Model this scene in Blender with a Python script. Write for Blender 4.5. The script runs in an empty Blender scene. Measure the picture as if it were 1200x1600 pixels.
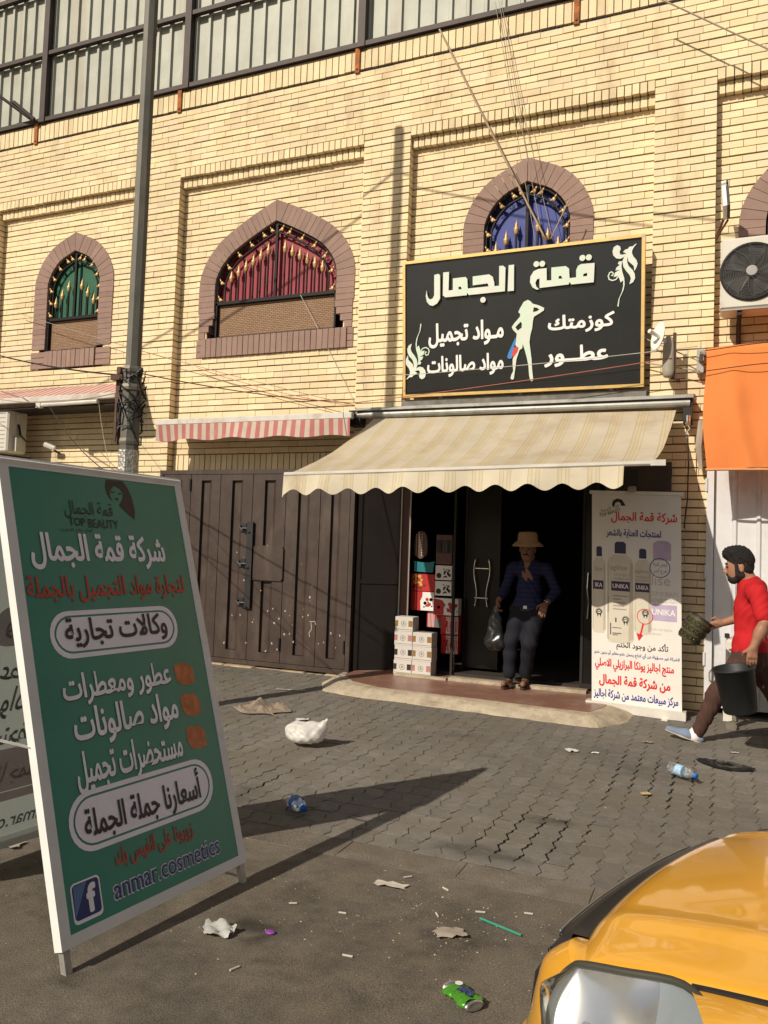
import bpy, bmesh, math, random
import numpy as np
from mathutils import Vector, Matrix
R_ = math.radians
sc = bpy.context.scene
col = sc.collection
rnd = random.Random(7)

# ------------------------------------------------------------------ camera, sky, sun, exposure
CAM = Vector((0.0, -8.0, 1.44))
YAW, PITCH, ROLL = R_(-23.04), R_(2.82), R_(2.0)
cd = bpy.data.cameras.new('camera'); cam = bpy.data.objects.new('camera', cd); col.objects.link(cam)
fwd = Vector((math.sin(YAW) * math.cos(PITCH), math.cos(YAW) * math.cos(PITCH), math.sin(PITCH)))
rt = Vector((math.cos(YAW), -math.sin(YAW), 0)); up = rt.cross(fwd)
r2 = rt * math.cos(ROLL) + up * math.sin(ROLL); u2 = up * math.cos(ROLL) - rt * math.sin(ROLL)
mw = Matrix((r2, u2, -fwd)).transposed().to_4x4(); mw.translation = CAM
cam.matrix_world = mw
cd.sensor_fit = 'VERTICAL'; cd.sensor_height = 36.0; cd.lens = 36.0 * 1250 / 1600
cd.clip_start = 0.05; cd.clip_end = 500
sc.camera = cam
SUN = Vector((0.313, 0.749, -0.584)).normalized()          # the way the light travels
w = bpy.data.worlds.new('World'); sc.world = w; w.use_nodes = True
nt = w.node_tree; sky = nt.nodes.new('ShaderNodeTexSky'); sky.sky_type = 'NISHITA'; sky.sun_disc = False
sky.sun_elevation = math.asin(-SUN.z); sky.sun_rotation = math.atan2(-SUN.x, -SUN.y) % (2 * math.pi)
sky.air_density = 1.2; sky.dust_density = 2.5
nt.links.new(sky.outputs[0], nt.nodes['Background'].inputs[0]); nt.nodes['Background'].inputs[1].default_value = 0.057
sd = bpy.data.lights.new('sun', 'SUN'); sd.energy = 4.6; sd.angle = R_(0.5); sd.color = (1.0, 0.90, 0.76)
so = bpy.data.objects.new('sun', sd); col.objects.link(so); so.rotation_euler = SUN.to_track_quat('-Z', 'Y').to_euler(); so.location = (-6, -16, 14)
sc.view_settings.view_transform = 'Standard'; sc.view_settings.look = 'None'
sc.view_settings.exposure = 0.0; sc.view_settings.gamma = 1.0
sc.cycles.max_bounces = 6; sc.cycles.transparent_max_bounces = 8

# ------------------------------------------------------------------ materials
MATS = {}
def mat(name, c, rough=.7, metal=0., var=.12, scale=6., bump=0., bscale=80., spec=.4, dirt=None, attr=False, coat=0., trans=0., stripes=None, detail=4, speck=None):
    if name in MATS: return MATS[name]
    m = bpy.data.materials.new(name); m.use_nodes = True; t = m.node_tree; N = t.nodes; L = t.links
    b = N['Principled BSDF']; b.inputs['Roughness'].default_value = rough; b.inputs['Metallic'].default_value = metal
    b.inputs['Specular IOR Level'].default_value = spec; b.inputs['Coat Weight'].default_value = coat; b.inputs['Coat Roughness'].default_value = .05
    b.inputs['Transmission Weight'].default_value = trans
    tc = N.new('ShaderNodeTexCoord')
    n = N.new('ShaderNodeTexNoise'); n.inputs['Scale'].default_value = scale; n.inputs['Detail'].default_value = detail; n.inputs['Roughness'].default_value = .6
    L.new(tc.outputs['Object'], n.inputs['Vector'])
    mr = N.new('ShaderNodeMapRange'); mr.inputs[1].default_value = .3; mr.inputs[2].default_value = .7; mr.inputs[3].default_value = 1 - var; mr.inputs[4].default_value = 1 + var
    L.new(n.outputs['Fac'], mr.inputs[0])
    base = N.new('ShaderNodeRGB'); base.outputs[0].default_value = (*c, 1); src = base.outputs[0]
    if stripes:                                   # (axis, period, [(upto, colour), ...])
        ax, per, bands = stripes
        sp = N.new('ShaderNodeSeparateXYZ'); L.new(tc.outputs['Object'], sp.inputs[0])
        d = N.new('ShaderNodeMath'); d.operation = 'DIVIDE'; d.inputs[1].default_value = per; L.new(sp.outputs['XYZ'.index(ax)], d.inputs[0])
        f = N.new('ShaderNodeMath'); f.operation = 'FRACT'; L.new(d.outputs[0], f.inputs[0])
        cr = N.new('ShaderNodeValToRGB'); cr.color_ramp.interpolation = 'CONSTANT'; e = cr.color_ramp.elements
        while len(e) < len(bands): e.new(.5)
        for i, (p, cc) in enumerate(bands): e[i].position = p; e[i].color = (*cc, 1)
        L.new(f.outputs[0], cr.inputs[0]); src = cr.outputs[0]
    v = N.new('ShaderNodeVectorMath'); v.operation = 'SCALE'; L.new(src, v.inputs[0]); L.new(mr.outputs[0], v.inputs['Scale']); src = v.outputs[0]
    if attr:
        a = N.new('ShaderNodeAttribute'); a.attribute_name = 'tint'
        q = N.new('ShaderNodeVectorMath'); q.operation = 'MULTIPLY'; L.new(src, q.inputs[0]); L.new(a.outputs['Color'], q.inputs[1]); src = q.outputs[0]
    if dirt:                                      # (colour, scale, lower threshold, upper threshold[, z stretch])
        n2 = N.new('ShaderNodeTexNoise'); n2.inputs['Scale'].default_value = dirt[1]; n2.inputs['Detail'].default_value = 6; n2.inputs['Roughness'].default_value = .65
        mp = N.new('ShaderNodeMapping'); mp.inputs['Scale'].default_value = (1, 1, dirt[4] if len(dirt) > 4 else 1); mp.inputs['Location'].default_value = (3.1, 1.7, .3)
        L.new(tc.outputs['Object'], mp.inputs[0]); L.new(mp.outputs[0], n2.inputs['Vector'])
        m2 = N.new('ShaderNodeMapRange'); m2.inputs[1].default_value = dirt[2]; m2.inputs[2].default_value = dirt[3]; L.new(n2.outputs['Fac'], m2.inputs[0])
        mx = N.new('ShaderNodeMix'); mx.data_type = 'RGBA'; L.new(m2.outputs[0], mx.inputs['Factor']); L.new(src, mx.inputs['A']); mx.inputs['B'].default_value = (*dirt[0], 1); src = mx.outputs['Result']
    if speck:                                     # (scale, amount): fine light and dark grains
        n4 = N.new('ShaderNodeTexNoise'); n4.inputs['Scale'].default_value = speck[0]; n4.inputs['Detail'].default_value = 3; L.new(tc.outputs['Object'], n4.inputs['Vector'])
        m4 = N.new('ShaderNodeMapRange'); m4.inputs[1].default_value = .30; m4.inputs[2].default_value = .70; m4.inputs[3].default_value = 1 - speck[1]; m4.inputs[4].default_value = 1 + speck[1]; L.new(n4.outputs['Fac'], m4.inputs[0])
        v4 = N.new('ShaderNodeVectorMath'); v4.operation = 'SCALE'; L.new(src, v4.inputs[0]); L.new(m4.outputs[0], v4.inputs['Scale']); src = v4.outputs[0]
    L.new(src, b.inputs['Base Color'])
    if bump:
        n3 = N.new('ShaderNodeTexNoise'); n3.inputs['Scale'].default_value = bscale; n3.inputs['Detail'].default_value = 5; L.new(tc.outputs['Object'], n3.inputs['Vector'])
        bp = N.new('ShaderNodeBump'); bp.inputs['Strength'].default_value = bump; bp.inputs['Distance'].default_value = .01; L.new(n3.outputs['Fac'], bp.inputs['Height']); L.new(bp.outputs[0], b.inputs['Normal'])
    MATS[name] = m
    return m

def add_translucent(m, c, fac):
    t = m.node_tree; N = t.nodes; L = t.links; b = N['Principled BSDF']; out = N['Material Output']
    tr = N.new('ShaderNodeBsdfTranslucent'); tr.inputs[0].default_value = (*c, 1)
    mx = N.new('ShaderNodeMixShader'); mx.inputs[0].default_value = fac
    L.new(b.outputs[0], mx.inputs[1]); L.new(tr.outputs[0], mx.inputs[2]); L.new(mx.outputs[0], out.inputs[0])
    return m

# ------------------------------------------------------------------ objects
def tag(o, label=None, cat=None, group=None, kind=None):
    if label: o['label'] = label
    if cat: o['category'] = cat
    if group: o['group'] = group
    if kind: o['kind'] = kind
    return o
def thing(name, label, cat, loc, group=None):
    o = bpy.data.objects.new(name, None); o.empty_display_size = .1; col.objects.link(o); o.location = loc
    return tag(o, label, cat, group)
def rootloc(o):
    v = Vector((0, 0, 0))
    while o is not None: v = v + Vector(o.location); o = o.parent
    return v
def mesh_obj(name, verts, faces, m, parent=None, base=None, smooth=False, tint=None, mats=None, midx=None):
    off = rootloc(parent) if parent else (Vector(base) if base is not None else Vector((0, 0, 0)))
    me = bpy.data.meshes.new(name)
    vv = np.asarray(verts, dtype=float) - np.array(off)
    me.from_pydata(vv.tolist(), [], [tuple(int(i) for i in f) for f in faces])
    for mm in (mats or [m]): me.materials.append(mm)
    if midx is not None: me.polygons.foreach_set('material_index', midx)
    if tint is not None:
        a = me.color_attributes.new('tint', 'FLOAT_COLOR', 'POINT')
        a.data.foreach_set('color', np.asarray([(*t, 1) if hasattr(t, '__len__') else (t, t, t, 1) for t in tint], dtype=np.float32).ravel())
    if smooth:
        me.polygons.foreach_set('use_smooth', [True] * len(me.polygons))
    me.update()
    o = bpy.data.objects.new(name, me); col.objects.link(o)
    if parent: o.parent = parent
    else: o.location = off
    return o

class MB:
    def __init__(s): s.v = []; s.f = []; s.t = []; s.mi = []; s.cur = 0
    def add(s, vs, fs, tint=1.0):
        n = len(s.v); s.v += [tuple(p) for p in vs]; s.t += [tint] * len(vs)
        for f in fs: s.f.append(tuple(i + n for i in f)); s.mi.append(s.cur)
    def box(s, x0, x1, y0, y1, z0, z1, tint=1., back=True):
        f = [(0, 1, 5, 4), (1, 3, 7, 5), (2, 0, 4, 6), (4, 5, 7, 6), (2, 3, 1, 0)]
        if back: f.append((3, 2, 6, 7))
        s.add([(x, y, z) for z in (z0, z1) for y in (y0, y1) for x in (x0, x1)], f, tint)
    def obox(s, c, ax, ay, az, tint=1.):           # oriented box: centre and three half vectors
        c, ax, ay, az = map(Vector, (c, ax, ay, az))
        s.add([c + ax * i + ay * j + az * k for k in (-1, 1) for j in (-1, 1) for i in (-1, 1)],
              [(0, 1, 5, 4), (1, 3, 7, 5), (2, 0, 4, 6), (4, 5, 7, 6), (2, 3, 1, 0), (3, 2, 6, 7)], tint)
    def bbox(s, x0, x1, y0, y1, z0, z1, r=.004):    # bevelled box
        P = []; 
        for k, (zz, ins) in enumerate(((z0, r), (z0 + r, 0), (z1 - r, 0), (z1, r))):
            a, b, c, d = x0 + ins, x1 - ins, y0 + ins, y1 - ins
            P.append([(a + r, c, zz), (b - r, c, zz), (b, c + r, zz), (b, d - r, zz), (b - r, d, zz), (a + r, d, zz), (a, d - r, zz), (a, c + r, zz)])
        s.loft(P, cap=True)
    def loft(s, rings, cap=True, closed=True, tint=1.):
        n = len(rings[0]); vs = [p for r in rings for p in r]; fs = []
        for k in range(len(rings) - 1):
            for i in range(n if closed else n - 1):
                j = (i + 1) % n; fs.append((k * n + i, k * n + j, (k + 1) * n + j, (k + 1) * n + i))
        if cap:
            fs.append(tuple(range(n - 1, -1, -1))); fs.append(tuple((len(rings) - 1) * n + i for i in range(n)))
        s.add(vs, fs, tint)
    def tube(s, pts, r, n=8, cap=True, tint=1., ref=None):
        pts = [Vector(p) for p in pts]; rs = r if hasattr(r, '__len__') else [r] * len(pts); rings = []
        a = None
        for i, p in enumerate(pts):
            d = (pts[min(i + 1, len(pts) - 1)] - pts[max(i - 1, 0)]).normalized()
            if a is None:
                a = Vector(ref) if ref else (Vector((0, 0, 1)) if abs(d.z) < .9 else Vector((1, 0, 0)))
            a = (a - d * a.dot(d)).normalized(); b = d.cross(a)
            rings.append([p + (a * math.cos(2 * math.pi * k / n) + b * math.sin(2 * math.pi * k / n)) * rs[i] for k in range(n)])
        s.loft(rings, cap, tint=tint)
    def lathe(s, c, axis, prof, n=24, cap=True):     # prof: (radius, along axis)
        c = Vector(c); d = Vector(axis).normalized(); a = (Vector((0, 0, 1)) if abs(d.z) < .9 else Vector((1, 0, 0))); a = (a - d * a.dot(d)).normalized(); b = d.cross(a)
        s.loft([[c + d * h + (a * math.cos(2 * math.pi * k / n) + b * math.sin(2 * math.pi * k / n)) * max(r, 1e-4) for k in range(n)] for r, h in prof], cap)
    def ball(s, c, r, n=10, m=7):
        c = Vector(c); r = Vector(r) if hasattr(r, '__len__') else Vector((r, r, r)); rings = []
        for i in range(m + 1):
            t = math.pi * i / m; q = max(math.sin(t), 1e-3)
            rings.append([(c.x + r.x * q * math.cos(2 * math.pi * k / n), c.y + r.y * q * math.sin(2 * math.pi * k / n), c.z - r.z * math.cos(t)) for k in range(n)])
        s.loft(rings, True)
    def build(s, name, m, parent=None, base=None, smooth=False, tint=False, mats=None):
        return mesh_obj(name, s.v, s.f, m, parent, base, smooth, s.t if tint else None, mats, s.mi if mats else None)

def fix_normals(o):
    bm = bmesh.new(); bm.from_mesh(o.data); bmesh.ops.recalc_face_normals(bm, faces=bm.faces); bm.to_mesh(o.data); bm.free(); return o

# polygon (with holes) in a plane -> flat or extruded mesh, added to an MB
class Plane:
    def __init__(s, O, U, V):
        s.O, s.U, s.V = Vector(O), Vector(U).normalized(), Vector(V).normalized(); s.N = s.U.cross(s.V).normalized()
    def at(s, u, v, n=0.): return s.O + s.U * u + s.V * v + s.N * n
def poly(mb, pl, outer, holes=(), lift=.0015, thick=0.):
    from mathutils.geometry import tessellate_polygon
    loops = [outer] + list(holes); flat = [p for l in loops for p in l]
    tris = tessellate_polygon([[Vector((p[0], p[1], 0)) for p in l] for l in loops])
    def ori(t):
        a, b, c = (flat[i] for i in t)
        return t if (b[0] - a[0]) * (c[1] - a[1]) - (b[1] - a[1]) * (c[0] - a[0]) > 0 else (t[0], t[2], t[1])
    tris = [ori(t) for t in tris]
    mb.add([pl.at(p[0], p[1], lift + thick) for p in flat], tris)
    if thick > 0:
        k = 0
        for l in loops:
            n = len(l)
            vs = [pl.at(p[0], p[1], lift) for p in l] + [pl.at(p[0], p[1], lift + thick) for p in l]
            mb.add(vs, [(i, (i + 1) % n, n + (i + 1) % n, n + i) for i in range(n)])
def ribbon(pts, w):
    L = []; Rr = []
    for i, p in enumerate(pts):
        a = pts[max(i - 1, 0)]; b = pts[min(i + 1, len(pts) - 1)]; d = math.hypot(b[0] - a[0], b[1] - a[1]) or 1
        nx, ny = -(b[1] - a[1]) / d, (b[0] - a[0]) / d; ww = w[i] if hasattr(w, '__len__') else w
        L.append((p[0] + nx * ww / 2, p[1] + ny * ww / 2)); Rr.append((p[0] - nx * ww / 2, p[1] - ny * ww / 2))
    return L + Rr[::-1]
def circle(c, r, n=20, ry=None): return [(c[0] + r * math.cos(2 * math.pi * i / n), c[1] + (ry or r) * math.sin(2 * math.pi * i / n)) for i in range(n)]
def rrect(u0, v0, u1, v1, r, n=6):
    P = []
    for cx, cy, a0 in ((u1 - r, v1 - r, 0), (u0 + r, v1 - r, 90), (u0 + r, v0 + r, 180), (u1 - r, v0 + r, 270)):
        P += [(cx + r * math.cos(R_(a0 + 90 * i / n)), cy + r * math.sin(R_(a0 + 90 * i / n))) for i in range(n + 1)]
    return P

def split_loose(o):
    """each separate piece of a one-material mesh becomes an object of its own under the same parent"""
    me = o.data; V = [v.co[:] for v in me.vertices]; F = [tuple(p.vertices) for p in me.polygons]; par = list(range(len(V)))
    def find(a):
        while par[a] != a: par[a] = par[par[a]]; a = par[a]
        return a
    for f in F:
        for a in f[1:]: par[find(a)] = find(f[0])
    comps = {}
    for f in F: comps.setdefault(find(f[0]), []).append(f)
    nm, m, p, loc = o.name.split('.')[0], me.materials[0], o.parent, rootloc(o); bpy.data.objects.remove(o)
    for fs in comps.values():
        ids = sorted({i for f in fs for i in f}); ix = {a: k for k, a in enumerate(ids)}
        mesh_obj(nm, [Vector(V[i]) + loc for i in ids], [tuple(ix[i] for i in f) for f in fs], m, p)

# ------------------------------------------------------------------ lettering (Arabic letters joined by hand into presentation forms)
_F = {}
def _reg(ch, iso, forms):
    _F[ch] = [chr(iso + i) for i in range(forms)]
for ch, iso, n in (('ا', 0xFE8D, 2), ('أ', 0xFE83, 2), ('ؤ', 0xFE85, 2), ('ب', 0xFE8F, 4), ('ة', 0xFE93, 2), ('ت', 0xFE95, 4), ('ث', 0xFE99, 4), ('ج', 0xFE9D, 4), ('ح', 0xFEA1, 4), ('خ', 0xFEA5, 4),
                   ('د', 0xFEA9, 2), ('ذ', 0xFEAB, 2), ('ر', 0xFEAD, 2), ('ز', 0xFEAF, 2), ('س', 0xFEB1, 4), ('ش', 0xFEB5, 4), ('ص', 0xFEB9, 4), ('ض', 0xFEBD, 4), ('ط', 0xFEC1, 4), ('ظ', 0xFEC5, 4),
                   ('ع', 0xFEC9, 4), ('غ', 0xFECD, 4), ('ف', 0xFED1, 4), ('ق', 0xFED5, 4), ('ك', 0xFED9, 4), ('ل', 0xFEDD, 4), ('م', 0xFEE1, 4), ('ن', 0xFEE5, 4), ('ه', 0xFEE9, 4), ('و', 0xFEED, 2),
                   ('ى', 0xFEEF, 2), ('ي', 0xFEF1, 4)): _reg(ch, iso, n)
_F['ـ'] = ['ـ'] * 4
def shape(s):
    if not any(c in _F for c in s): return s
    out = []; i = 0; prev = False
    while i < len(s):
        c = s[i]
        if c not in _F: out.append(c); prev = False; i += 1; continue
        if c == 'ل' and i + 1 < len(s) and s[i + 1] in 'اأ':
            b = 0xFEFB if s[i + 1] == 'ا' else 0xFEF7
            out.append(chr(b + (1 if prev else 0))); prev = False; i += 2; continue
        f = _F[c]; nxt = i + 1 < len(s) and s[i + 1] in _F
        dual = len(f) == 4
        if dual: out.append(f[3] if prev and nxt else f[2] if nxt else f[1] if prev else f[0])
        else: out.append(f[1] if prev else f[0])
        prev = dual; i += 1
    return ''.join(out[::-1])
_TC = {}
def glyphs(s, bold):
    key = (s, bold)
    if key in _TC: return _TC[key]
    c = bpy.data.curves.new('lettering_tmp', 'FONT'); c.body = shape(s); c.offset = bold; c.resolution_u = 3
    o = bpy.data.objects.new('lettering_tmp', c); col.objects.link(o)
    dg = bpy.context.evaluated_depsgraph_get(); me = o.evaluated_get(dg).to_mesh()
    V = np.array([v.co[:] for v in me.vertices]); F = [tuple(p.vertices) for p in me.polygons]
    o.evaluated_get(dg).to_mesh_clear(); bpy.data.objects.remove(o); bpy.data.curves.remove(c)
    par = list(range(len(V)))
    def find(a):
        while par[a] != a: par[a] = par[par[a]]; a = par[a]
        return a
    for f in F:
        for a in f[1:]: par[find(a)] = find(f[0])
    ids = {}; isl = [ids.setdefault(find(i), len(ids)) for i in range(len(V))]
    mn = V.min(0); mx = V.max(0)
    _TC[key] = ((V[:, :2] - mn[:2]) / np.maximum(mx[:2] - mn[:2], 1e-6), F, isl, (mx - mn)[:2])
    return _TC[key]
def text(mb, pl, s, u0, v0, u1, v1, bold=.02, lift=.002, thick=0., rot=0.):
    P, F, isl, nat = glyphs(s, min(bold, .008))
    e = max(0, bold - .008) * math.sqrt((u1 - u0) / nat[0] * (v1 - v0) / nat[1])      # heavier weights: the letter restruck a hair to every side
    for c_, (ex, ey) in enumerate([(0, 0)] + ([(math.cos(a), math.sin(a)) for a in np.arange(8) * math.pi / 4] if e > 0 else [])):
        _strike(mb, pl, P, F, isl, u0 + e + ex * e, v0 + e + ey * e, u1 - e + ex * e, v1 - e + ey * e, lift + c_ * .0000071, thick, rot)
def _strike(mb, pl, P, F, isl, u0, v0, u1, v1, lift, thick, rot):
    cu, cv = (u0 + u1) / 2, (v0 + v1) / 2; ca, sa = math.cos(rot), math.sin(rot)
    vs = []
    for (a, b), k in zip(P, isl):
        x, y = (a - .5) * (u1 - u0), (b - .5) * (v1 - v0)
        vs.append(pl.at(cu + x * ca - y * sa, cv + x * sa + y * ca, lift + thick + (k % 4) * .0002))
    for i, f in enumerate(F):                      # overlapping strokes never share a plane
        d = pl.N * ((i * 7 % 11) * .00002); mb.add([vs[a] + d for a in f], [tuple(range(len(f)))])
    if thick > 0:
        ec = {}
        for f in F:
            for i in range(len(f)):
                a, b = f[i], f[(i + 1) % len(f)]; ec[(a, b)] = 1
        bd = [(a, b) for (a, b) in ec if (b, a) not in ec]
        for a, b in bd:
            mb.add([vs[a], vs[b], vs[b] - pl.N * thick, vs[a] - pl.N * thick], [(0, 3, 2, 1)])
# ------------------------------------------------------------------ ground
def zg(y): return .06 * min(1., max(0., (y + 2.8) / 2.5))
def vnoise(x, y, s=1.0, seed=0):
    def h(i, j): 
        n = (i * 374761393 + j * 668265263 + seed * 974711) & 0xffffffff; n = ((n ^ (n >> 13)) * 1274126177) & 0xffffffff
        return ((n ^ (n >> 16)) & 0xffff) / 65535.
    x *= s; y *= s; i, j = math.floor(x), math.floor(y); fx, fy = x - i, y - j; fx = fx * fx * (3 - 2 * fx); fy = fy * fy * (3 - 2 * fy)
    return (h(i, j) * (1 - fx) + h(i + 1, j) * fx) * (1 - fy) + (h(i, j + 1) * (1 - fx) + h(i + 1, j + 1) * fx) * fy
def fbm(x, y, s=1., seed=0): return .5 * vnoise(x, y, s, seed) + .3 * vnoise(x, y, s * 2.3, seed + 5) + .2 * vnoise(x, y, s * 5.1, seed + 9)
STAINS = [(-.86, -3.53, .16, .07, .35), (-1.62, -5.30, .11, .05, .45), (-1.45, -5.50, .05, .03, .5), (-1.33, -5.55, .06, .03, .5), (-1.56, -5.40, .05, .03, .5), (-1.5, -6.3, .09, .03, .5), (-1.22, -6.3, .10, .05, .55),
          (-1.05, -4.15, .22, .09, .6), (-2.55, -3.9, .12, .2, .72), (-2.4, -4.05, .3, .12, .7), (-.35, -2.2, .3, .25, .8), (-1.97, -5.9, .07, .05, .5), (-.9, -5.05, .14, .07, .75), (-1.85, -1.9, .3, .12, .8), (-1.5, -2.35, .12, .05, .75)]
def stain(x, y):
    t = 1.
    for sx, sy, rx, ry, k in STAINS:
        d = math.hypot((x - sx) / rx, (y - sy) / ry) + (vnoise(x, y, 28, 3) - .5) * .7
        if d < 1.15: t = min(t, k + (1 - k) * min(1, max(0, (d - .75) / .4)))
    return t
def grid_axis(lo, hi, a, b, fine, coarse):
    L = [lo]; x = lo
    while x < hi - 1e-6:
        x += fine if a <= x < b else (coarse if x + coarse <= a or x >= b else max(a - x, .01)); L.append(min(x, hi))
    return L
M_asph = mat('dusty_asphalt', (.158, .137, .110), .95, var=.20, scale=16, bump=.8, bscale=380, speck=(170, .42), attr=True, spec=.15, dirt=((.20, .168, .125), 2.3, .48, .66), detail=8)
xs = grid_axis(-60, 60, -3.4, 1.0, .045, 4.0); ys = grid_axis(-70, -4.49, -7.4, -4.49, .045, 4.0)
V = []; T = []
for y in ys:
    for x in xs:
        near = -3.5 < x < 1.1 and y > -7.5
        V.append((x, y, (.004 * (fbm(x, y, 3.1) - .5) if near and y < -4.6 else 0.)))
        if near:
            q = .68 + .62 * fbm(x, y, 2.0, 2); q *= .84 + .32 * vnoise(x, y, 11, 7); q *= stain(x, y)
            e = max(0., 1 - (-4.5 - y) / .5); q *= 1 + .12 * e * vnoise(x, y, 6, 1)
        else: q = 1.
        T.append(q)
nx = len(xs)
F = [(j * nx + i, j * nx + i + 1, (j + 1) * nx + i + 1, (j + 1) * nx + i) for j in range(len(ys) - 1) for i in range(nx - 1)]
tag(mesh_obj('road', V, F, M_asph, smooth=True, tint=T), kind='structure')
mb = MB(); mb.add([(-60, -4.49, -.02), (60, -4.49, -.02), (60, 60, -.02), (-60, 60, -.02)], [(0, 1, 2, 3)])
mb.build('ground', mat('earth', (.2, .16, .11), .95, var=.2, scale=3)).__setitem__('kind', 'structure')
# kerb, worn flush and half buried in dust
mb = MB(); x = -14.
while x < 7:
    L = .62 + rnd.uniform(-.05, .05); dz = rnd.uniform(-.003, .004)
    y0 = -4.52 + rnd.uniform(-.012, .012)
    mb.bbox(x + .001, x + L - .0015, y0, -4.315, -.1, .0012 + dz * .3, .002); mb.t[-32:] = [rnd.uniform(.85, 1.1)] * 32; x += L
tag(mb.build('kerb', mat('kerb_concrete', (.158, .138, .112), .95, var=.22, scale=7, bump=.6, bscale=90, speck=(150, .3), attr=True, spec=.15, dirt=((.15, .125, .095), 4, .46, .64)), tint=True), kind='structure')
# interlocking pavers
def opened(x, y):
    d = min(math.hypot((x + .86) / .34, (y + 3.75) / .55), math.hypot((x + .36) / .42, (y + 2.35) / 1.0), math.hypot((x + 2.52 + (y + 3.9) * .12) / .10, (y + 3.75) / .75))
    return d + (vnoise(x, y, 5, 4) - .5) * .7
mb = MB(); PW, PL = .120, .172
for r in range(int(19 / PW)):
    xc = -13 + r * PW; y = -4.31 + rnd.uniform(-.012, .012) - PL
    while y < .18:
        ya, yb = max(y, -4.31), min(y + PL, .2); y += PL
        if yb - ya < .03: continue
        cx, cy = xc + PW / 2, (ya + yb) / 2
        if -3.4 < cx < -1.0 and cy > -.6: continue
        op = opened(cx, cy); g = .0062 if op < .75 else (.0017 + .0018 * vnoise(cx, cy, 2.5, 8))
        z = zg(cy) + rnd.uniform(-.0016, .0016) - (.001 if op < .75 else 0); tx, ty = rnd.uniform(-.012, .012), rnd.uniform(-.012, .012)
        offs = [0, .25, 1, 1, .25, -.25, -1, -1, -.25, 0]; n = len(offs)
        ll = [(xc + .0125 * o + g, ya + g * 1.9 + (yb - ya - 3.8 * g) * i / (n - 1)) for i, o in enumerate(offs)]
        rr = [(a + PW - 2 * g, b) for a, b in ll]
        ring = ll + rr[::-1]
        q = rnd.uniform(.88, 1.08) * (.74 + .52 * fbm(cx, cy, 1.0, 3)); q *= .97 if cy > -1.8 else 1
        top = [(a, b, z + (a - cx) * tx + (b - cy) * ty + zg(b) - zg(cy)) for a, b in ring]; bot = [(a + (cx - a) * .0, b, zg(b) - .02) for a, b in ring]
        m_ = len(ring); st = [stain(a, b) for a, b in ring]
        k = len(mb.v); mb.v += top + bot; mb.t += [q * s_ for s_ in st] + [q * .8] * m_
        mb.f.append(tuple(range(k + m_ - 1, k - 1, -1))); mb.mi.append(0)
        for i in range(m_):
            j = (i + 1) % m_; mb.f.append((k + i, k + j, k + m_ + j, k + m_ + i)); mb.mi.append(0)
pv = mb.build('pavement', mat('concrete_pavers', (.172, .159, .137), .92, var=.14, scale=14, bump=.5, bscale=200, speck=(150, .22), attr=True, spec=.15, dirt=((.165, .145, .112), 2.2, .46, .68), detail=8), tint=True)
tag(fix_normals(pv), kind='structure')
mb = MB(); ys2 = np.linspace(-4.33, .2, 64); xs2 = np.linspace(-13.2, 6.2, 200); vv = []; tt = []
for y in ys2:
    for x in xs2:
        op = opened(x, y); vv.append((x, y, zg(y) - (.010 if op < .75 else .0035))); tt.append(.12 if op < .75 else (.55 + .25 * vnoise(x, y, 3, 2)) if op < 1.1 else (.80 + .25 * vnoise(x, y, 2, 2)))
ff = [(j * 200 + i, j * 200 + i + 1, (j + 1) * 200 + i + 1, (j + 1) * 200 + i) for j in range(63) for i in range(199)]
tag(mesh_obj('paver_bed', vv, ff, mat('joint_dirt', (.135, .115, .088), .97, var=.25, scale=30, attr=True, spec=.1), tint=tt), kind='structure')
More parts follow.
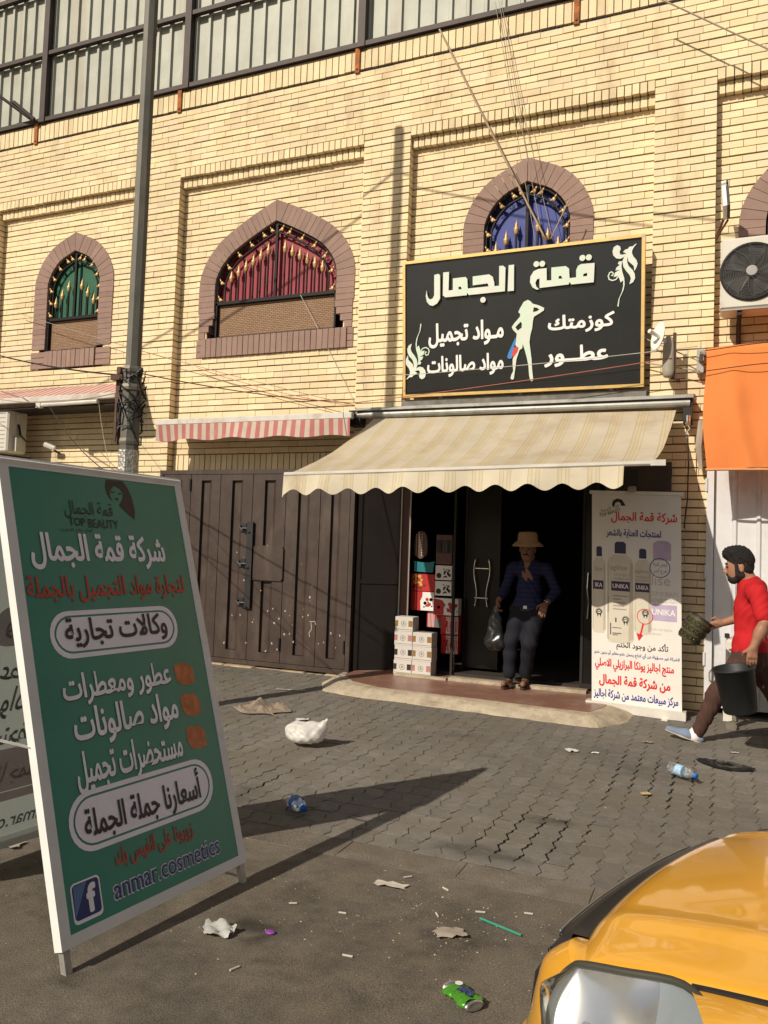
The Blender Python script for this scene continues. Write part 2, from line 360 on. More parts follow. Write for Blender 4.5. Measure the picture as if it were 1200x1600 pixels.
# ------------------------------------------------------------------ the brick building
M_brick = mat('cream_painted_brick', (.76, .625, .40), .82, var=.07, scale=5, bump=.35, bscale=55, attr=True, spec=.25, dirt=((.44, .345, .215), 2.4, .57, .80, .3))
M_mort = mat('raked_mortar', (.20, .155, .10), .95, var=.15, scale=12)
M_mauve = mat('mauve_painted_brick', (.285, .192, .158), .85, var=.08, scale=7, bump=.3, bscale=60, attr=True, spec=.25)
bld = thing('brick_building', 'two storey cream brick building with pointed arch windows and pilasters', 'building', (-3.5, .3, 0))
PITCH_Z, BL, BG = .075, .235, .0032
def sub_intervals(iv, cuts):
    out = [iv]
    for a, b in cuts:
        n = []
        for p, q in out:
            if b <= p or a >= q: n.append((p, q)); continue
            if a > p: n.append((p, a))
            if b < q: n.append((b, q))
        out = n
    return out
def bricks(mbB, mbM, x0, x1, z0, z1, y, holes=(), deep=(0, 0), phase=0., tintscale=1.):
    k0 = round(z0 / PITCH_Z); k1 = round(z1 / PITCH_Z)
    for k in range(k0, k1):
        za = k * PITCH_Z + .0065; zb = (k + 1) * PITCH_Z - .0065; zm = (za + zb) / 2
        cuts = [h(zm) for h in holes]; cuts = [c for c in cuts if c]
        for a, b in sub_intervals((x0, x1), cuts):
            mbM.add([(a, y + .013, k * PITCH_Z), (b, y + .013, k * PITCH_Z), (b, y + .013, (k + 1) * PITCH_Z), (a, y + .013, (k + 1) * PITCH_Z)], [(0, 1, 2, 3)])
        x = x0 - (BL / 2 if k % 2 else 0) - phase
        wob = .0022 * math.sin(k * 1.7 + x0)
        while x < x1:
            L = BL + rnd.uniform(-.004, .004); a, b = max(x + BG * rnd.uniform(.4, 1), x0), min(x + L - BG * rnd.uniform(.4, 1), x1); x += L
            if b - a < .02: continue
            for p, q in sub_intervals((a, b), cuts):
                if q - p < .015: continue
                t = rnd.gauss(1, .045) * (.93 + .14 * vnoise(p, zm, .9, 2)) * tintscale; tr = (t, t * rnd.uniform(.975, 1.01), t * rnd.uniform(.93, 1.03))
                dy = rnd.uniform(-.0025, .0025); d1 = .022
                if (deep[0] and p - x0 < .01) or (deep[1] and x1 - q < .01): d1 = .135
                j = rnd.uniform(-.0015, .0015)
                mbB.box(p, q, y + dy, y + d1, za + wob + j, zb + wob + j, tr, back=False)
def rowlocks(mbB, x0, x1, z0, z1, y, d, pitch=.073, slope=.0):
    n = int((x1 - x0) / pitch); p = (x1 - x0) / n
    for i in range(n):
        t = rnd.gauss(1, .05); mbB.box(x0 + i * p + .0055, x0 + (i + 1) * p - .0055, y + rnd.uniform(-.003, .003), y + d, z0 + rnd.uniform(-.003, .003), z1 - .004, (t, t, t * .98))
WIDE = [(0, 0), (.18, -.085), (.35, -.175), (.59, -.32), (.73, -.46), (.80, -.58), (.83, -.70), (.83, -1.0)]
NARR = [(0, 0), (.12, -.052), (.243, -.11), (.355, -.22), (.424, -.34), (.45, -.44), (.45, -.7), (.45, -1.0)]
def arch_hole(cx, apex, prof, zbot, grow=.11):
    P = [(x + (grow if i else 0), z + (grow if i == 0 else grow * .6 if i < 4 else 0)) for i, (x, z) in enumerate(prof)]
    def h(z):
        d = z - apex
        if z < zbot or d > P[0][1]: return None
        for (xa, za), (xb, zb) in zip(P, P[1:]):
            if za >= d >= zb: t = (za - d) / (za - zb + 1e-9); w_ = xa + (xb - xa) * t; return (cx - w_, cx + w_)
        return (cx - P[-1][0], cx + P[-1][0])
    return h
def rect_hole(x0, x1, z0, z1): return lambda z: (x0, x1) if z0 < z < z1 else None
BAYS = [(-9.45, -6.90), (-6.34, -3.80), (-3.24, -.67), (-.11, 2.44)]
WINS = [(-8.12, 5.355, NARR, 'green'), (-4.985, 5.355, WIDE, 'red'), (-1.945, 5.375, NARR, 'blue'), (1.165, 5.36, WIDE, 'green')]
RY = .12
B, Mo = MB(), MB()
WBOT = 3.76
for (a, b), (cx, ap, pr, _) in zip(BAYS, WINS):
    hs = [arch_hole(cx, ap, pr, WBOT)]
    if pr is WIDE: hs.append(rect_hole(cx - 1.0, cx + 1.0, WBOT, 4.0))
    z0 = 0.
    if a == -6.34: z0 = 2.55
    if a == -3.24: z0 = 2.55
    if a == -.11: z0 = 2.55
    bricks(B, Mo, a, b, z0, 5.9251, RY, hs)
    rowlocks(B, a, b, 5.926, 6.036, .055, .12); rowlocks(B, a, b, 6.04, 6.149, -.004, .13)
    Mo.add([(a, .068, 5.93), (b, .068, 5.93), (b, .068, 6.04), (a, .068, 6.04)], [(0, 1, 2, 3)])
    Mo.add([(a, .012, 6.04), (b, .012, 6.04), (b, .012, 6.15), (a, .012, 6.15)], [(0, 1, 2, 3)])
    Mo.box(a, b, .07, .14, 5.93, 6.148)
for a, b, z0 in ((-6.90, -6.34, 0), (-3.80, -3.24, 2.55), (-.67, -.11, 0), (2.44, 3.0, 0), (-10.01, -9.45, 0)):
    bricks(B, Mo, a, b, z0, 6.15, 0., deep=(1, 1), phase=.02)
    Mo.box(a + .014, b - .014, .0132, .2, z0, 6.15)
bricks(B, Mo, -13, 5.5, 6.225 - .075, 6.93, 0., holes=[lambda z: None])
bricks(B, Mo, -13, -10.01, 0, 6.15, 0.); bricks(B, Mo, 3.0, 5.5, 0, 6.15, 0.)
rowlocks(B, -13, 5.5, 6.929, 7.145, 0., .05, .083)
Mo.add([(-13, .012, 6.93), (5.5, .012, 6.93), (5.5, .012, 7.15), (-13, .012, 7.15)], [(0, 1, 2, 3)])
rowlocks(B, -6.34, -3.80, 2.345, 2.548, RY, .05, .078); rowlocks(B, -.11, 2.44, 2.345, 2.548, RY, .05, .078)
Mo.add([(-6.34, RY + .012, 2.34), (-3.8, RY + .012, 2.34), (-3.8, RY + .012, 2.55), (-6.34, RY + .012, 2.55)], [(0, 1, 2, 3)])
Mo.add([(-.11, RY + .012, 2.34), (2.44, RY + .012, 2.34), (2.44, RY + .012, 2.55), (-.11, RY + .012, 2.55)], [(0, 1, 2, 3)])
Mo.box(-13, 5.5, .0, .35, 7.15, 7.17)
fix_normals(B.build('brick_wall', M_brick, bld, tint=True))
Mo.build('mortar', M_mort, bld)
# body of the building behind the facade, and the dark shop room
mb = MB()
mb.box(-13, -12.9, .14, 9, 0, 7.15); mb.box(5.4, 5.5, .14, 9, 0, 7.15); mb.box(-12.9, 5.4, 8.9, 9, 0, 7.15); mb.box(-12.9, 5.4, .35, 8.9, 7.0, 7.12)
mb.box(-3.80, -.67, .03, .40, 2.50, 2.546)      # lintel soffit over the shop
mb.build('outer_wall', mat('plain_render', (.4, .32, .2), .9), bld)
mb = MB(); dk = mat('shop_room_shade_tone', (.03, .026, .022), .8, var=.2)  # near-black colour puts the shade of the deep room into its surfaces
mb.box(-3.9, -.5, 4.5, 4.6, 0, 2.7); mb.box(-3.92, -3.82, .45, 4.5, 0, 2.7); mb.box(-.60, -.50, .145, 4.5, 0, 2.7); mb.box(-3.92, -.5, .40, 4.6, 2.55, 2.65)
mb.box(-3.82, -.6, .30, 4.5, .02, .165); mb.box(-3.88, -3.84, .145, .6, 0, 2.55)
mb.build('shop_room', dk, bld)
# windows
M_fr = mat('black_painted_iron', (.007, .006, .006), .6, var=.2, spec=.25)
M_gold = mat('gold_paint', (.60, .40, .18), .45, metal=.3, var=.15)
M_weave = mat('woven_screen', (.27, .175, .105), .9, var=.12, scale=30)
def weave():
    m = M_weave; t = m.node_tree; N = t.nodes; L = t.links; b = N['Principled BSDF']
    br = N.new('ShaderNodeTexBrick'); br.inputs['Scale'].default_value = 1.0; br.inputs['Brick Width'].default_value = .055; br.inputs['Row Height'].default_value = .022
    br.inputs['Mortar Size'].default_value = .0035; br.inputs['Color1'].default_value = (.34, .22, .135, 1); br.inputs['Color2'].default_value = (.27, .17, .10, 1); br.inputs['Mortar'].default_value = (.12, .07, .045, 1)
    tc = N.new('ShaderNodeTexCoord'); sp = N.new('ShaderNodeSeparateXYZ'); cb = N.new('ShaderNodeCombineXYZ'); L.new(tc.outputs['Object'], sp.inputs[0]); L.new(sp.outputs[0], cb.inputs[0]); L.new(sp.outputs[2], cb.inputs[1]); L.new(cb.outputs[0], br.inputs['Vector'])
    L.new(br.outputs['Color'], b.inputs['Base Color'])
weave()
SHEET = {'red': (.27, .014, .028), 'green': (.007, .095, .045), 'blue': (.018, .036, .24)}
def resample(P, step):
    out = [P[0]]; acc = 0
    for (xa, za), (xb, zb) in zip(P, P[1:]):
        L = math.hypot(xb - xa, zb - za); s = step - acc
        while s <= L: out.append((xa + (xb - xa) * s / L, za + (zb - za) * s / L)); s += step
        acc = (acc + L) % step
    return out
def smooth_prof(prof):
    P = []
    for i in range(len(prof) - 1):
        p0 = prof[max(i - 1, 0)]; p1 = prof[i]; p2 = prof[i + 1]; p3 = prof[min(i + 2, len(prof) - 1)]
        if i == 0: p0 = (2 * p1[0] - p2[0], 2 * p1[1] - p2[1])
        for k in range(6):
            t = k / 6; P.append(tuple(.5 * (2 * p1[j] + (p2[j] - p0[j]) * t + (2 * p0[j] - 5 * p1[j] + 4 * p2[j] - p3[j]) * t * t + (3 * p1[j] - p0[j] - 3 * p2[j] + p3[j]) * t ** 3) for j in (0, 1)))
    return P + [prof[-1]]
for wi, (cx, ap, prof, colr) in enumerate(WINS):
    hw = prof[-1][0]; zmid = 4.45 if hw < .6 else 4.43; zs = 4.0 if hw < .6 else 3.985
    P = smooth_prof(prof); P = [(x, z + ap) for x, z in P if z + ap > zs]; P.append((hw, zs))
    full = P
    S = MB()
    run = resample([(x, z) for x, z in full], .0705)
    if hw > .6: run = [p for p in run if p[1] > 4.28]; zj = run[-1][1]
    def nrm(i, R):
        a = R[max(i - 1, 0)]; b = R[min(i + 1, len(R) - 1)]; d = math.hypot(b[0] - a[0], b[1] - a[1]); n = (-(b[1] - a[1]) / d, (b[0] - a[0]) / d); return n if n[0] >= 0 else (-n[0], -n[1])
    bw = .245
    for sgn in (1, -1):
        for i in range(len(run) - 1):
            n0 = nrm(i, run) if i else (.42 if hw > .6 else .25, .91 if hw > .6 else .97); n1 = nrm(i + 1, run); p0, p1 = run[i], run[i + 1]
            if i == 0: o0 = (0, p0[1] + bw + .02)
            else: o0 = (p0[0] + n0[0] * bw, p0[1] + n0[1] * bw)
            o1 = (p1[0] + n1[0] * bw, p1[1] + n1[1] * bw)
            q = [p0, p1, o1, o0]; mx = sum(a for a, _ in q) / 4; mz = sum(b for _, b in q) / 4; q = [(a + (mx - a) * .055 if abs(a - mx) > 0 else a, b + (mz - b) * .055) for a, b in q]
            t = rnd.gauss(1, .04); yy = RY - .012 + rnd.uniform(-.002, .002)
            ring = [(cx + sgn * a, yy, b) for a, b in q]; back = [(cx + sgn * a, RY + .16, b) for a, b in q]
            S.add(ring + back, [(0, 1, 2, 3), (0, 4, 5, 1), (1, 5, 6, 2), (2, 6, 7, 3), (3, 7, 4, 0)], t)
        if hw > .6:                                   # plain jamb bricks, stepping outward at the foot
            for k in range(4):
                hj = (zj - 3.985) / 4; z = 3.985 + k * hj; inn = hw + (.13, .075, .02, 0)[k]
                S.box(cx + (sgn * inn if sgn > 0 else -hw - bw + .02), cx + (hw + bw - .02 if sgn > 0 else -inn), RY - .012, RY + .16, z + .004, z + hj - .003, rnd.gauss(1, .04))
        lo = hw if hw < .6 else hw + .17
        for z in np.arange(zs - .236, zs - .02, .0785):
            S.box(cx + (lo if sgn > 0 else -hw - bw), cx + (hw + bw if sgn > 0 else -lo), RY - .012, RY + .1, z + .004, z + .0745, rnd.gauss(1, .04))
    sw = hw - .01 if hw < .6 else hw + .17
    n = int(2 * sw / .075)
    for i in range(n): S.box(cx - sw + i * 2 * sw / n + .004, cx - sw + (i + 1) * 2 * sw / n - .004, RY - .03 + rnd.uniform(-.003, .003), RY + .2, zs - .235, zs - .004, rnd.gauss(1, .04))
    win = fix_normals(S.build('window', M_mauve, bld, tint=True)); win['label'] = {'green': 'narrow arched window with green metal sheet', 'red': 'wide arched window with red metal sheet', 'blue': 'arched window with blue metal sheet'}[colr] if wi < 3 else 'wide arched window at the right edge'
    # sheet behind the bars, ribbed where it is corrugated
    seg = 40; Vv = []; Ff = []
    def top_at(x):
        ax = abs(x)
        for (xa, za), (xb, zb) in zip(full, full[1:]):
            if xa <= ax <= xb and xb > xa: return za + (zb - za) * (ax - xa) / (xb - xa)
        return full[-1][1]
    for i in range(seg + 1):
        x = -hw + 2 * hw * i / seg; zt = max(top_at(x), zmid + .001) if abs(x) < hw - .001 else ap + prof[-2][1]
        Vv += [(cx + x, RY + .10, zmid), (cx + x, RY + .10, zt + .02)]
    for i in range(seg): Ff.append((2 * i, 2 * i + 2, 2 * i + 3, 2 * i + 1))
    mesh_obj('sheet_panel', Vv, Ff, mat(colr + '_sheet', SHEET[colr], .55, var=.12, scale=5, dirt=(tuple(c * .55 for c in SHEET[colr]), 4, .55, .75)), win)
    mb = MB(); mb.box(cx - hw - .22, cx + hw + .22, RY + .13, RY + .15, zs - .2, ap + .1); mb.build('backing', mat('window_dark', (.01, .01, .01), .9), win)
    mb = MB(); mb.box(cx - hw + .025, cx + hw - .02, RY + .06, RY + .075, zs + .01, zmid - .02); mb.build('woven_screen', M_weave, win)
    g = MB(); yb = RY + .035
    for sg in (1, -1):
        g.tube([(cx + sg * max(x - .012, 0), yb, z - .012) for x, z in full], .012, 6)
        inner = [(x * .86, ap - .115 + (z - ap) * .88) for x, z in full if z > zmid]
        inner.append((inner[-1][0], zmid)); g.tube([(cx + sg * x, yb, z) for x, z in inner], .013, 6)
        # scrolls between the two arches
        nsc = 6 if hw < .6 else 9; R2 = resample(full, .155 if hw > .6 else .125)
        for q in range(1, len(R2)):
            x, z = R2[q]
            if z < zmid + .03: break
            px_, pz_ = x * .93, z - .058
            cur = [(cx + sg * (px_ + (.012 + .024 * t) * math.cos(t * 9 + q)), yb, pz_ + (.012 + .024 * t) * math.sin(t * 9 + q)) for t in np.linspace(0, 1, 10)]
            g.tube(cur, .004, 4)
    g.box(cx - .016, cx + .016, yb - .016, yb + .016, zmid, ap - .02)
    g.box(cx - hw - .005, cx + hw + .005, yb - .02, yb + .03, zmid - .026, zmid + .012)
    g.box(cx - hw, cx - hw + .022, yb - .02, yb + .02, zs, zmid); g.box(cx + hw - .022, cx + hw, yb - .02, yb + .02, zs, zmid); g.box(cx - hw, cx + hw, yb - .02, yb + .02, zs, zs + .02)
    nb = 3 if hw < .6 else 6; FIN = []
    for sg in (1, -1):
        for i in range(nb):
            xo = (.115 + i * .108) if hw < .6 else (.115 + i * .103)
            zt = ap - (.50 if hw < .6 else .35) - i * (.105 if hw < .6 else .058)
            xo = min(xo, hw - .09)
            g.tube([(cx + sg * xo, yb, zmid), (cx + sg * xo, yb, zt)], .013, 6)
            zt -= .01
            gm = MB(); FIN.append(('spear_tip', gm)); gm.lathe((cx + sg * xo, yb, zt), (0, 0, 1), [(.009, -.035), (.024, -.01), (.027, .02), (.03, .035), (.014, .055), (.018, .07), (.008, .10), (.001, .14)], 8)
        nsc2 = resample(full, .21 if hw > .6 else .17)
        for q, (x, z) in enumerate(nsc2):
            if q == 0: x, z = full[0][0] + .075, full[0][1] - .02
            if z < zmid + .05: break
            px_, pz_ = x * .93 + .0, z - .06 - (.02 if q == 0 else 0)
            gm = MB(); FIN.append(('gold_leaf', gm)); gm.ball((cx + sg * px_, yb - .012, pz_), (.022, .012, .026), 7, 5)
            gm.lathe((cx + sg * (px_ + .012), yb - .012, pz_ + .018), (sg * .5, 0, 1), [(.014, 0), (.009, .025), (.001, .05)], 6)
            gm.lathe((cx + sg * (px_ - .012), yb - .012, pz_ - .005), (-sg, 0, -.2), [(.012, 0), (.012, .015), (.001, .035)], 6)
    g.build('iron_grille', M_fr, win); [gm.build(nm_, M_gold, win, smooth=True) for nm_, gm in FIN]
# ------------------------------------------------------------------ corrugated screen on the roof edge
fen = thing('corrugated_screen', 'tall grey corrugated metal screen in a brown frame along the roof edge', 'metal screen', (-3.9, .1, 7.17))
mb = MB(); x = -13.; pts = []
while x < 4.4:
    pts += [(x, .07), (x + .135, .07), (x + .15, .035), (x + .185, .035), (x + .2, .07)]; x += .2
nv = len(pts); vs = [(a, b, 7.2) for a, b in pts] + [(a, b, 9.9) for a, b in pts]
mb.add(vs, [(i, i + 1, nv + i + 1, nv + i) for i in range(nv - 1)])
M_cor = mat('weathered_galvanised_sheet', (.35, .36, .31), .6, metal=.15, var=.10, scale=3, dirt=((.27, .23, .16), 2.6, .50, .78, .10))
mb.build('corrugated_sheet', M_cor, fen)
M_brn = mat('brown_painted_steel', (.045, .028, .022), .6, var=.25)
for x in (-11.1, -8.70, -6.30, -3.87, -1.44, .98, 3.4):
    mb = MB(); mb.box(x - .045, x + .045, -.05, .03, 7.17, 9.9); mb.build('post', M_brn, fen)
for z in (7.18, 8.12, 9.05, 9.8):
    mb = MB(); xx = [-13, -11.145, -11.055, -8.745, -8.655, -6.345, -6.255, -3.915, -3.825, -1.485, -1.395, .935, 1.025, 3.355, 3.445, 4.4]
    for a, b in zip(xx[::2], xx[1::2]): mb.box(a, b, -.035, .028, z, z + .055)
    mb.build('rail', M_brn, fen)
M_rust = mat('orange_rust', (.42, .14, .035), .85, var=.3, scale=14, dirt=((.25, .09, .03), 9, .45, .6))
for x in (-8.82, -6.40, -3.92, -1.45, .98):
    mb = MB(); mb.box(x - .028, x + .028, -.022, -.004, 6.885, 7.19); mb.ball((x, -.026, 6.93), (.014, .01, .014), 8, 5); mb.build('wall_bracket', M_rust, fen)
mb = MB(); mb.tube([(-9.55, -.55, 7.75), (-8.86, -.1, 7.22)], .022, 6); mb.tube([(-9.05, -.22, 7.42), (-8.8, -.08, 7.2)], .03, 6)
mb.build('brace', M_brn, fen)
# ------------------------------------------------------------------ shop front
# tiled step with a rough concrete lip
def poly_slab(mb, top, drop):
    n = len(top); mb.add(top + [(x, y, z - drop) for x, y, z in top], [tuple(range(n))] + [(i, n + i, n + (i + 1) % n, (i + 1) % n) for i in range(n)])
step = thing('entrance_step', 'low red tiled entrance step with a rough concrete lip below the shop opening', 'step', (-2.2, -.4, 0))
mb = MB(); poly_slab(mb, [(-3.72, .30, .135), (-3.66, -.30, .128), (-3.42, -.62, .128), (-3.06, -.80, .128), (-2.3, -.84, .128), (-1.6, -.89, .128), (-1.05, -.92, .128), (-.96, -.6, .128), (-.93, .145, .135), (-1.2, .30, .135)], .15)
fix_normals(mb.build('red_tiles', mat('red_terrazzo', (.225, .115, .082), .38, var=.18, scale=60, spec=.5, dirt=((.30, .20, .15), 3.5, .48, .70), detail=6), step))
inner = [(-3.72, -.10, .122), (-3.66, -.30, .124), (-3.42, -.62, .124), (-3.06, -.80, .124), (-2.3, -.84, .124), (-1.6, -.89, .124), (-1.05, -.92, .124), (-.96, -.6, .124), (-.93, -.1, .12)]
outer = [(-3.86, -.12, .05), (-3.84, -.52, .05), (-3.64, -.92, .03), (-3.2, -1.02, .03), (-2.3, -1.05, .028), (-1.65, -1.12, .026), (-.93, -1.15, .026), (-.70, -.8, .035), (-.66, -.1, .055)]
V, Fs = [], []
NS = 8
def pl_resample(P, n):
    d = [0]
    for a, b in zip(P, P[1:]): d.append(d[-1] + math.dist(a, b))
    out = []
    for i in range(n):
        s_ = d[-1] * i / (n - 1); k = max(j for j in range(len(d)) if d[j] <= s_ + 1e-9); k = min(k, len(P) - 2); t = (s_ - d[k]) / (d[k + 1] - d[k])
        out.append([P[k][q] + (P[k + 1][q] - P[k][q]) * t for q in range(3)])
    return out
NI = 70; A_, B_ = pl_resample(inner, NI), pl_resample(outer, NI)
for j in range(NS + 1):
    t = j / NS
    for i in range(NI):
        a, b = A_[i], B_[i]; zz = a[2] * (1 - t ** 2.2) + b[2] * t ** 2.2 + (fbm(i * .13, j * .3, 1.2, 4) - .5) * .018 * (t > .1) * (t < .95)
        wv = (fbm(i * .2, 3, 1, 5) - .5) * .07 * t
        V.append((a[0] + (b[0] - a[0]) * t, a[1] + (b[1] - a[1]) * t + wv, zz - (.02 if j == NS else 0)))
for j in range(NS):
    for i in range(NI - 1): Fs.append((j * NI + i, (j + 1) * NI + i, (j + 1) * NI + i + 1, j * NI + i + 1))
M_conc = mat('rough_concrete', (.40, .34, .25), .95, var=.16, scale=9, bump=.7, bscale=45, spec=.15, dirt=((.26, .21, .15), 5, .5, .7))
fix_normals(mesh_obj('concrete_lip', V, Fs, M_conc, step))
mb = MB(); mb.box(-3.2, -2.62, -.06, .02, .129, .152); mb.box(-2.6, -1.2, -.05, .06, .129, .165); mb.build('door_sill', M_conc, step)
mb = MB(); x = -6.4
while x < -3.75:
    L = rnd.uniform(.12, .4); mb.bbox(x, min(x + L, -3.74), -.10 + rnd.uniform(-.05, .03), .1, .0, .068 + rnd.uniform(-.01, .012), .012); x += L + rnd.uniform(0, .03)
tag(mb.build('broken_threshold', mat('crumbling_screed', (.36, .28, .18), .97, var=.25, scale=12, bump=.8, bscale=50, spec=.1), base=(-5, 0, 0)), 'crumbling screed strip under the brown folding gate', 'threshold')

# brown folding gate
M_gate = mat('brown_gate_paint', (.050, .033, .026), .5, var=.25, scale=5, spec=.4, dirt=((.088, .064, .05), 4, .52, .72, .35))
M_scr = mat('scraped_paint', (.42, .37, .32), .8)
gate = thing('folding_gate', 'closed brown steel folding gate with ribbed leaves and black bolts', 'gate', (-5.06, -.05, .09))
mb = MB(); GX0, GX1, GZ0, GZ1 = -6.39, -3.735, .085, 2.34
mb.box(GX0, GX1, -.052, .04, GZ1 - .05, GZ1); mb.box(GX0, GX0 + .04, -.052, .04, GZ0, GZ1 - .05); mb.box(GX1 - .05, GX1, -.052, .04, GZ0, GZ1 - .05); mb.box(GX0 + .04, GX1 - .05, -.052, .04, GZ0, GZ0 + .05)
mb.build('frame', M_gate, gate)
seams = [GX0 + .045, -5.925, -5.50, -5.05, -4.605, -4.16, GX1 - .055]
for i, (a, b) in enumerate(zip(seams, seams[1:])):
    mb = MB(); a += .004; b -= .004; w_ = b - a; z0, z1 = GZ0 + .055, GZ1 - .055; yf, yr = -.045, -.008
    p0, p1 = a + w_ * .36, a + w_ * .70
    zz0, zz1 = z0 + .10, z1 - .07
    if i == 3: zz0s = [(z0 + .1, 1.05), (1.46, z1 - .07)]
    else: zz0s = [(zz0, zz1)]
    mb.box(a, p0, yf, .02, z0, z1); mb.box(p1, b, yf, .02, z0, z1)
    edges = [z0] + [q for s_ in zz0s for q in s_] + [z1]
    for q0, q1 in zip(edges[::2], edges[1::2]): mb.box(p0, p1, yf, .02, q0, q1)
    for q0, q1 in zz0s:
        e = .03
        mb.add([(p0, yr, q0), (p0 + e, yr, q0), (p1 - e, yr, q0), (p1, yr, q0), (p0, yr, q1), (p1, yr, q1)], [(0, 3, 5, 4)])
        mb.add([(p1 - .05, yr, q0), (p1, yf, q0), (p1, yf, q1), (p1 - .05, yr - .001, q1)], [(0, 1, 2, 3)])
        mb.add([(p0, yr, q0), (p1, yr, q0), (p1, yf, q0 - .0), (p0, yf, q0 - .0)], [(0, 1, 2, 3)])
    mb.build('leaf', M_gate, gate)
mb = MB()
mb.box(-5.00, -4.615, -.062, -.046, 1.06, 1.45); mb.box(-4.625, -4.60, -.07, -.046, 1.08, 1.43); mb.build('lock_plate', M_gate, gate)
M_blk = mat('black_iron', (.012, .011, .011), .5, spec=.5)
mb = MB(); mb.box(-5.085, -5.005, -.085, -.062, .73, 1.73); mb.build('cover_strip', M_blk, gate)
for z in (1.66, 1.25, .80):
    mb = MB(); mb.box(-5.20, -5.11, -.06, -.046, z - .05, z + .05); mb.lathe((-5.17, -.07, z - .01), (1, 0, 0), [(.014, 0), (.014, .09)], 8)
    mb.tube([(-5.18, -.06, z + .02), (-5.18, -.095, z + .01), (-5.14, -.10, z - .03), (-5.10, -.07, z - .06), (-5.04, -.095, z - .055)], .009, 6); mb.build('bolt', M_blk, gate)
for x, z in ((-5.93, 2.16), (-4.61, .35), (-3.80, .38)):
    mb = MB(); mb.lathe((x, -.058, z - .07), (0, 0, 1), [(.012, 0), (.012, .14)], 8); mb.build('hinge', M_blk, gate)
mb = MB(); plg = Plane((0, -.0455, 0), (1, 0, 0), (0, 0, 1))
for i in range(42):
    cx = rnd.uniform(-5.4, -3.85); cz = rnd.uniform(.2, 1.05) if i < 34 else rnd.uniform(1.05, 1.6); r = rnd.uniform(.003, .011)
    poly(mb, plg, [(cx + r * rnd.uniform(.5, 1.3) * math.cos(q), cz + r * rnd.uniform(.6, 1.9) * math.sin(q)) for q in np.arange(0, 6.2, .9)], lift=.0008)
for p in ([(-4.22, .62), (-4.21, .55), (-4.24, .50), (-4.23, .46)], [(-4.24, .63), (-4.17, .635), (-4.16, .60)]): poly(mb, plg, ribbon(p, .008), lift=.0008)
mb.build('paint_chips', M_scr, gate)
# dark inner leaf folded back into the shop, glazed front and glass door
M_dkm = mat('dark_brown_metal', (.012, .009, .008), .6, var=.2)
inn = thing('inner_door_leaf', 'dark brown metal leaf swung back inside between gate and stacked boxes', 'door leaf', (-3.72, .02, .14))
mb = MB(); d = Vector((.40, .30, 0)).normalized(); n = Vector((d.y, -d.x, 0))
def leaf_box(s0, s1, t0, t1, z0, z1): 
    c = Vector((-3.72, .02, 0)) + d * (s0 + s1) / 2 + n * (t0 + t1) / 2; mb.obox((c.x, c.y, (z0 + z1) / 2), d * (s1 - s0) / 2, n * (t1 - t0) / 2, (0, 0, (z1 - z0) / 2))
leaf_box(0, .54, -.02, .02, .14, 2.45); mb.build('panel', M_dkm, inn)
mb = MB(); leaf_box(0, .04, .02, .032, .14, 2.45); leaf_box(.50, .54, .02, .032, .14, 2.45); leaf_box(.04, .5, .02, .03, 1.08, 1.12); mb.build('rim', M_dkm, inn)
M_alu = mat('dull_aluminium', (.30, .27, .24), .45, metal=.6)
M_glass = mat('dark_glass', (.9, .92, .92), .03, trans=1., spec=.5)
sf = thing('glazed_shop_front', 'narrow glazed panel in brown and pale posts beside the product boxes', 'shop window', (-2.9, .3, .165))
mb = MB(); mb.box(-3.285, -3.20, .26, .32, .165, 2.55); mb.build('brown_post', mat('maroon_post', (.06, .022, .018), .5), sf)
for x in (-3.30, -3.195): mb = MB(); mb.box(x, x + .014, .245, .26, .165, 2.55); mb.build('pale_post', M_alu, sf)
mb = MB(); mb.box(-2.685, -2.66, .26, .30, .165, 2.55); mb.build('edge_post', M_dkm, sf)
gd = thing('glass_door', 'dark glass door standing open with wavy chrome pull handles', 'door', (-2.55, .4, .165))
mb = MB(); mb.box(-2.62, -2.24, .55, .56, .2, 2.5); mb.build('pane', mat('tinted_pane', (.006, .006, .006), .3, spec=.25), gd)
mb = MB(); mb.box(-2.64, -2.62, .54, .58, .165, 2.55); mb.build('stile', M_dkm, gd)
M_chr = mat('chrome', (.8, .8, .8), .15, metal=1.)
for x in (-2.50, -2.355):
    mb = MB(); s_ = 1 if x < -2.4 else -1
    mb.tube([(x + s_ * .018 * math.sin(t * 2 * math.pi), .50, .87 + .53 * t) for t in np.linspace(0, 1, 15)], .0085, 8); mb.tube([(x, .50, .97), (x, .55, .97)], .007, 6); mb.tube([(x, .50, 1.29), (x, .55, 1.29)], .007, 6); mb.build('pull_handle', M_chr, gd, smooth=True)
mb = MB(); mb.box(-2.50, -2.355, .497, .503, .965, .973); mb.box(-2.50, -2.355, .497, .503, 1.287, 1.295); mb.build('handle_rail', M_chr, gd)
gr = thing('glass_side_frame', 'dark narrow glazed frame just left of the roll up banner', 'shop window', (-1.2, .1, .165))
mb = MB(); mb.box(-1.29, -1.265, .1, .14, .165, 2.5); mb.box(-1.16, -1.13, .1, .14, .165, 2.5); mb.box(-1.265, -1.16, .1, .14, .165, .21); mb.build('frame', M_dkm, gr)
mb = MB(); mb.box(-1.265, -1.16, .115, .121, .21, 2.5); mb.build('pane', MATS['tinted_pane'], gr)
mb = MB(); mb.tube([(-1.22, .07, .85), (-1.21, .06, 1.0), (-1.225, .06, 1.15), (-1.22, .07, 1.3)], .009, 8); mb.build('pull_handle', M_chr, gr)
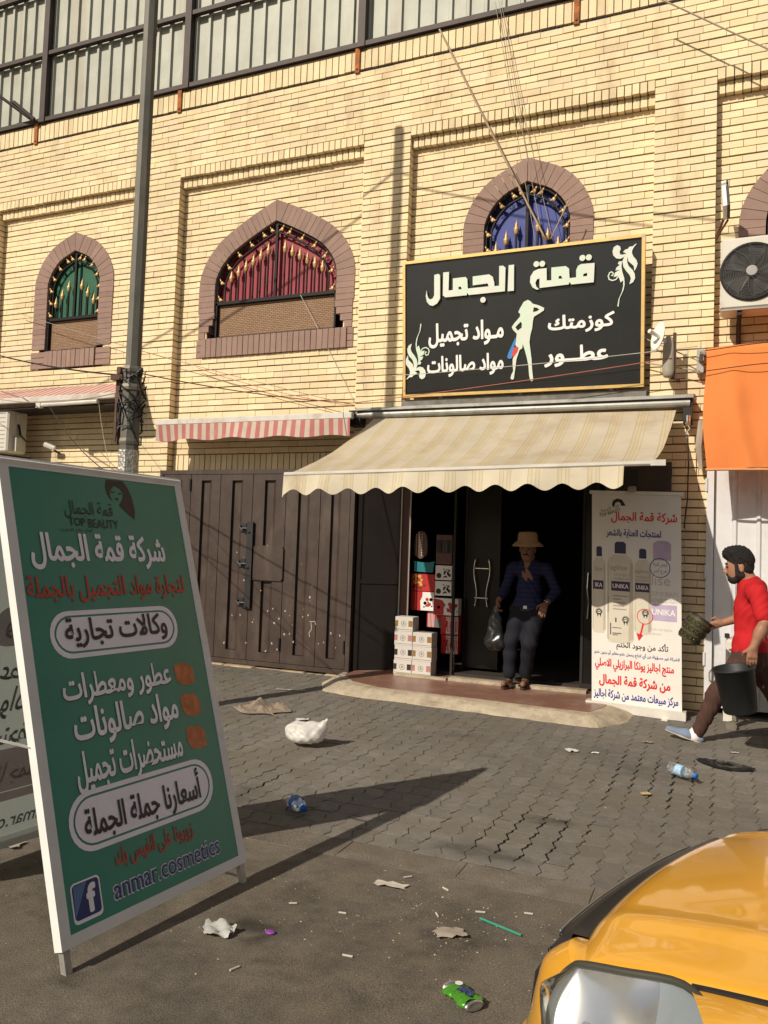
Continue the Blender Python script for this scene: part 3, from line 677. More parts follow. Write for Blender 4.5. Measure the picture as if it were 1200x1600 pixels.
# folded brown leaf right of the opening
fl = thing('folded_gate_leaf', 'brown steel gate leaf folded back behind the top of the banner', 'gate', (-.75, -.05, .1))
mb = MB(); mb.box(-1.06, -.455, -.085, -.05, .1, 2.37); mb.build('panel', M_gate, fl)
mb = MB(); mb.box(-1.0, -.76, -.095, -.086, 1.9, 2.3); mb.build('louvre', M_blk, fl); mb = MB(); mb.box(-.50, -.455, -.1, -.086, .1, 2.37); mb.build('edge', M_gate, fl)
mb = MB(); mb.lathe((-.80, -.5, 2.08), (1, 0, 0), [(.02, 0), (.028, .01), (.028, .06), (.02, .07)], 10); mb.tube([(-.8, -.5, 2.08), (-.8, -.1, 2.1)], .008, 6)
tag(mb.build('small_lamp_socket', M_alu, base=(-.8, -.1, 2.1)), 'small grey lamp socket on a stub under the beige awning end', 'lamp')

# ------------------------------------------------------------------ product boxes inside the glass front
M_wbox = mat('white_carton', (.54, .51, .47), .6, var=.05); M_ink = mat('grey_ink', (.12, .11, .11), .7); M_amb = mat('amber_window', (.25, .14, .04), .4); M_pink = mat('pink_window', (.4, .17, .16), .4); M_dw = mat('dark_window', (.03, .02, .02), .4)
def carton(x, y, z, wx, wy, wz, tint, label):
    o = thing('product_box', label, 'box', (x + wx / 2, y + wy / 2, z), 'white product cartons stacked by the door')
    mb = MB(); mb.bbox(x, x + wx, y, y + wy, z, z + wz, .003); mb.build('carton', M_wbox, o)
    p = Plane((x, y, z), (1, 0, 0), (0, 0, 1)); mb = MB(); c = (wx * .48, wz * .52)
    for k in range(20):
        a = k / 20 * 2 * math.pi; poly(mb, p, [(c[0] + r * math.cos(b), c[1] + r * math.sin(b)) for r, b in ((.030, a), (.030, a + .32), (.026, a + .32), (.026, a))], lift=.001)
    for k in range(3): poly(mb, p, ribbon([(c[0] - .012 + .012 * k, c[1] - .012), (c[0] + .002 * k, c[1] + .014)], .004), lift=.001)
    poly(mb, p, ribbon([(.01, wz * .13), (wx - .01, wz * .13)], .004), lift=.001); mb.build('emblem', M_ink, o)
    mb = MB(); poly(mb, p, [(.002, wz * .33), (.035, wz * .33), (.035, wz * .74), (.002, wz * .74)], lift=.001); poly(mb, p, [(wx - .05, wz * .33), (wx - .004, wz * .33), (wx - .004, wz * .74), (wx - .05, wz * .74)], lift=.001); split_loose(mb.build('clear_window', tint, o))
bw_, bh_ = .203, .152
carton(-3.235, .02, .137 + 3 * bh_ + .003, bw_, .18, bh_, M_amb, 'white carton with amber windows alone on top of the stack')
for r, (lw, t1, t2, nm) in enumerate((('bottom', M_dw, M_pink, ('white carton with dark windows, bottom left of the stack', 'white carton with a red window, bottom right of the stack')), ('second', M_dw, M_amb, ('white carton with dark windows, left in the second row up', 'white carton with amber windows, right in the second row up')), ('third', M_pink, M_amb, ('white carton with pink windows under the single top carton', 'white carton with amber windows, right in the third row up')))):
    carton(-3.235 + rnd.uniform(-.006, .004), .02, .137 + r * (bh_ + .001), bw_, .18, bh_, t1, nm[0]); carton(-3.028 + rnd.uniform(-.003, .004), .02, .137 + r * (bh_ + .001), bw_ + .01, .18, bh_, t2, nm[1])
M_redb = mat('red_print', (.42, .02, .018), .45); M_white = mat('white_print', (.72, .70, .66), .5, var=.04); M_black = mat('black_print', (.012, .012, .012), .5); M_teal = mat('teal_film', (.01, .17, .20), .4); M_yel = mat('yellow_print', (.55, .34, .08), .5)
def pbox(x0, x1, z0, z1, y, m, label, deco, dep=.12, group='product boxes shelved inside the glass front'):
    o = thing('product_box', label, 'box', ((x0 + x1) / 2, y + dep / 2, z0), group)
    mb = MB(); mb.bbox(x0, x1, y, y + dep, z0, z1, .003); mb.build('carton', m, o)
    p = Plane((x0, y, z0), (1, 0, 0), (0, 0, 1)); W, H = x1 - x0, z1 - z0
    for mm, polys in deco(W, H):
        mb = MB()
        for i, q in enumerate(polys): poly(mb, p, q, lift=.001 + .0003 * (i % 3))
        mb.build('print', mm, o)
    return o
def blobs(W, H, u0, v0, u1, v1, n, r, seed):
    q = random.Random(seed); out = []
    for i in range(n): out.append(circle((W * q.uniform(u0, u1), H * q.uniform(v0, v1)), r * q.uniform(.6, 1.2), 8))
    return out
def plaid(W, H, a, b):
    P = []
    for k in np.arange(a + .04, b, .09): P.append([(W * k, .004), (W * k + .006, .004), (W * k + .006, H - .004), (W * k, H - .004)])
    return P
pbox(-3.205, -2.925, 1.015, 1.205, .38, M_redb, 'red carton with yellow berries behind the glass, under the teal pouch', lambda W, H: [(M_yel, blobs(W, H, .12, .35, .5, .9, 16, .017, 1)), (mat('deep_red_print', (.2, .01, .01), .5), blobs(W, H, .1, .1, .55, .35, 8, .02, 2))])
pbox(-3.205, -2.925, .80, 1.01, .38, M_redb, 'red carton with red berries on a white corner', lambda W, H: [(M_white, [[(W * .44, .004), (W - .004, .004), (W - .004, H - .004), (W * .50, H - .004), (W * .5, H * .75), (W * .41, H * .5)]]), (M_redb, [circle((W * a, H * b), .02, 9) for a, b in ((.62, .4), (.7, .6), (.8, .35), (.86, .6), (.74, .3))]), (M_black, [circle((W * a, H * b), .01, 7) for a, b in ((.58, .2), (.66, .25), (.9, .25), (.74, .46))])])
pbox(-2.915, -2.73, 1.32, 1.645, .36, mat('dusky_pink_card', (.12, .055, .05), .6), 'dark pink hanging card of hair tools, topmost of its column', lambda W, H: [(M_black, [[(W * .05, H * .38), (W * .95, H * .38), (W * .95, H * .82), (W * .05, H * .82)]]), (MATS['grey_ink'], [[(W * a, H * .4), (W * a + .006, H * .4), (W * a + .01, H * .8), (W * a + .004, H * .8)] for a in (.3, .45, .6, .75)])], .05)
for z, nm in ((1.15, 'white carton with black flowers, upper of the pair'), (.978, 'white carton with black flowers, lower of the pair')):
    pbox(-2.915, -2.725, z, z + .158, .36, M_white, nm, lambda W, H: [(M_black, [circle((W * .22, H * .3), .03, 12)] + blobs(W, H, .5, .15, .95, .85, 22, .011, 7))])
pbox(-2.92, -2.635, .768, .952, .34, M_white, 'white and red carton with red berries above the plaid cartons', lambda W, H: [(M_redb, [[(.003, .003), (W * .42, .003), (W * .42, H * .45), (W * .5, H * .6), (W * .42, H * .75), (W * .36, H * .88), (.003, H * .97)]] + [circle((W * a, H * b), .022, 9) for a, b in ((.62, .3), (.7, .52), (.82, .45), (.9, .6), (.75, .25), (.66, .66))]), (M_black, [circle((W * a, H * b), .008, 7) for a, b in ((.55, .4), (.95, .25), (.7, .4))]), (M_white, [circle((W * .22, H * .45), .018, 8)])])
for z, nm in ((.56, 'red plaid carton just under the white and red berry carton'), (.355, 'red plaid carton at the foot of the column')):
    pbox(-2.83 if z > .5 else -2.82, -2.63, z, z + .20, .34, M_redb, nm, lambda W, H: [(M_white, plaid(W, H, .3, .98) + [[(W * .3, H * k), (W - .003, H * k), (W - .003, H * k + .007), (W * .3, H * k + .007)] for k in (.12, .78, .90)]), (mat('bright_red_print', (.62, .035, .03), .45), [[(W * .25, H * .78), (W * .9, H * .70), (W * .8, H * .25), (W * .55, H * .12), (W * .35, H * .4)]]), (M_white, [circle((W * .6, H * .5), .014, 8)])])
pbox(-3.02, -2.84, .62, .795, .42, M_redb, 'dark red plaid carton half hidden behind the white stack', lambda W, H: [(M_white, plaid(W, H, .05, .5)), (MATS['grey_ink'], [[(W * .5, .003), (W - .003, .003), (W - .003, H * .5), (W * .5, H * .6)]])])
mb = MB(); mb.box(-2.70, -2.665, .33, .36, .166, .35); tag(mb.build('wooden_prop', mat('raw_wood', (.42, .27, .12), .8, var=.2, scale=20), base=(-2.68, .34, .166)), 'short raw wooden strip standing below the plaid cartons', 'wood strip')
mb = MB(); pz = [(.0, 0), (.05, .02), (.10, .05), (.105, .15), (.09, .25), (.055, .30), (0, .315)]
mb.add([(-3.10 + sx * r, .37 + dy, 1.37 + h) for dy in (0, .02) for sx in (-.75, .75) for r, h in pz], [(0, 7, 8, 1), (1, 8, 9, 2), (2, 9, 10, 3), (3, 10, 11, 4), (4, 11, 12, 5), (5, 12, 13, 6)] + [(i, i + 1, i + 15, i + 14) for i in range(6)] + [(i + 7, i + 21, i + 22, i + 8) for i in range(6)])
hb = thing('hair_brush', 'brown oval hair brush hanging above the teal pouch', 'brush', (-3.1, .37, 1.37)); fix_normals(mb.build('brush_back', mat('brush_wood', (.10, .055, .04), .5), hb))
mb = MB()
for k in range(9): mb.ball((-3.085, .362, 1.41 + k * .029), (.006, .004, .009), 6, 4)
mb.build('bristles', M_white, hb)
mb = MB(); P = [(-3.18, 1.35), (-3.165, 1.30), (-3.17, 1.23), (-2.95, 1.225), (-2.94, 1.29), (-2.93, 1.35), (-3.0, 1.335), (-3.1, 1.335)]
mb.loft([[(a, .36, b) for a, b in P], [(a, .385, b) for a, b in P]]); tag(fix_normals(mb.build('teal_pouch', M_teal, base=(-3.05, .37, 1.22))), 'teal film pouch hanging under the hair brush', 'pouch')

# ------------------------------------------------------------------ awnings
ag = thing('beige_awning', 'large dusty beige striped awning with scalloped valance over the shop', 'awning', (-2.0, -.1, 2.93))
bd = [(0, (.50, .44, .335)), (.30, (.39, .32, .215)), (.335, (.49, .43, .29)), (.43, (.39, .32, .215)), (.455, (.50, .41, .27)), (.56, (.39, .32, .215)), (.585, (.50, .44, .31)), (.68, (.39, .32, .215)), (.705, (.50, .44, .335))]
M_awn = add_translucent(mat('beige_striped_canvas', (.6, .5, .34), .9, var=.08, scale=3, bump=.15, bscale=200, stripes=('X', .235, bd), dirt=((.36, .265, .165), 1.6, .52, .82), spec=.1), (.5, .4, .26), .10)
TL, TR, FR, FL = (-3.50, -.13, 2.872), (-.42, -.13, 2.85), (-.515, -1.60, 2.183), (-3.70, -1.63, 2.108)
V = []; NX, NY = 90, 26
for j in range(NY + 1):
    t = j / NY
    for i in range(NX + 1):
        s_ = i / NX; p = [(TL[k] * (1 - s_) + TR[k] * s_) * (1 - t) + (FL[k] * (1 - s_) + FR[k] * s_) * t for k in range(3)]
        sag = -.075 * math.sin(math.pi * t) * (1 + .15 * math.sin(s_ * 9)) + .010 * math.sin(s_ * 21 + t * 3) * math.sin(math.pi * t) + .02 * (fbm(s_ * 6, t * 3, 1.2, 3) - .5) * math.sin(math.pi * t)
        V.append((p[0], p[1], p[2] + sag))
Fs = [(j * (NX + 1) + i, (j + 1) * (NX + 1) + i, (j + 1) * (NX + 1) + i + 1, j * (NX + 1) + i + 1) for j in range(NY) for i in range(NX)]
mesh_obj('canvas', V, Fs, M_awn, ag, smooth=True)
V = []; NX = 180; xa, xb = -3.715, -.715
for j in range(7):
    t = j / 6
    for i in range(NX + 1):
        s_ = i / NX; x = xa + (xb - xa) * s_; ph = (x - xa) / .268; L = .165 + .028 * math.cos(2 * math.pi * ph + .4) * (.25 + .75 * t) - (0.0 if i else -.02)
        f_ = s_; yf = -1.63 + .03 * f_ - .012; zf = 2.108 + .075 * f_ * .93
        V.append((x, yf - .018 * t * math.sin(x * 7) - .012 * t * math.sin(x * 17 + 1) - .02 * t, zf - L * t))
Fs = [(j * (NX + 1) + i, (j + 1) * (NX + 1) + i, (j + 1) * (NX + 1) + i + 1, j * (NX + 1) + i + 1) for j in range(6) for i in range(NX)]
bd2 = [(0, (.62, .56, .43)), (.30, (.47, .40, .28)), (.325, (.60, .52, .35)), (.43, (.48, .41, .29)), (.455, (.61, .55, .42)), (.56, (.48, .41, .29)), (.585, (.60, .52, .36)), (.68, (.47, .40, .28)), (.705, (.62, .56, .43))]
M_val = add_translucent(mat('beige_valance_canvas', (.6, .5, .34), .9, var=.07, scale=4, stripes=('X', .235, bd2), dirt=((.40, .30, .18), 2.2, .56, .82), spec=.1), (.5, .4, .26), .12)
mesh_obj('valance', V, Fs, M_val, ag, smooth=True)
M_bar = mat('grey_metal_bar', (.32, .32, .30), .5, metal=.3, var=.15, dirt=((.17, .15, .12), 6, .5, .7))
mb = MB(); mb.lathe((-3.72, -.13, 2.915), (1, -.0, .0), [(.038, 0), (.038, 1.6), (.038, 3.42)], 12); mb.box(-3.70, -.27, -.19, -.02, 2.955, 2.985); mb.build('roller', M_bar, ag)
mb = MB(); mb.tube([(-3.71, -1.63, 2.113), (-.46, -1.60, 2.188)], .021, 10); mb.box(-.52, -.41, -1.625, -1.585, 2.165, 2.21); mb.build('front_bar', mat('pale_bar', (.55, .52, .46), .45, metal=.3), ag)
for xx, kk in ((-3.3, .5), (-.75, -.5)):
    mb = MB(); mb.tube([(xx, -.12, 2.74), (xx + kk, -.85, 2.30), (xx + .1 * kk, -1.48, 2.10)], .018, 8); mb.build('arm', M_bar, ag)
mb = MB(); mb.box(-.36, -.28, -.14, .01, 2.73, 2.96); mb.box(-3.80, -3.66, -.15, .1, 2.80, 2.97); split_loose(mb.build('wall_bracket', M_dkm, ag))
mb = MB(); mb.tube([(-.315, -.17, 2.79), (-.315, -.17, 2.70)], .02, 8); mb.tube([(-.315, -.17, 2.70), (-.30, -.17, 2.67), (-.33, -.17, 2.63), (-.315, -.17, 2.61)], .007, 6); mb.build('crank_eye', M_chr, ag)
mb = MB(); mb.tube([(-.315, -.17, 2.61), (-.305, -.16, 2.35), (-.31, -.15, 2.0), (-.335, -.15, 1.75)], .006, 6); mb.build('pull_cord', M_blk, ag)

def retracted_awning(name, label, x0, x1, y, z, zr, val, group):
    o = thing(name, label, 'awning', ((x0 + x1) / 2, 0, z), group)
    mm = mat('red_striped_canvas', (.5, .3, .25), .9, var=.08, stripes=('X', .114, [(0, (.44, .165, .15)), (.5, (.52, .43, .355))]), spec=.1, dirt=((.42, .30, .24), 3, .55, .8))
    N_ = 80; V = [(x0 + (x1 - x0) * i / N_, yy, zz) for yy, zz in ((-.0, z + .27 if not val else z + .07), (y, z + .02)) for i in range(N_ + 1)]
    mesh_obj('canvas', V, [(i, N_ + 1 + i, N_ + 2 + i, i + 1) for i in range(N_)], mm, o)
    mb = MB(); mb.bbox(x0 - .02, x1 + .02, y - .03, y + .04, z - .035, z + .035, .008); mb.build('front_bar', mat('cream_bar', (.58, .55, .50), .5, var=.1, dirt=((.42, .33, .26), 4, .5, .7)), o)
    if val:
        V = []; N_ = 120
        for j in range(6):
            t = j / 5
            for i in range(N_ + 1):
                x = x0 + (x1 - x0) * i / N_; L = .185 + .012 * math.sin(i / N_ * 26) * t
                V.append((x - .03 * t * (1 - i / N_), y - .025 + .012 * t * math.sin(x * 9) - .03 * t * math.sin(x * 2.3), z - .03 - L * t))
        mesh_obj('valance', V, [(j * (N_ + 1) + i, (j + 1) * (N_ + 1) + i, (j + 1) * (N_ + 1) + i + 1, j * (N_ + 1) + i + 1) for j in range(5) for i in range(N_)], mm, o, smooth=True)
    else:
        mb = MB(); mb.box(x0, x1, y + .05, -.01, z - .10, z - .07); mb.build('cassette', M_dkm, o)
    return o
retracted_awning('striped_awning', 'rolled up red and white striped awning with hanging valance above the brown gate', -6.26, -3.70, -.30, 2.885, 0, True, 'retracted striped awnings')
retracted_awning('striped_awning', 'faded red striped awning behind the utility pole at far left', -9.6, -6.75, -.5, 3.20, 0, False, 'retracted striped awnings')
mb = MB(); mb.tube([(-7.95, -.52, 3.125), (-7.0, -.52, 3.135)], .026, 8); mb.box(-7.97, -7.9, -.55, -.49, 3.09, 3.16)
tag(mb.build('tube_lamp', mat('lamp_plastic', (.6, .58, .52), .5), base=(-7.5, -.52, 3.13)), 'white fluorescent tube lamp under the faded awning', 'lamp')

# ------------------------------------------------------------------ shop sign
T={'lam':[(0.418,1.288),(0.466,1.294),(0.482,1.277),(0.482,1.036),(0.449,0.988),(0.4,0.966),(0.364,0.979),(0.335,1.015),(0.323,1.075),(0.332,1.135),(0.339,1.09),(0.35,1.056),(0.373,1.035),(0.4,1.045),(0.417,1.075)],'amjl':[(0.517,1.303),(0.581,1.302),(0.575,1.11),(0.623,1.112),(0.623,1.23),(0.76,1.232),(0.779,1.21),(0.784,1.111),(1.008,1.112),(0.995,1.144),(0.838,1.139),(0.838,1.229),(1.012,1.233),(1.05,1.203),(1.065,1.145),(1.067,1.108),(1.116,1.108),(1.117,1.306),(1.158,1.305),(1.182,1.283),(1.176,1.047),(0.795,1.044),(0.779,1.07),(0.773,1.044),(0.542,1.043),(0.513,1.066)],'amjl_h':[[(0.682,1.137),(0.708,1.14),(0.721,1.113),(0.686,1.108)]],'alif':[(1.215,1.303),(1.27,1.304),(1.269,1.043),(1.205,1.044)],'qma':[(1.529,1.046),(1.529,1.141),(1.503,1.134),(1.487,1.101),(1.497,1.062),(1.526,1.033),(1.497,1.033),(1.458,1.059),(1.433,1.112),(1.438,1.169),(1.47,1.217),(1.515,1.234),(1.599,1.235),(1.601,1.112),(1.647,1.11),(1.646,1.235),(1.788,1.234),(1.82,1.206),(1.825,1.113),(1.889,1.114),(1.889,1.186),(1.907,1.224),(1.937,1.238),(2.065,1.235),(2.058,1.051),(1.842,1.05),(1.825,1.077),(1.817,1.053)],'qma_h':[[(1.717,1.119),(1.72,1.144),(1.742,1.146),(1.756,1.115)],[(1.954,1.117),(1.96,1.141),(1.996,1.149),(1.994,1.116)]],'dots':[(0.947,0.981),(1.496,1.285),(1.555,1.282),(1.948,1.296),(2.009,1.295)],'fig':[(1.311,0.828),(1.329,0.866),(1.345,0.892),(1.366,0.926),(1.406,0.943),(1.433,0.929),(1.458,0.9),(1.525,0.876),(1.573,0.848),(1.57,0.824),(1.525,0.798),(1.471,0.77),(1.462,0.738),(1.453,0.655),(1.435,0.59),(1.426,0.518),(1.436,0.44),(1.448,0.349),(1.455,0.234),(1.467,0.137),(1.455,0.125),(1.437,0.132),(1.424,0.187),(1.418,0.278),(1.399,0.37),(1.377,0.449),(1.359,0.505),(1.353,0.463),(1.325,0.447),(1.313,0.411),(1.294,0.358),(1.285,0.286),(1.273,0.201),(1.267,0.159),(1.249,0.151),(1.233,0.167),(1.242,0.203),(1.261,0.239),(1.254,0.318),(1.257,0.372),(1.279,0.414),(1.3,0.479),(1.282,0.498),(1.291,0.576),(1.297,0.612),(1.256,0.657),(1.244,0.683),(1.268,0.717),(1.305,0.756),(1.33,0.784),(1.33,0.809)],'fig_h':[[(1.281,0.68),(1.336,0.73),(1.349,0.711),(1.346,0.669),(1.306,0.643)],[(1.467,0.863),(1.5,0.857),(1.525,0.837),(1.501,0.821),(1.461,0.816)]],'blue':[(1.281,0.571),(1.291,0.552),(1.272,0.487),(1.245,0.367),(1.214,0.364),(1.198,0.382),(1.213,0.43),(1.238,0.483)],'red':[(1.275,0.48),(1.313,0.478),(1.303,0.436),(1.263,0.381),(1.245,0.388),(1.254,0.433)],'leaf':[(0.157,0.592),(0.122,0.575),(0.104,0.538),(0.108,0.499),(0.127,0.46),(0.164,0.419),(0.177,0.384),(0.179,0.355),(0.175,0.329),(0.168,0.372),(0.145,0.395),(0.118,0.422),(0.111,0.472),(0.092,0.436),(0.083,0.403),(0.094,0.368),(0.122,0.332),(0.136,0.297),(0.133,0.272),(0.117,0.243),(0.092,0.216),(0.103,0.216),(0.131,0.236),(0.159,0.236),(0.172,0.253),(0.2,0.26),(0.218,0.28),(0.191,0.294),(0.209,0.332),(0.223,0.365),(0.214,0.42),(0.186,0.465),(0.154,0.505),(0.143,0.54)],'stem':[(0.255,0.797),(0.267,0.789),(0.255,0.723),(0.226,0.657),(0.214,0.603),(0.214,0.548),(0.237,0.567),(0.255,0.515),(0.259,0.502),(0.303,0.51),(0.291,0.467),(0.246,0.444),(0.287,0.448),(0.278,0.421),(0.246,0.397),(0.266,0.388),(0.255,0.365),(0.225,0.365),(0.232,0.415),(0.223,0.467),(0.205,0.527),(0.2,0.587),(0.21,0.641),(0.246,0.719)],'curl':[(0.259,0.507),(0.282,0.533),(0.314,0.541),(0.345,0.526),(0.354,0.496),(0.341,0.463),(0.323,0.456),(0.307,0.474),(0.312,0.493),(0.327,0.49)],'bean':[(0.186,0.295),(0.214,0.331),(0.246,0.342),(0.282,0.332),(0.309,0.3),(0.316,0.262),(0.305,0.224),(0.273,0.207),(0.246,0.223),(0.239,0.249),(0.25,0.274),(0.243,0.3),(0.223,0.305)],'flc':[(0.084,0.81),(0.359,0.203)],'flc1':[(2.206,1.371),(2.443,0.805)],'hair':[(0.498,1.779),(0.487,1.745),(0.49,1.715),(0.502,1.696),(0.518,1.682),(0.507,1.703),(0.508,1.73),(0.523,1.741),(0.533,1.754),(0.549,1.75),(0.568,1.742),(0.579,1.726),(0.574,1.702),(0.56,1.681),(0.546,1.67),(0.57,1.648),(0.595,1.626),(0.622,1.607),(0.631,1.648),(0.627,1.703),(0.611,1.749),(0.588,1.78)],'eyes':[[(0.514,1.729),(0.523,1.723),(0.534,1.727)],[(0.552,1.722),(0.561,1.719),(0.571,1.725)]],'mouth':[(0.54,1.695)]}
sg = thing('shop_sign', 'big black shop sign board with gold rim and white Arabic lettering', 'sign', (-2.0, -.06, 3.08))
SP = Plane((-3.25, -.06, 3.08), (1, 0, 0), (0, -.14, 1.45))
def slab(mb, pl, u0, u1, v0, v1, n0, n1):
    mb.add([pl.at(u, v, n) for n in (n0, n1) for v in (v0, v1) for u in (u0, u1)], [(4, 5, 7, 6), (0, 2, 3, 1), (0, 1, 5, 4), (2, 6, 7, 3), (0, 4, 6, 2), (1, 3, 7, 5)])
mb = MB(); slab(mb, SP, .075, 2.51, .05, 1.44, -.08, 0); mb.build('board', mat('black_sign_face', (.012, .014, .016), .22, var=.2, scale=2, spec=.5), sg)
M_gr = mat('gold_sign_rim', (.75, .52, .20), .35, metal=.5, var=.12, dirt=((.5, .42, .3), 8, .55, .7))
mb = MB(); slab(mb, SP, .055, .085, .02, 1.465, -.08, .02); slab(mb, SP, 2.50, 2.53, .02, 1.465, -.08, .02); slab(mb, SP, .085, 2.50, 1.435, 1.465, -.08, .02); slab(mb, SP, .085, 2.50, .02, .05, -.08, .02); mb.build('rim', M_gr, sg)
M_pearl = mat('pearl_letter', (.72, .74, .66), .25, metal=.12, var=.08, scale=2.5, spec=.6, dirt=((.62, .76, .62), 3, .45, .6))
mb = MB()
for k in ('lam', 'alif'): poly(mb, SP, T[k], lift=.012, thick=.02)
poly(mb, SP, T['amjl'], T['amjl_h'], lift=.012, thick=.02); poly(mb, SP, T['qma'], T['qma_h'], lift=.012, thick=.02)
for c in T['dots']: poly(mb, SP, circle(c, .029 if c[1] < 1.2 or 1 else .03, 16), lift=.012, thick=.02)
mb.build('title_lettering', M_pearl, sg)
mb = MB(); poly(mb, SP, T['fig'], T['fig_h'], lift=.006, thick=.008); mb.build('silhouette_figure', M_pearl, sg)
mb = MB(); poly(mb, SP, T['blue'], lift=.008, thick=.008); mb.build('blue_dryer', mat('blue_acrylic', (.05, .22, .55), .3), sg)
mb = MB(); poly(mb, SP, T['red'], lift=.010, thick=.009); mb.build('red_dryer', mat('red_acrylic', (.65, .06, .05), .3), sg)
for turn in (0, 1):
    mb = MB(); (a0, b0), (a1, b1) = T['flc']; cu, cv = (a0 + a1) / 2, (b0 + b1) / 2; (c0, d0), (c1, d1) = T['flc1']; tu, tv = (c0 + c1) / 2, (d0 + d1) / 2
    f_ = (lambda P: [(2 * cu - x + tu - cu, 2 * cv - y + tv - cv) for x, y in P]) if turn else (lambda P: P)
    for k in ('leaf', 'stem', 'bean'): poly(mb, SP, f_(T[k]), lift=.006, thick=.006)
    poly(mb, SP, f_(ribbon(T['curl'], .012)), lift=.006, thick=.006); mb.build('floral_ornament', M_pearl, sg)
M_wl = mat('white_letter', (.78, .78, .76), .4, var=.03)
mb = MB()
text(mb, SP, 'كوزمتك', 1.61, .58, 2.255, .765, .03, .004, .006); text(mb, SP, 'عطــور', 1.575, .255, 2.20, .46, .035, .004, .006)
text(mb, SP, 'مـواد تجميل', .345, .525, 1.16, .785, .03, .004, .006); text(mb, SP, 'مواد صالونات', .33, .215, 1.16, .44, .03, .004, .006)
mb.build('lettering', M_wl, sg)
mb = MB()
for u in (.45, 1.3, 2.2): slab(mb, SP, u, u + .04, -.06, .05, -.07, -.03)
split_loose(mb.build('support_stub', M_bar, sg))
mb = MB(); mb.box(-3.22, -.7, -.04, .02, 2.99, 3.08); tag(mb.build('conduit_tray', mat('dusty_grey', (.16, .15, .13), .8, var=.3, scale=10), base=(-2, -.02, 3.0)), 'dusty grey cable tray between the sign and the awning roller', 'cable tray')

# ------------------------------------------------------------------ A-frame board
AL, AR = Vector((-1.976, -5.894, 0)), Vector((-1.868, -5.002, 0))
U_ = (AR - AL).normalized(); Nh = Vector((U_.y, -U_.x, 0)); th = R_(16.7); Vf = -Nh * math.sin(th) + Vector((0, 0, 1)) * math.cos(th)
af = thing('sandwich_board', 'green advertising sandwich board with white frame on metal legs', 'sign board', tuple(AL))
FP = Plane(AL, U_, Vf)
Vb = Nh * math.sin(th) + Vector((0, 0, 1)) * math.cos(th); Bo = AL - Nh * (2 * 1.80 * math.sin(th) + .03)
BP = Plane(Bo + U_ * .935, -U_, Vb)
M_grn = mat('green_print', (.045, .245, .175), .32, var=.06, scale=3, spec=.4)
M_wfr = mat('white_frame_paint', (.74, .73, .70), .45, var=.05, dirt=((.55, .52, .47), 5, .6, .8))
M_leg = mat('galvanised_tube', (.40, .39, .36), .5, metal=.5, var=.2, scale=20)
def frame(pl, name):
    mb = MB()
    for a, b, c, d in ((-.005, .036, .08, 1.825), (.90, .94, .08, 1.825), (.036, .90, 1.785, 1.825), (.036, .90, .08, .118)): slab(mb, pl, a, b, c, d, -.035, .004)
    mb.build(name, M_wfr, af)
    for a in (.006, .905):
        mb = MB(); slab(mb, pl, a, a + .026, -.0, .12, -.032, -.006); mb.build('leg', M_leg, af)
frame(FP, 'front_frame')
mb = MB(); slab(mb, FP, .036, .90, .118, 1.785, -.012, 0); mb.build('front_panel', M_grn, af)
M_bk = add_translucent(mat('backlit_print_film', (.30, .34, .32), .5, var=.05), (.36, .40, .37), .5)
frame(BP, 'back_frame')
mb = MB(); mb.add([BP.at(u, v, 0) for u, v in ((.036, .118), (.90, .118), (.90, 1.785), (.036, 1.785))], [(0, 1, 2, 3)]); mb.build('back_panel', M_bk, af)
for s_ in (0, .935): 
    mb = MB(); p0 = FP.at(s_, .75, -.02); p1 = BP.at(.935 - s_, .75, -.02); mb.tube([p0, p1], .006, 6); mb.build('spreader', M_leg, af)
mb = MB(); mb.tube([FP.at(0.0, 1.81, -.03), FP.at(.93, 1.81, -.03)], .012, 8); mb.build('hinge', M_leg, af)
M_lil = mat('pale_lilac_print', (.92, .87, .93), .45, var=.03); M_rprint = mat('brick_red_print', (.52, .06, .035), .45); M_brk = mat('dark_brown_print', (.035, .022, .02), .45); M_navy = mat('navy_print', (.03, .035, .16), .4); M_teald = mat('dark_teal_print', (.02, .09, .075), .4)
M_bull = mat('copper_print', (.50, .15, .045), .4, var=.3, scale=30)
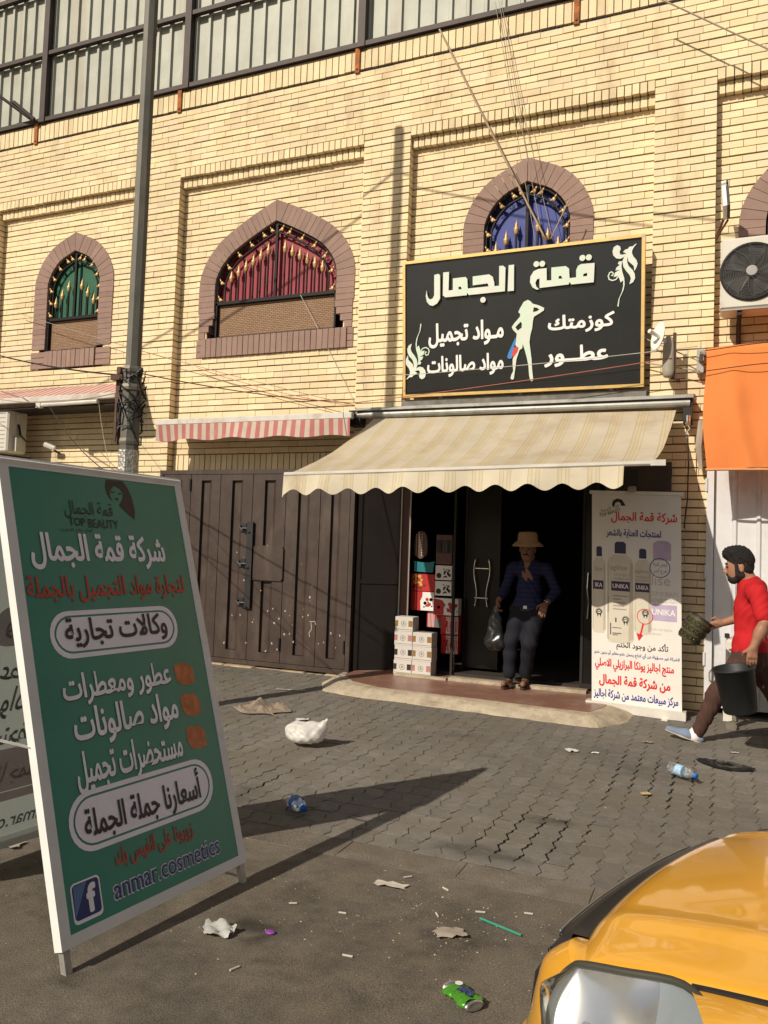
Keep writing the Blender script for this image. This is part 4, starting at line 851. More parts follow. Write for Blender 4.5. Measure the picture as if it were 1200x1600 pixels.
def board_print(pl, parent, back):
    def put(name, m, fn):
        mb = MB(); fn(mb)
        mb.build(name, m, parent)
    L = .0015 if not back else .001
    tx = lambda mb, s, u0, v0, u1, v1, b=.02, l=L + .0012: text(mb, pl, s, u0, v0, u1, v1, b, l)
    put('logo_hair', M_brk, lambda mb: (poly(mb, pl, T['hair'], lift=L), [poly(mb, pl, ribbon(e, .006), lift=L) for e in T['eyes']], poly(mb, pl, circle(T['mouth'][0], .010, 12, .006), lift=L)))
    def logo(mb):
        tx(mb, 'قمة الجمال', .262, 1.598, .505, 1.672, .0); tx(mb, 'TOP', .275, 1.565, .355, 1.600, .012); tx(mb, 'BEAUTY', .37, 1.560, .525, 1.598, .006); tx(mb, 'انهار عالم افراوريد', .225, 1.535, .385, 1.556, .0)
    put('logo_lettering', M_brk, logo)
    put('title_lettering', M_lil, lambda mb: tx(mb, 'شركة قمة الجمال', .082, 1.385, .765, 1.535, .028))
    put('red_lettering', M_rprint, lambda mb: tx(mb, 'لتجارة مواد التجميل بالجملة', .046, 1.252, .850, 1.362, .022))
    for (u0, v0, u1, v1), ts in (((.118, 1.040, .768, 1.222), (('وكالات تجارية', .182, 1.075, .705, 1.195),)), ((.088, .350, .820, .560), (('أسعارنا جملة الجملة', .150, .372, .742, .525),))):
        put('pill', M_lil, lambda mb: (poly(mb, pl, rrect(u0, v0, u1, v1, (v1 - v0) * .48), [rrect(u0 + .018, v0 + .018, u1 - .018, v1 - .018, (v1 - v0) * .42)[::-1]], lift=L), poly(mb, pl, rrect(u0 + .026, v0 + .026, u1 - .026, v1 - .026, (v1 - v0) * .38), lift=L)))
        put('black_lettering', M_brk, lambda mb: [tx(mb, s_, a, b, c, d, .024, L + .002) for s_, a, b, c, d in ts])
    def items(mb):
        tx(mb, 'عطور ومعطرات', .137, .86, .68, .985, .026); tx(mb, 'مواد صالونات', .163, .705, .69, .855, .026); tx(mb, 'مستحضرات تجميل', .148, .548, .68, .70, .026)
    put('item_shadow', M_brk, lambda mb: [tx(mb, s_, a + .003, b - .004, c + .004, d - .003, .030, .0004) for s_, a, b, c, d in (('عطور ومعطرات', .137, .86, .68, .985), ('مواد صالونات', .163, .705, .69, .855), ('مستحضرات تجميل', .148, .548, .68, .70))])
    put('item_lettering', mat('white_item_print', (.92, .90, .92), .45), lambda mb: items(mb))
    for k, (u, v) in enumerate(((.763, .918), (.770, .784), (.771, .645))):
        put('bullet', M_bull, lambda mb: poly(mb, pl, [(u - .055, v + .042), (u - .03, v + .05), (u + .03, v + .044), (u + .055, v + .015), (u + .055, v - .042), (u + .02, v - .05), (u - .035, v - .042), (u - .055, v - .01)], lift=L))
    put('visit_lettering', M_rprint, lambda mb: tx(mb, 'زورونا على الفيس بك', .262, .255, .66, .335, .018))
    put('address_halo', M_lil, lambda mb: tx(mb, 'anmar.cosmetics', .232, .158, .80, .232, .034, .0004))
    put('address_lettering', M_navy, lambda mb: tx(mb, 'anmar.cosmetics', .236, .162, .796, .228, .006, L + .0012))
    put('icon_halo', M_lil if not back else M_teald, lambda mb: poly(mb, pl, rrect(.058, .138, .182, .272, .018), lift=L))
    put('icon', mat('icon_blue', (.02, .035, .15), .35), lambda mb: poly(mb, pl, rrect(.064, .150, .176, .266, .014), lift=L + .0005))
    put('icon_shine', mat('icon_pale_blue', (.10, .19, .36), .35), lambda mb: poly(mb, pl, [(.066, .160), (.07, .262), (.125, .264), (.098, .215)], lift=L + .001))
    put('icon_letter', M_lil, lambda mb: tx(mb, 'f', .118, .160, .160, .255, .04, L + .0015))
board_print(FP, af, False)
mb = MB(); text(mb, BP, 'شركة قمة الجمال', .082, 1.385, .765, 1.535, .018, .001); text(mb, BP, 'عطور ومعطرات', .137, .86, .68, .985, .018, .001); text(mb, BP, 'مواد صالونات', .163, .705, .69, .855, .018, .001); text(mb, BP, 'مستحضرات تجميل', .148, .548, .68, .70, .018, .001); text(mb, BP, 'anmar.cosmetics', .236, .162, .796, .228, .012, .001); text(mb, BP, 'أسعارنا جملة الجملة', .150, .372, .742, .525, .018, .001); text(mb, BP, 'وكالات تجارية', .182, 1.075, .705, 1.195, .018, .001)
mb.build('back_lettering', add_translucent(mat('backlit_ink', (.10, .11, .11), .5), (.13, .14, .14), .5), af)
M_bkp = add_translucent(mat('backlit_pill_film', (.42, .34, .36), .5), (.52, .42, .44), .5)
mb = MB(); poly(mb, BP, rrect(.088, .350, .820, .560, .1), lift=-.0015); poly(mb, BP, rrect(.118, 1.04, .768, 1.222, .09), lift=-.0015); poly(mb, BP, [(.04, .30), (.895, .30), (.895, .345), (.04, .345)], lift=-.0015); split_loose(mb.build('back_pill', M_bkp, af))

# ------------------------------------------------------------------ roll-up banner
bn = thing('rollup_banner', 'white roll up banner with hair product bottles and red and blue Arabic text', 'banner', (-.73, -.42, .07))
BNU = Vector((.822, -.03, -.018)).normalized(); BN = Plane((-1.094, -.402, .135), BNU, (-.02, .0, 1)); BW, BH = .78, 1.915
M_ban = mat('banner_vinyl', (.70, .67, .62), .5, var=.03)
NJ = 24; V = []; 
for j in range(NJ + 1):
    for i in range(9): V.append(BN.at(BW * i / 8, BH * j / NJ, .0))
mesh_obj('vinyl_sheet', V, [(j * 9 + i, j * 9 + i + 1, (j + 1) * 9 + i + 1, (j + 1) * 9 + i) for j in range(NJ) for i in range(8)], M_ban, bn, smooth=True)
mb = MB(); slab(mb, BN, -.045, BW + .035, -.065, .012, -.06, .055); mb.build('base_case', mat('silver_case', (.66, .63, .57), .4, metal=.2), bn)
mb = MB(); slab(mb, BN, -.02, BW + .02, BH - .005, BH + .025, -.012, .014); mb.build('top_rail', MATS['silver_case'], bn)
for u in (.2, .62): mb = MB(); slab(mb, BN, u, u + .05, -.085, -.060, -.10, .14); mb.build('foot', MATS['silver_case'], bn)
mb = MB(); mb.tube([BN.at(.4, 0, -.03), BN.at(.4, BH, -.015)], .008, 6); mb.build('pole', M_alu, bn)
M_br = mat('banner_red', (.62, .02, .02), .5); M_bb = mat('banner_blue', (.02, .025, .26), .5); M_bk2 = mat('banner_black', (.02, .018, .02), .5)
M_bot = mat('bottle_pearl_print', (.58, .53, .43), .45, var=.05); M_bot2 = mat('bottle_shade_print', (.44, .38, .29), .45); M_capp = mat('cap_navy_print', (.018, .015, .07), .4); M_unk = mat('plum_label_print', (.05, .018, .07), .4); M_fade = mat('faded_lilac_print', (.42, .34, .48), .5); M_gtx = mat('grey_label_print', (.30, .26, .24), .5); M_fg = mat('pale_grey_print', (.46, .42, .42), .5)
def bput(name, m, fn): mb = MB(); fn(mb); mb.build(name, m, bn)
def btx(s, u0, v0, u1, v1, b=.02, l=.002): return lambda mb: text(mb, BN, s, u0, v0, u1, v1, b, l)
bput('title_lettering', M_br, btx('شركة قمة الجمال', .173, 1.645, .748, 1.752, .022)); bput('subtitle_lettering', M_bb, btx('لمنتجات العناية بالشعر', .130, 1.508, .610, 1.592, .024))
def hairlogo(mb):
    poly(mb, BN, [(.18, 1.815), (.19, 1.85), (.225, 1.872), (.27, 1.862), (.305, 1.805), (.262, 1.805), (.255, 1.832), (.235, 1.84), (.21, 1.828), (.205, 1.80), (.19, 1.795)], lift=.001)
    text(mb, BN, 'TOP BEAUTY', .065, 1.725, .265, 1.755, .01, .001, rot=.36); text(mb, BN, 'قمة الجمال', .06, 1.755, .25, 1.795, .0, .001, rot=.36)
bput('logo', M_bk2, hairlogo)
def bottle(u, v, w, h, m, cap, z, name='bottle_picture'):
    o = [(u - w / 2, v + .04), (u - w / 2 + .015, v + .01), (u - w * .3, v), (u + w * .3, v), (u + w / 2 - .015, v + .01), (u + w / 2, v + .04), (u + w / 2 - .004, v + h * .90), (u + w * .42, v + h * .955), (u + w * .22, v + h), (u - w * .22, v + h), (u - w * .42, v + h * .955), (u - w / 2 + .004, v + h * .90)]
    bput(name, m, lambda mb: poly(mb, BN, o, lift=z))
    if m is M_bot:
        bput(name, M_bot2, lambda mb: (poly(mb, BN, [(u + w * .30, v + .02), (u + w / 2 - .004, v + .04), (u + w / 2 - .008, v + h * .89), (u + w * .36, v + h * .93)], lift=z + .0003), poly(mb, BN, [(u - w / 2 + .004, v + .04), (u - w * .42, v + .02), (u - w * .44, v + h * .92), (u - w / 2 + .008, v + h * .89)], lift=z + .0003)))
    cw = w * .42; ch = h * .15
    bput('cap_picture', cap, lambda mb: poly(mb, BN, [(u - cw / 2, v + h + .012), (u + cw / 2, v + h + .012), (u + cw / 2, v + h + ch * .85), (u + cw * .3, v + h + ch), (u - cw * .3, v + h + ch), (u - cw / 2, v + h + ch * .85)], lift=z))
bottle(.066, .63, .122, .69, M_bot, M_capp, .0006); bottle(.452, .65, .150, .67, M_bot, M_capp, .0009); bottle(.255, .555, .238, .80, M_bot, M_capp, .0014)
poly_cap = [(.542, 1.325), (.695, 1.325), (.695, 1.475), (.66, 1.50), (.58, 1.50), (.542, 1.475)]
bput('faded_cap_picture', M_fade, lambda mb: poly(mb, BN, poly_cap, lift=.0006))
bput('faded_label', M_fade, lambda mb: (poly(mb, BN, [(.519, .785), (.743, .785), (.743, .93), (.519, .93)], lift=.0006)))
bput('label_block', M_unk, lambda mb: (poly(mb, BN, [(.175, 1.025), (.34, 1.025), (.34, 1.113), (.175, 1.113)], lift=.0021), poly(mb, BN, [(.385, 1.03), (.51, 1.03), (.51, 1.11), (.385, 1.11)], lift=.0015), poly(mb, BN, [(.01, 1.03), (.105, 1.03), (.105, 1.11), (.01, 1.11)], lift=.0012)))
bput('label_word', M_white, lambda mb: (text(mb, BN, 'UNIKA', .187, 1.05, .328, 1.09, .02, .0026), text(mb, BN, 'UNIKA', .395, 1.05, .50, 1.09, .02, .0021), text(mb, BN, 'IKA', .03, 1.05, .095, 1.09, .02, .0018), text(mb, BN, 'UNIKA', .53, .835, .73, .89, .02, .0012)))
def small(mb):
    for s_, u0, v0, u1, v1, z in (('agilise', .165, 1.203, .315, 1.262, .0019), ('agilise', .385, 1.19, .50, 1.235, .0014), ('lise', .03, 1.20, .095, 1.235, .0012), ('TOP OF BEAUTY', .195, 1.160, .345, 1.182, .0019), ('AUTHORISED AGENT', .195, 1.126, .345, 1.148, .0019), ('TOP OF BEAUTY', .39, 1.150, .50, 1.172, .0014), ('AUTHORISED', .39, 1.122, .50, 1.142, .0014), ('CONTROL', .140, .82, .155, .98, .0019)): text(mb, BN, s_, u0, v0, u1, v1, .004, z)
    for k in range(5): poly(mb, BN, [(.19, .985 - k * .03), (.19 + (.13, .07, .11, .10, .12)[k], .985 - k * .03), (.19 + (.13, .07, .11, .10, .12)[k], .975 - k * .03), (.19, .975 - k * .03)], lift=.0019)
bput('small_lettering', M_gtx, small)
for q_ in (('lise', .53, 1.10, .685, 1.19), ('TOP OF BEAUTY', .525, 1.005, .755, 1.045), ('AUTHORISED AGENT', .525, .945, .755, .985), ('OLEO DE OJON', .51, .69, .70, .716), ('INTENSIVO', .51, .655, .61, .675)): bput('faded_lettering', M_fg, btx(*q_, 0., .0009))
bput('seal', M_bb, lambda mb: (poly(mb, BN, circle((.60, 1.256), .088, 32), [circle((.60, 1.256), .081, 32)[::-1]], lift=.0012), text(mb, BN, 'ليس لديه', .54, 1.262, .66, 1.312, .0, .0012), text(mb, BN, 'فرع آخر', .545, 1.20, .655, 1.25, .0, .0012)))
def rosette(u, v, s_): return lambda mb: ([poly(mb, BN, [(u + s_ * math.cos(a), v + s_ * math.sin(a)), (u + s_ * .62 * math.cos(a + .22), v + s_ * .62 * math.sin(a + .22)), (u + s_ * .62 * math.cos(a - .22), v + s_ * .62 * math.sin(a - .22))], lift=.0024) for a in np.arange(0, 6.28, .45)], poly(mb, BN, circle((u, v), s_ * .6, 14), [circle((u, v), s_ * .45, 14)[::-1]], lift=.0024), poly(mb, BN, [(u - s_ * .5, v - s_ * .6), (u - s_ * .15, v - s_ * .6), (u - s_ * .3, v - s_ * 1.5)], lift=.0024), poly(mb, BN, [(u + s_ * .15, v - s_ * .6), (u + s_ * .5, v - s_ * .6), (u + s_ * .4, v - s_ * 1.5)], lift=.0024), poly(mb, BN, ribbon([(u - s_ * .35, v), (u + s_ * .35, v + .004)], .006), lift=.0027))
for a in ((.065, .825, .036), (.302, .77, .038), (.474, .845, .036)): bput('rosette', M_bk2, rosette(*a))
bput('plum_mark', M_unk, lambda mb: (poly(mb, BN, [(.165, .625), (.174, .625), (.174, .73), (.165, .73)], lift=.0019), poly(mb, BN, ribbon([(.185, .69), (.265, .69)], .006), lift=.0019), text(mb, BN, '1', .21, .74, .222, .78, .0, .0019), poly(mb, BN, ribbon([(.185, .64), (.265, .64)], .008), lift=.0019), poly(mb, BN, ribbon([(.185, .625), (.235, .625)], .007), lift=.0019)))
bput('red_ring', M_br, lambda mb: (poly(mb, BN, circle((.470, .813), .070, 28), [circle((.470, .813), .064, 28)[::-1]], lift=.003), poly(mb, BN, ribbon([(.455, .745), (.43, .64)], .014), lift=.003), poly(mb, BN, [(.395, .66), (.455, .645), (.417, .59)], lift=.003)))
bput('black_lettering', M_bk2, btx('تأكد من وجود الختم', .221, .490, .668, .585, .014)); bput('blue_small_lettering', M_bb, btx('الشركة غير مسؤولة عن أي انتاج يحمل ختم مغاير أو بدون ختم', .025, .43, .762, .48, .014))
bput('red_lettering', M_br, lambda mb: (text(mb, BN, 'منتج اجاليز يونكا البرازيلي الاصلي', .03, .292, .715, .405, .03, .002), text(mb, BN, 'من شركة قمة الجمال', .066, .15, .685, .262, .032, .002)))
bput('blue_lettering', M_bb, btx('مركز مبيعات معتمد من شركة اجاليز', .018, .03, .75, .128, .022))
# ------------------------------------------------------------------ things fixed to the facade
M_ac = mat('ac_cream_plastic', (.60, .57, .50), .45, var=.05, dirt=((.42, .38, .31), 3, .55, .8))
def ac_unit(label, x0, x1, y0, y1, z0, z1, fan):
    o = thing('air_conditioner', label, 'air conditioner', ((x0 + x1) / 2, y1, z0), 'outdoor air conditioner units')
    mb = MB(); mb.bbox(x0, x1, y0, y1, z0, z1, .02); mb.build('casing', M_ac, o)
    if fan:
        cx, cz = x0 + .255, (z0 + z1) / 2 + .0; mb = MB(); mb.lathe((cx, y0 - .002, cz), (0, -1, 0), [(.262, 0), (.262, .012), (.25, .018), (.245, .0)], 40, cap=False); mb.build('fan_ring', M_blk, o)
        mb = MB(); mb.lathe((cx, y0 - .003, cz), (0, -1, 0), [(.001, .0), (.246, .0)], 40, cap=False); mb.build('fan_well', mat('fan_dark', (.012, .012, .012), .6), o)
        mb = MB()
        for k in range(5):
            a = k * 1.2566; mb.add([(cx + r * math.cos(a + q), y0 - .006 - h, cz + r * math.sin(a + q)) for r, q, h in ((.05, 0, 0), (.225, -.25, 0), (.225, .45, .004), (.05, .7, .004))], [(0, 1, 2, 3)])
        mb.build('fan_blade', mat('fan_grey', (.05, .05, .05), .5), o)
        mb = MB()
        for r in np.arange(.055, .245, .0135): mb.tube([(cx + r * math.cos(a), y0 - .018 - .012 * (1 - (r / .25) ** 2), cz + r * math.sin(a)) for a in np.linspace(0, 2 * math.pi, 33)], .0021, 4, cap=False)
        for a in np.linspace(0, 2 * math.pi, 13)[:-1]: mb.tube([(cx + r * math.cos(a + r * 2.5), y0 - .018 - .012 * (1 - (r / .25) ** 2), cz + r * math.sin(a + r * 2.5)) for r in np.linspace(.04, .25, 7)], .0022, 4)
        mb.build('fan_guard', mat('guard_grey', (.13, .125, .115), .5, metal=.3), o)
        mb = MB(); mb.lathe((cx, y0 - .030, cz), (0, -1, 0), [(.046, 0), (.046, .008), (.04, .011)], 20); mb.build('fan_hub', mat('hub_grey', (.34, .33, .31), .5), o)
        mb = MB(); mb.box(x0 + .01, x1 - .01, y0 - .001, y0 + .02, z0 - .012, z0 + .002); mb.build('base_tray', M_alu, o)
    else:
        mb = MB(); mb.box(x1 - .001, x1 + .012, y0 + .12, y0 + .22, z1 - .22, z1 - .08); mb.build('label_plate', M_ac, o); mb = MB(); mb.box(x1, x1 + .05, y0 + .1, y0 + .2, z0 + .02, z0 + .2); mb.build('valve_cover', M_ac, o)
        mb = MB()
        for q in (0, .02): mb.tube([(x1 + .012, y0 + .15 + q, z1 - .22), (x1 + .03, y0 + .17 + q, z1 - .36), (x1 + .02, y1 - .02, z1 - .43)], .008, 6)
        mb.build('pipe', M_blk, o)
        mb = MB()
        for k in range(9): mb.box(x0 + .05, x1 - .05, y0 - .004, y0 + .001, z0 + .06 + k * .055, z0 + .066 + k * .055)
        mb.build('louvre', M_alu, o)
    for x in (x0 + .16, x1 - .16): mb = MB(); mb.box(x - .02, x + .02, y0 + .02, .11, z0 - .05, z0 - .014); mb.box(x - .02, x + .02, .07, .11, z0 - .42, z0 - .05); mb.tube([(x, y0 + .06, z0 - .04), (x, .08, z0 - .40)], .014, 6); mb.build('wall_bracket', M_dkm, o)
    return o
ac_unit('outdoor air conditioner with large round fan guard above the orange tarp', -.055, .76, -.36, -.06, 3.70, 4.345, True)
ac_unit('outdoor air conditioner end with pipes below the faded awning', -9.4, -8.57, -.42, -.10, 2.56, 3.16, False)
# orange tarp
tp = thing('orange_tarp', 'bright orange canvas tarp hanging over the white doors at the right edge', 'tarp', (1.0, -.4, 2.25))
M_or = add_translucent(mat('orange_canvas', (.80, .255, .075), .85, var=.07, scale=2.5, bump=.12, bscale=120, spec=.15, dirt=((.62, .20, .06), 2, .6, .85)), (.8, .22, .03), .18)
V = []; NX, NY = 70, 34
for j in range(NY + 1):
    t = j / NY
    for i in range(NX + 1):
        s_ = i / NX; x = -.182 + 2.5 * s_
        if t < .18: q = t / .18; y, z = -.04 - .42 * q, 3.44 - .10 * q ** 2
        else: q = (t - .18) / .82; y, z = -.46 - .03 * math.sin(q * 3), 3.34 - 1.085 * q
        fold = .035 * math.sin(x * 5.2 + 1.2 * t) * t + .02 * math.sin(x * 11 + t * 4) * t + .05 * math.exp(-((x + .02 - t * .18) / .07) ** 2) * t
        x2 = x + .018 * math.sin(t * 7) * (1 - s_) + (.03 * t if i == 0 else .03 * t * (1 - s_))
        V.append((x2, y - fold, z + .02 * math.sin(x * 3) * (t > .9) - (.03 * (1 - s_) ** 8 if t < .3 else 0)))
Fs = [(j * (NX + 1) + i, (j + 1) * (NX + 1) + i, (j + 1) * (NX + 1) + i + 1, j * (NX + 1) + i + 1) for j in range(NY) for i in range(NX)]
mesh_obj('canvas', V, Fs, M_or, tp, smooth=True)
mb = MB()
for zz in (3.30, 3.12): mb.tube([(-.18 + 2.5 * t, -.475 - .01 - .04 * math.sin(t * 9) ** 2 - .03, zz + .02 * math.sin(t * 5) + .07 * t) for t in np.linspace(0, 1, 30)], .004, 5)
mb.build('cord', M_blk, tp)
mb = MB(); mb.tube([(-.15 + 2.5 * t, -.50 - .025 * math.sin((-.15 + 2.5 * t) * 5.2 + 1.2), 2.25) for t in np.linspace(0, 1, 26)], .012, 6); mb.build('hem', mat('faded_hem', (.6, .28, .12), .9), tp)
mb = MB(); mb.box(-.25, -.19, -.12, -.02, 3.20, 3.42); mb.tube([(-.22, -.08, 3.3), (-.2, -.3, 3.34), (-.15, -.42, 3.3)], .02, 6); mb.build('clamp', M_bar, tp)
mb = MB(); mb.tube([(-.20, -.10, 2.75), (-.22, -.11, 2.5), (-.2, -.1, 2.3)], [.03, .035, .02], 7); tag(mb.build('rolled_cloth', mat('dusty_cloth', (.38, .33, .26), .95, var=.2), base=(-.2, -.05, 2.3)), 'rolled dusty cloth tied beside the left edge of the orange tarp', 'cloth')
# white sheet-metal doors
wd = thing('white_metal_doors', 'white painted ribbed metal double doors under the orange tarp', 'door', (1.1, .02, .1))
M_wd = mat('white_door_paint', (.62, .62, .63), .5, var=.05, dirt=((.42, .40, .38), 4, .56, .78, .4))
mb = MB(); mb.box(-.148, -.085, -.03, .06, .10, 2.6); mb.box(2.38, 2.44, -.03, .06, .10, 2.6); mb.build('frame', M_wd, wd)
for a, b in ((-.08, .60), (.605, 1.3), (1.305, 2.0), (2.005, 2.375)):
    mb = MB(); x = a; pts = []
    while x < b - .01: pts += [(x, .02), (min(x + .15, b), .02), (min(x + .165, b), .0), (min(x + .185, b), .0), (min(x + .2, b), .02)]; x += .2
    n = len(pts); mb.add([(p, q, .12) for p, q in pts] + [(p, q, 2.6) for p, q in pts], [(i, i + 1, n + i + 1, n + i) for i in range(n - 1)]); mb.build('leaf', M_wd, wd)
for z in (.5, 1.3, 2.1): mb = MB(); mb.lathe((-.15, -.035, z), (0, 0, 1), [(.012, 0), (.012, .12)], 8); mb.build('hinge', M_wd, wd)
mb = MB(); mb.box(.545, .575, -.03, -.012, 1.05, 1.14); mb.ball((.42, -.03, 1.62), (.022, .02, .014), 10, 6); mb.build('latch', M_dkm, wd)
# little lamps, dish and camera
ds = thing('dish_antenna', 'small white dish antenna on a bracket right of the shop sign', 'antenna', (-.55, -.1, 3.45))
M_wp = mat('white_plastic', (.70, .68, .63), .5, var=.04, dirt=((.5, .47, .4), 6, .58, .8))
mb = MB(); ax = Vector((-.55, -.72, .25)).normalized(); c = Vector((-.575, -.36, 3.50)); a = Vector((0, 0, 1)); a = (a - ax * a.dot(ax)).normalized(); b = ax.cross(a)
mb.loft([[c + ax * h + a * math.cos(q) * r * 1.25 + b * math.sin(q) * r * .62 for q in np.linspace(0, 2 * math.pi, 25)[:-1]] for r, h in ((.02, -.05), (.07, -.03), (.115, 0.0), (.118, .008), (.11, .012), (.06, -.012), (.01, -.02))]); mb.build('reflector', M_wp, ds, smooth=True)
mb = MB(); mb.tube([c - ax * .02, c + ax * .12], [.016, .02], 10); mb.build('feed', M_wp, ds); mb = MB(); mb.tube([c - ax * .04, (-.50, -.22, 3.47), (-.45, -.2, 3.47)], .018, 8); mb.build('neck', M_wp, ds)
an = thing('panel_antenna', 'grey weathered box antenna on a rusty angle bracket beside the awning roller', 'antenna', (-.45, -.05, 3.15))
mb = MB(); ring = lambda z, s_: [(-.49 + .055 * s_ * math.cos(q), -.24 + .04 * s_ * math.sin(q), z) for q in np.linspace(0, 2 * math.pi, 13)[:-1]]
mb.loft([ring(z, s_) for z, s_ in ((3.14, .6), (3.16, .9), (3.20, 1), (3.40, .95), (3.50, .75), (3.53, .3))]); mb.build('housing', mat('weathered_grey_plastic', (.33, .30, .24), .6, var=.2), an, smooth=True)
mb = MB(); mb.box(-.455, -.425, -.23, -.19, 3.13, 3.56); mb.box(-.47, -.34, -.22, -.18, 3.13, 3.165); mb.box(-.43, -.40, -.2, .0, 3.14, 3.165); mb.build('bracket', mat('dark_rust', (.09, .05, .03), .8, var=.3), an)
fl_ = thing('floodlight', 'slim floodlight on an arm above the right air conditioner', 'lamp', (-.09, -.02, 4.5))
mb = MB(); mb.obox((-.03, -.27, 4.74), (.02, -.006, .0), (.0, .08, -.03), (-.01, .045, .135)); mb.build('housing', M_wp, fl_)
mb = MB(); mb.obox((-.004, -.285, 4.74), (.012, -.004, .0), (.0, .075, -.03), (-.01, .05, .14)); mb.build('cooling_back', M_blk, fl_)
mb = MB(); mb.tube([(-.03, -.22, 4.60), (-.07, -.1, 4.54), (-.10, .0, 4.5)], .012, 6); mb.tube([(.0, -.22, 4.57), (-.06, -.1, 4.52), (-.10, .0, 4.48)], .010, 6); mb.build('arm', mat('rusty_arm', (.13, .06, .035), .8, var=.3), fl_)
cc = thing('security_camera', 'small security camera on the wall left of the utility pole', 'camera', (-8.24, .1, 2.66))
mb = MB(); mb.tube([(-8.30, -.06, 2.70), (-8.18, .0, 2.65)], .035, 8); mb.build('housing', M_wp, cc); mb = MB(); mb.tube([(-8.22, -.02, 2.65), (-8.20, .11, 2.60)], .015, 6); mb.build('stalk', M_blk, cc)
mb = MB(); mb.bbox(-7.14, -6.98, .09, .115, 2.31, 2.56, .01); tag(mb.build('cement_patch', M_conc, base=(-7.06, .11, 2.31)), 'rough cement patch on the brick wall beside the utility pole', 'wall patch')

# ------------------------------------------------------------------ utility pole and cables
pole = thing('utility_pole', 'grey octagonal steel utility pole with wire wrapped clamps', 'pole', (-4.535, -2.77, 0))
M_pole = mat('grey_pole_paint', (.125, .120, .100), .6, var=.15, scale=5, metal=.15, dirt=((.19, .17, .13), 7, .52, .75, .3))
PX, PY = -4.535, -2.77
mb = MB(); oc = lambda r, z: [(PX + r * math.cos(k * math.pi / 4 + .39), PY + r * math.sin(k * math.pi / 4 + .39), z) for k in range(8)]
mb.loft([oc(.085, -.05), oc(.078, 2.86)]); mb.build('lower_shaft', M_pole, pole)
mb = MB(); mb.loft([oc(.066, 2.8), oc(.058, 5.5), oc(.055, 8.3)]); mb.build('upper_shaft', M_pole, pole)
M_clmp = mat('clamp_band', (.22, .20, .17), .5, metal=.6, var=.3)
for z, r in ((2.87, .084), (2.72, .086), (2.27, .084)): mb = MB(); mb.loft([oc(r, z - .025), oc(r + .004, z), oc(r, z + .025)]); mb.build('clamp_band', M_clmp, pole)
mb = MB(); mb.loft([oc(.087, 1.9), oc(.088, 2.0), oc(.086, 2.1), oc(.088, 2.2)]); mb.build('foil_wrap', mat('crumpled_foil', (.42, .40, .36), .35, metal=.7, var=.3, scale=30, bump=1., bscale=40), pole)
mb = MB(); mb.box(PX - .145, PX - .105, PY - .03, PY + .01, 2.25, 2.90); mb.obox((PX - .10, PY - .06, 2.80), (.06, .0, .0), (0, .02, 0), (0, 0, .02)); mb.build('angle_iron', mat('rusty_angle', (.10, .055, .035), .8, var=.3), pole)
mb = MB(); q = random.Random(3)
for k in range(16):
    a0 = q.uniform(0, 6.28); z0 = q.uniform(2.45, 2.9); pts = []
    for t in np.linspace(0, 1, 9): a = a0 + t * q.uniform(1.5, 4); r = .095 + .02 * q.random(); pts.append((PX + r * math.cos(a), PY + r * math.sin(a), z0 - t * q.uniform(.05, .35)))
    mb.tube(pts, q.choice([.004, .006, .008]), 5)
for k in range(5): mb.ball((PX + .09 + .03 * q.random(), PY - .06 + .05 * q.random(), 2.80 + .07 * q.random()), .022, 6, 4)
mb.build('wire_bundle', M_blk, pole)
def cable(p, q_, sag, r, label, m=None, n=24, group='cables strung across the facade', wob=0.):
    p, q_ = Vector(p), Vector(q_); pts = []
    for i in range(n + 1):
        t = i / n; v = p.lerp(q_, t); v.z -= sag * 4 * t * (1 - t); v.z += wob * math.sin(t * 17); v.y += wob * math.sin(t * 11); pts.append(v)
    mb = MB(); mb.tube(pts, r, 5); o = mb.build('cable', m or M_blk, base=tuple(p), smooth=True); tag(o, label, 'cable', group); return o
M_tan = mat('tan_cable', (.36, .27, .17), .7); M_redc = mat('faded_red_cable', (.42, .12, .09), .6); M_gry = mat('grey_cable', (.33, .29, .22), .7)
cable((-2.93, -.03, 7.16), (-1.66, -.22, 4.58), .0, .011, 'thick tan cable running down from the roof rail to the sign top', M_tan)
cable((-2.3, -.06, 7.3), (-1.80, -.05, 4.62), .03, .0035, 'thin wires dropping from the roof screen past the blue window', M_gry, group='thin wires above the sign'); cable((-2.26, -.06, 7.3), (-1.72, -.05, 4.62), .03, .0035, 'thin wires dropping from the roof screen past the blue window', M_gry, group='thin wires above the sign'); cable((-2.24, -.06, 7.3), (-1.62, -.05, 4.62), .06, .003, 'thin wires dropping from the roof screen past the blue window', M_gry, group='thin wires above the sign')
cable((-.62, -.3, 6.76), (1.6, -.3, 5.1), .0, .008, 'dark cable slanting across the top right bricks', M_gry)
cable((-3.78, -.28, 3.02), (-.46, -.28, 3.31), .02, .004, 'faded red cable along the bottom of the sign', M_redc)
cable((-3.25, -.26, 3.30), (-.24, -.22, 3.42), .02, .0035, 'thin pale wire across the lower part of the sign', mat('pale_wire', (.5, .48, .44), .6))
cable((-.82, -.06, 3.62), (-.22, -.12, 3.30), .0, .006, 'upper grey guy wire from the sign edge to the tarp clamp', M_gry); cable((-.75, -.06, 3.34), (-.22, -.12, 3.21), .0, .006, 'lower grey guy wire from the sign edge to the tarp clamp', M_gry)
cable((PX - .08, PY, 2.83), (-10.3, -.5, 4.35), .12, .008, 'dark cable rising left from the pole clamp', M_blk)
cable((PX - .08, PY, 2.70), (-10.2, -.4, 3.75), .25, .005, 'thin cable sagging left from the pole clamp', M_gry)
cable((PX + .08, PY, 2.84), (-3.75, -.15, 3.05), .04, .005, 'short red wire from the pole to the end of the striped awning', M_redc)
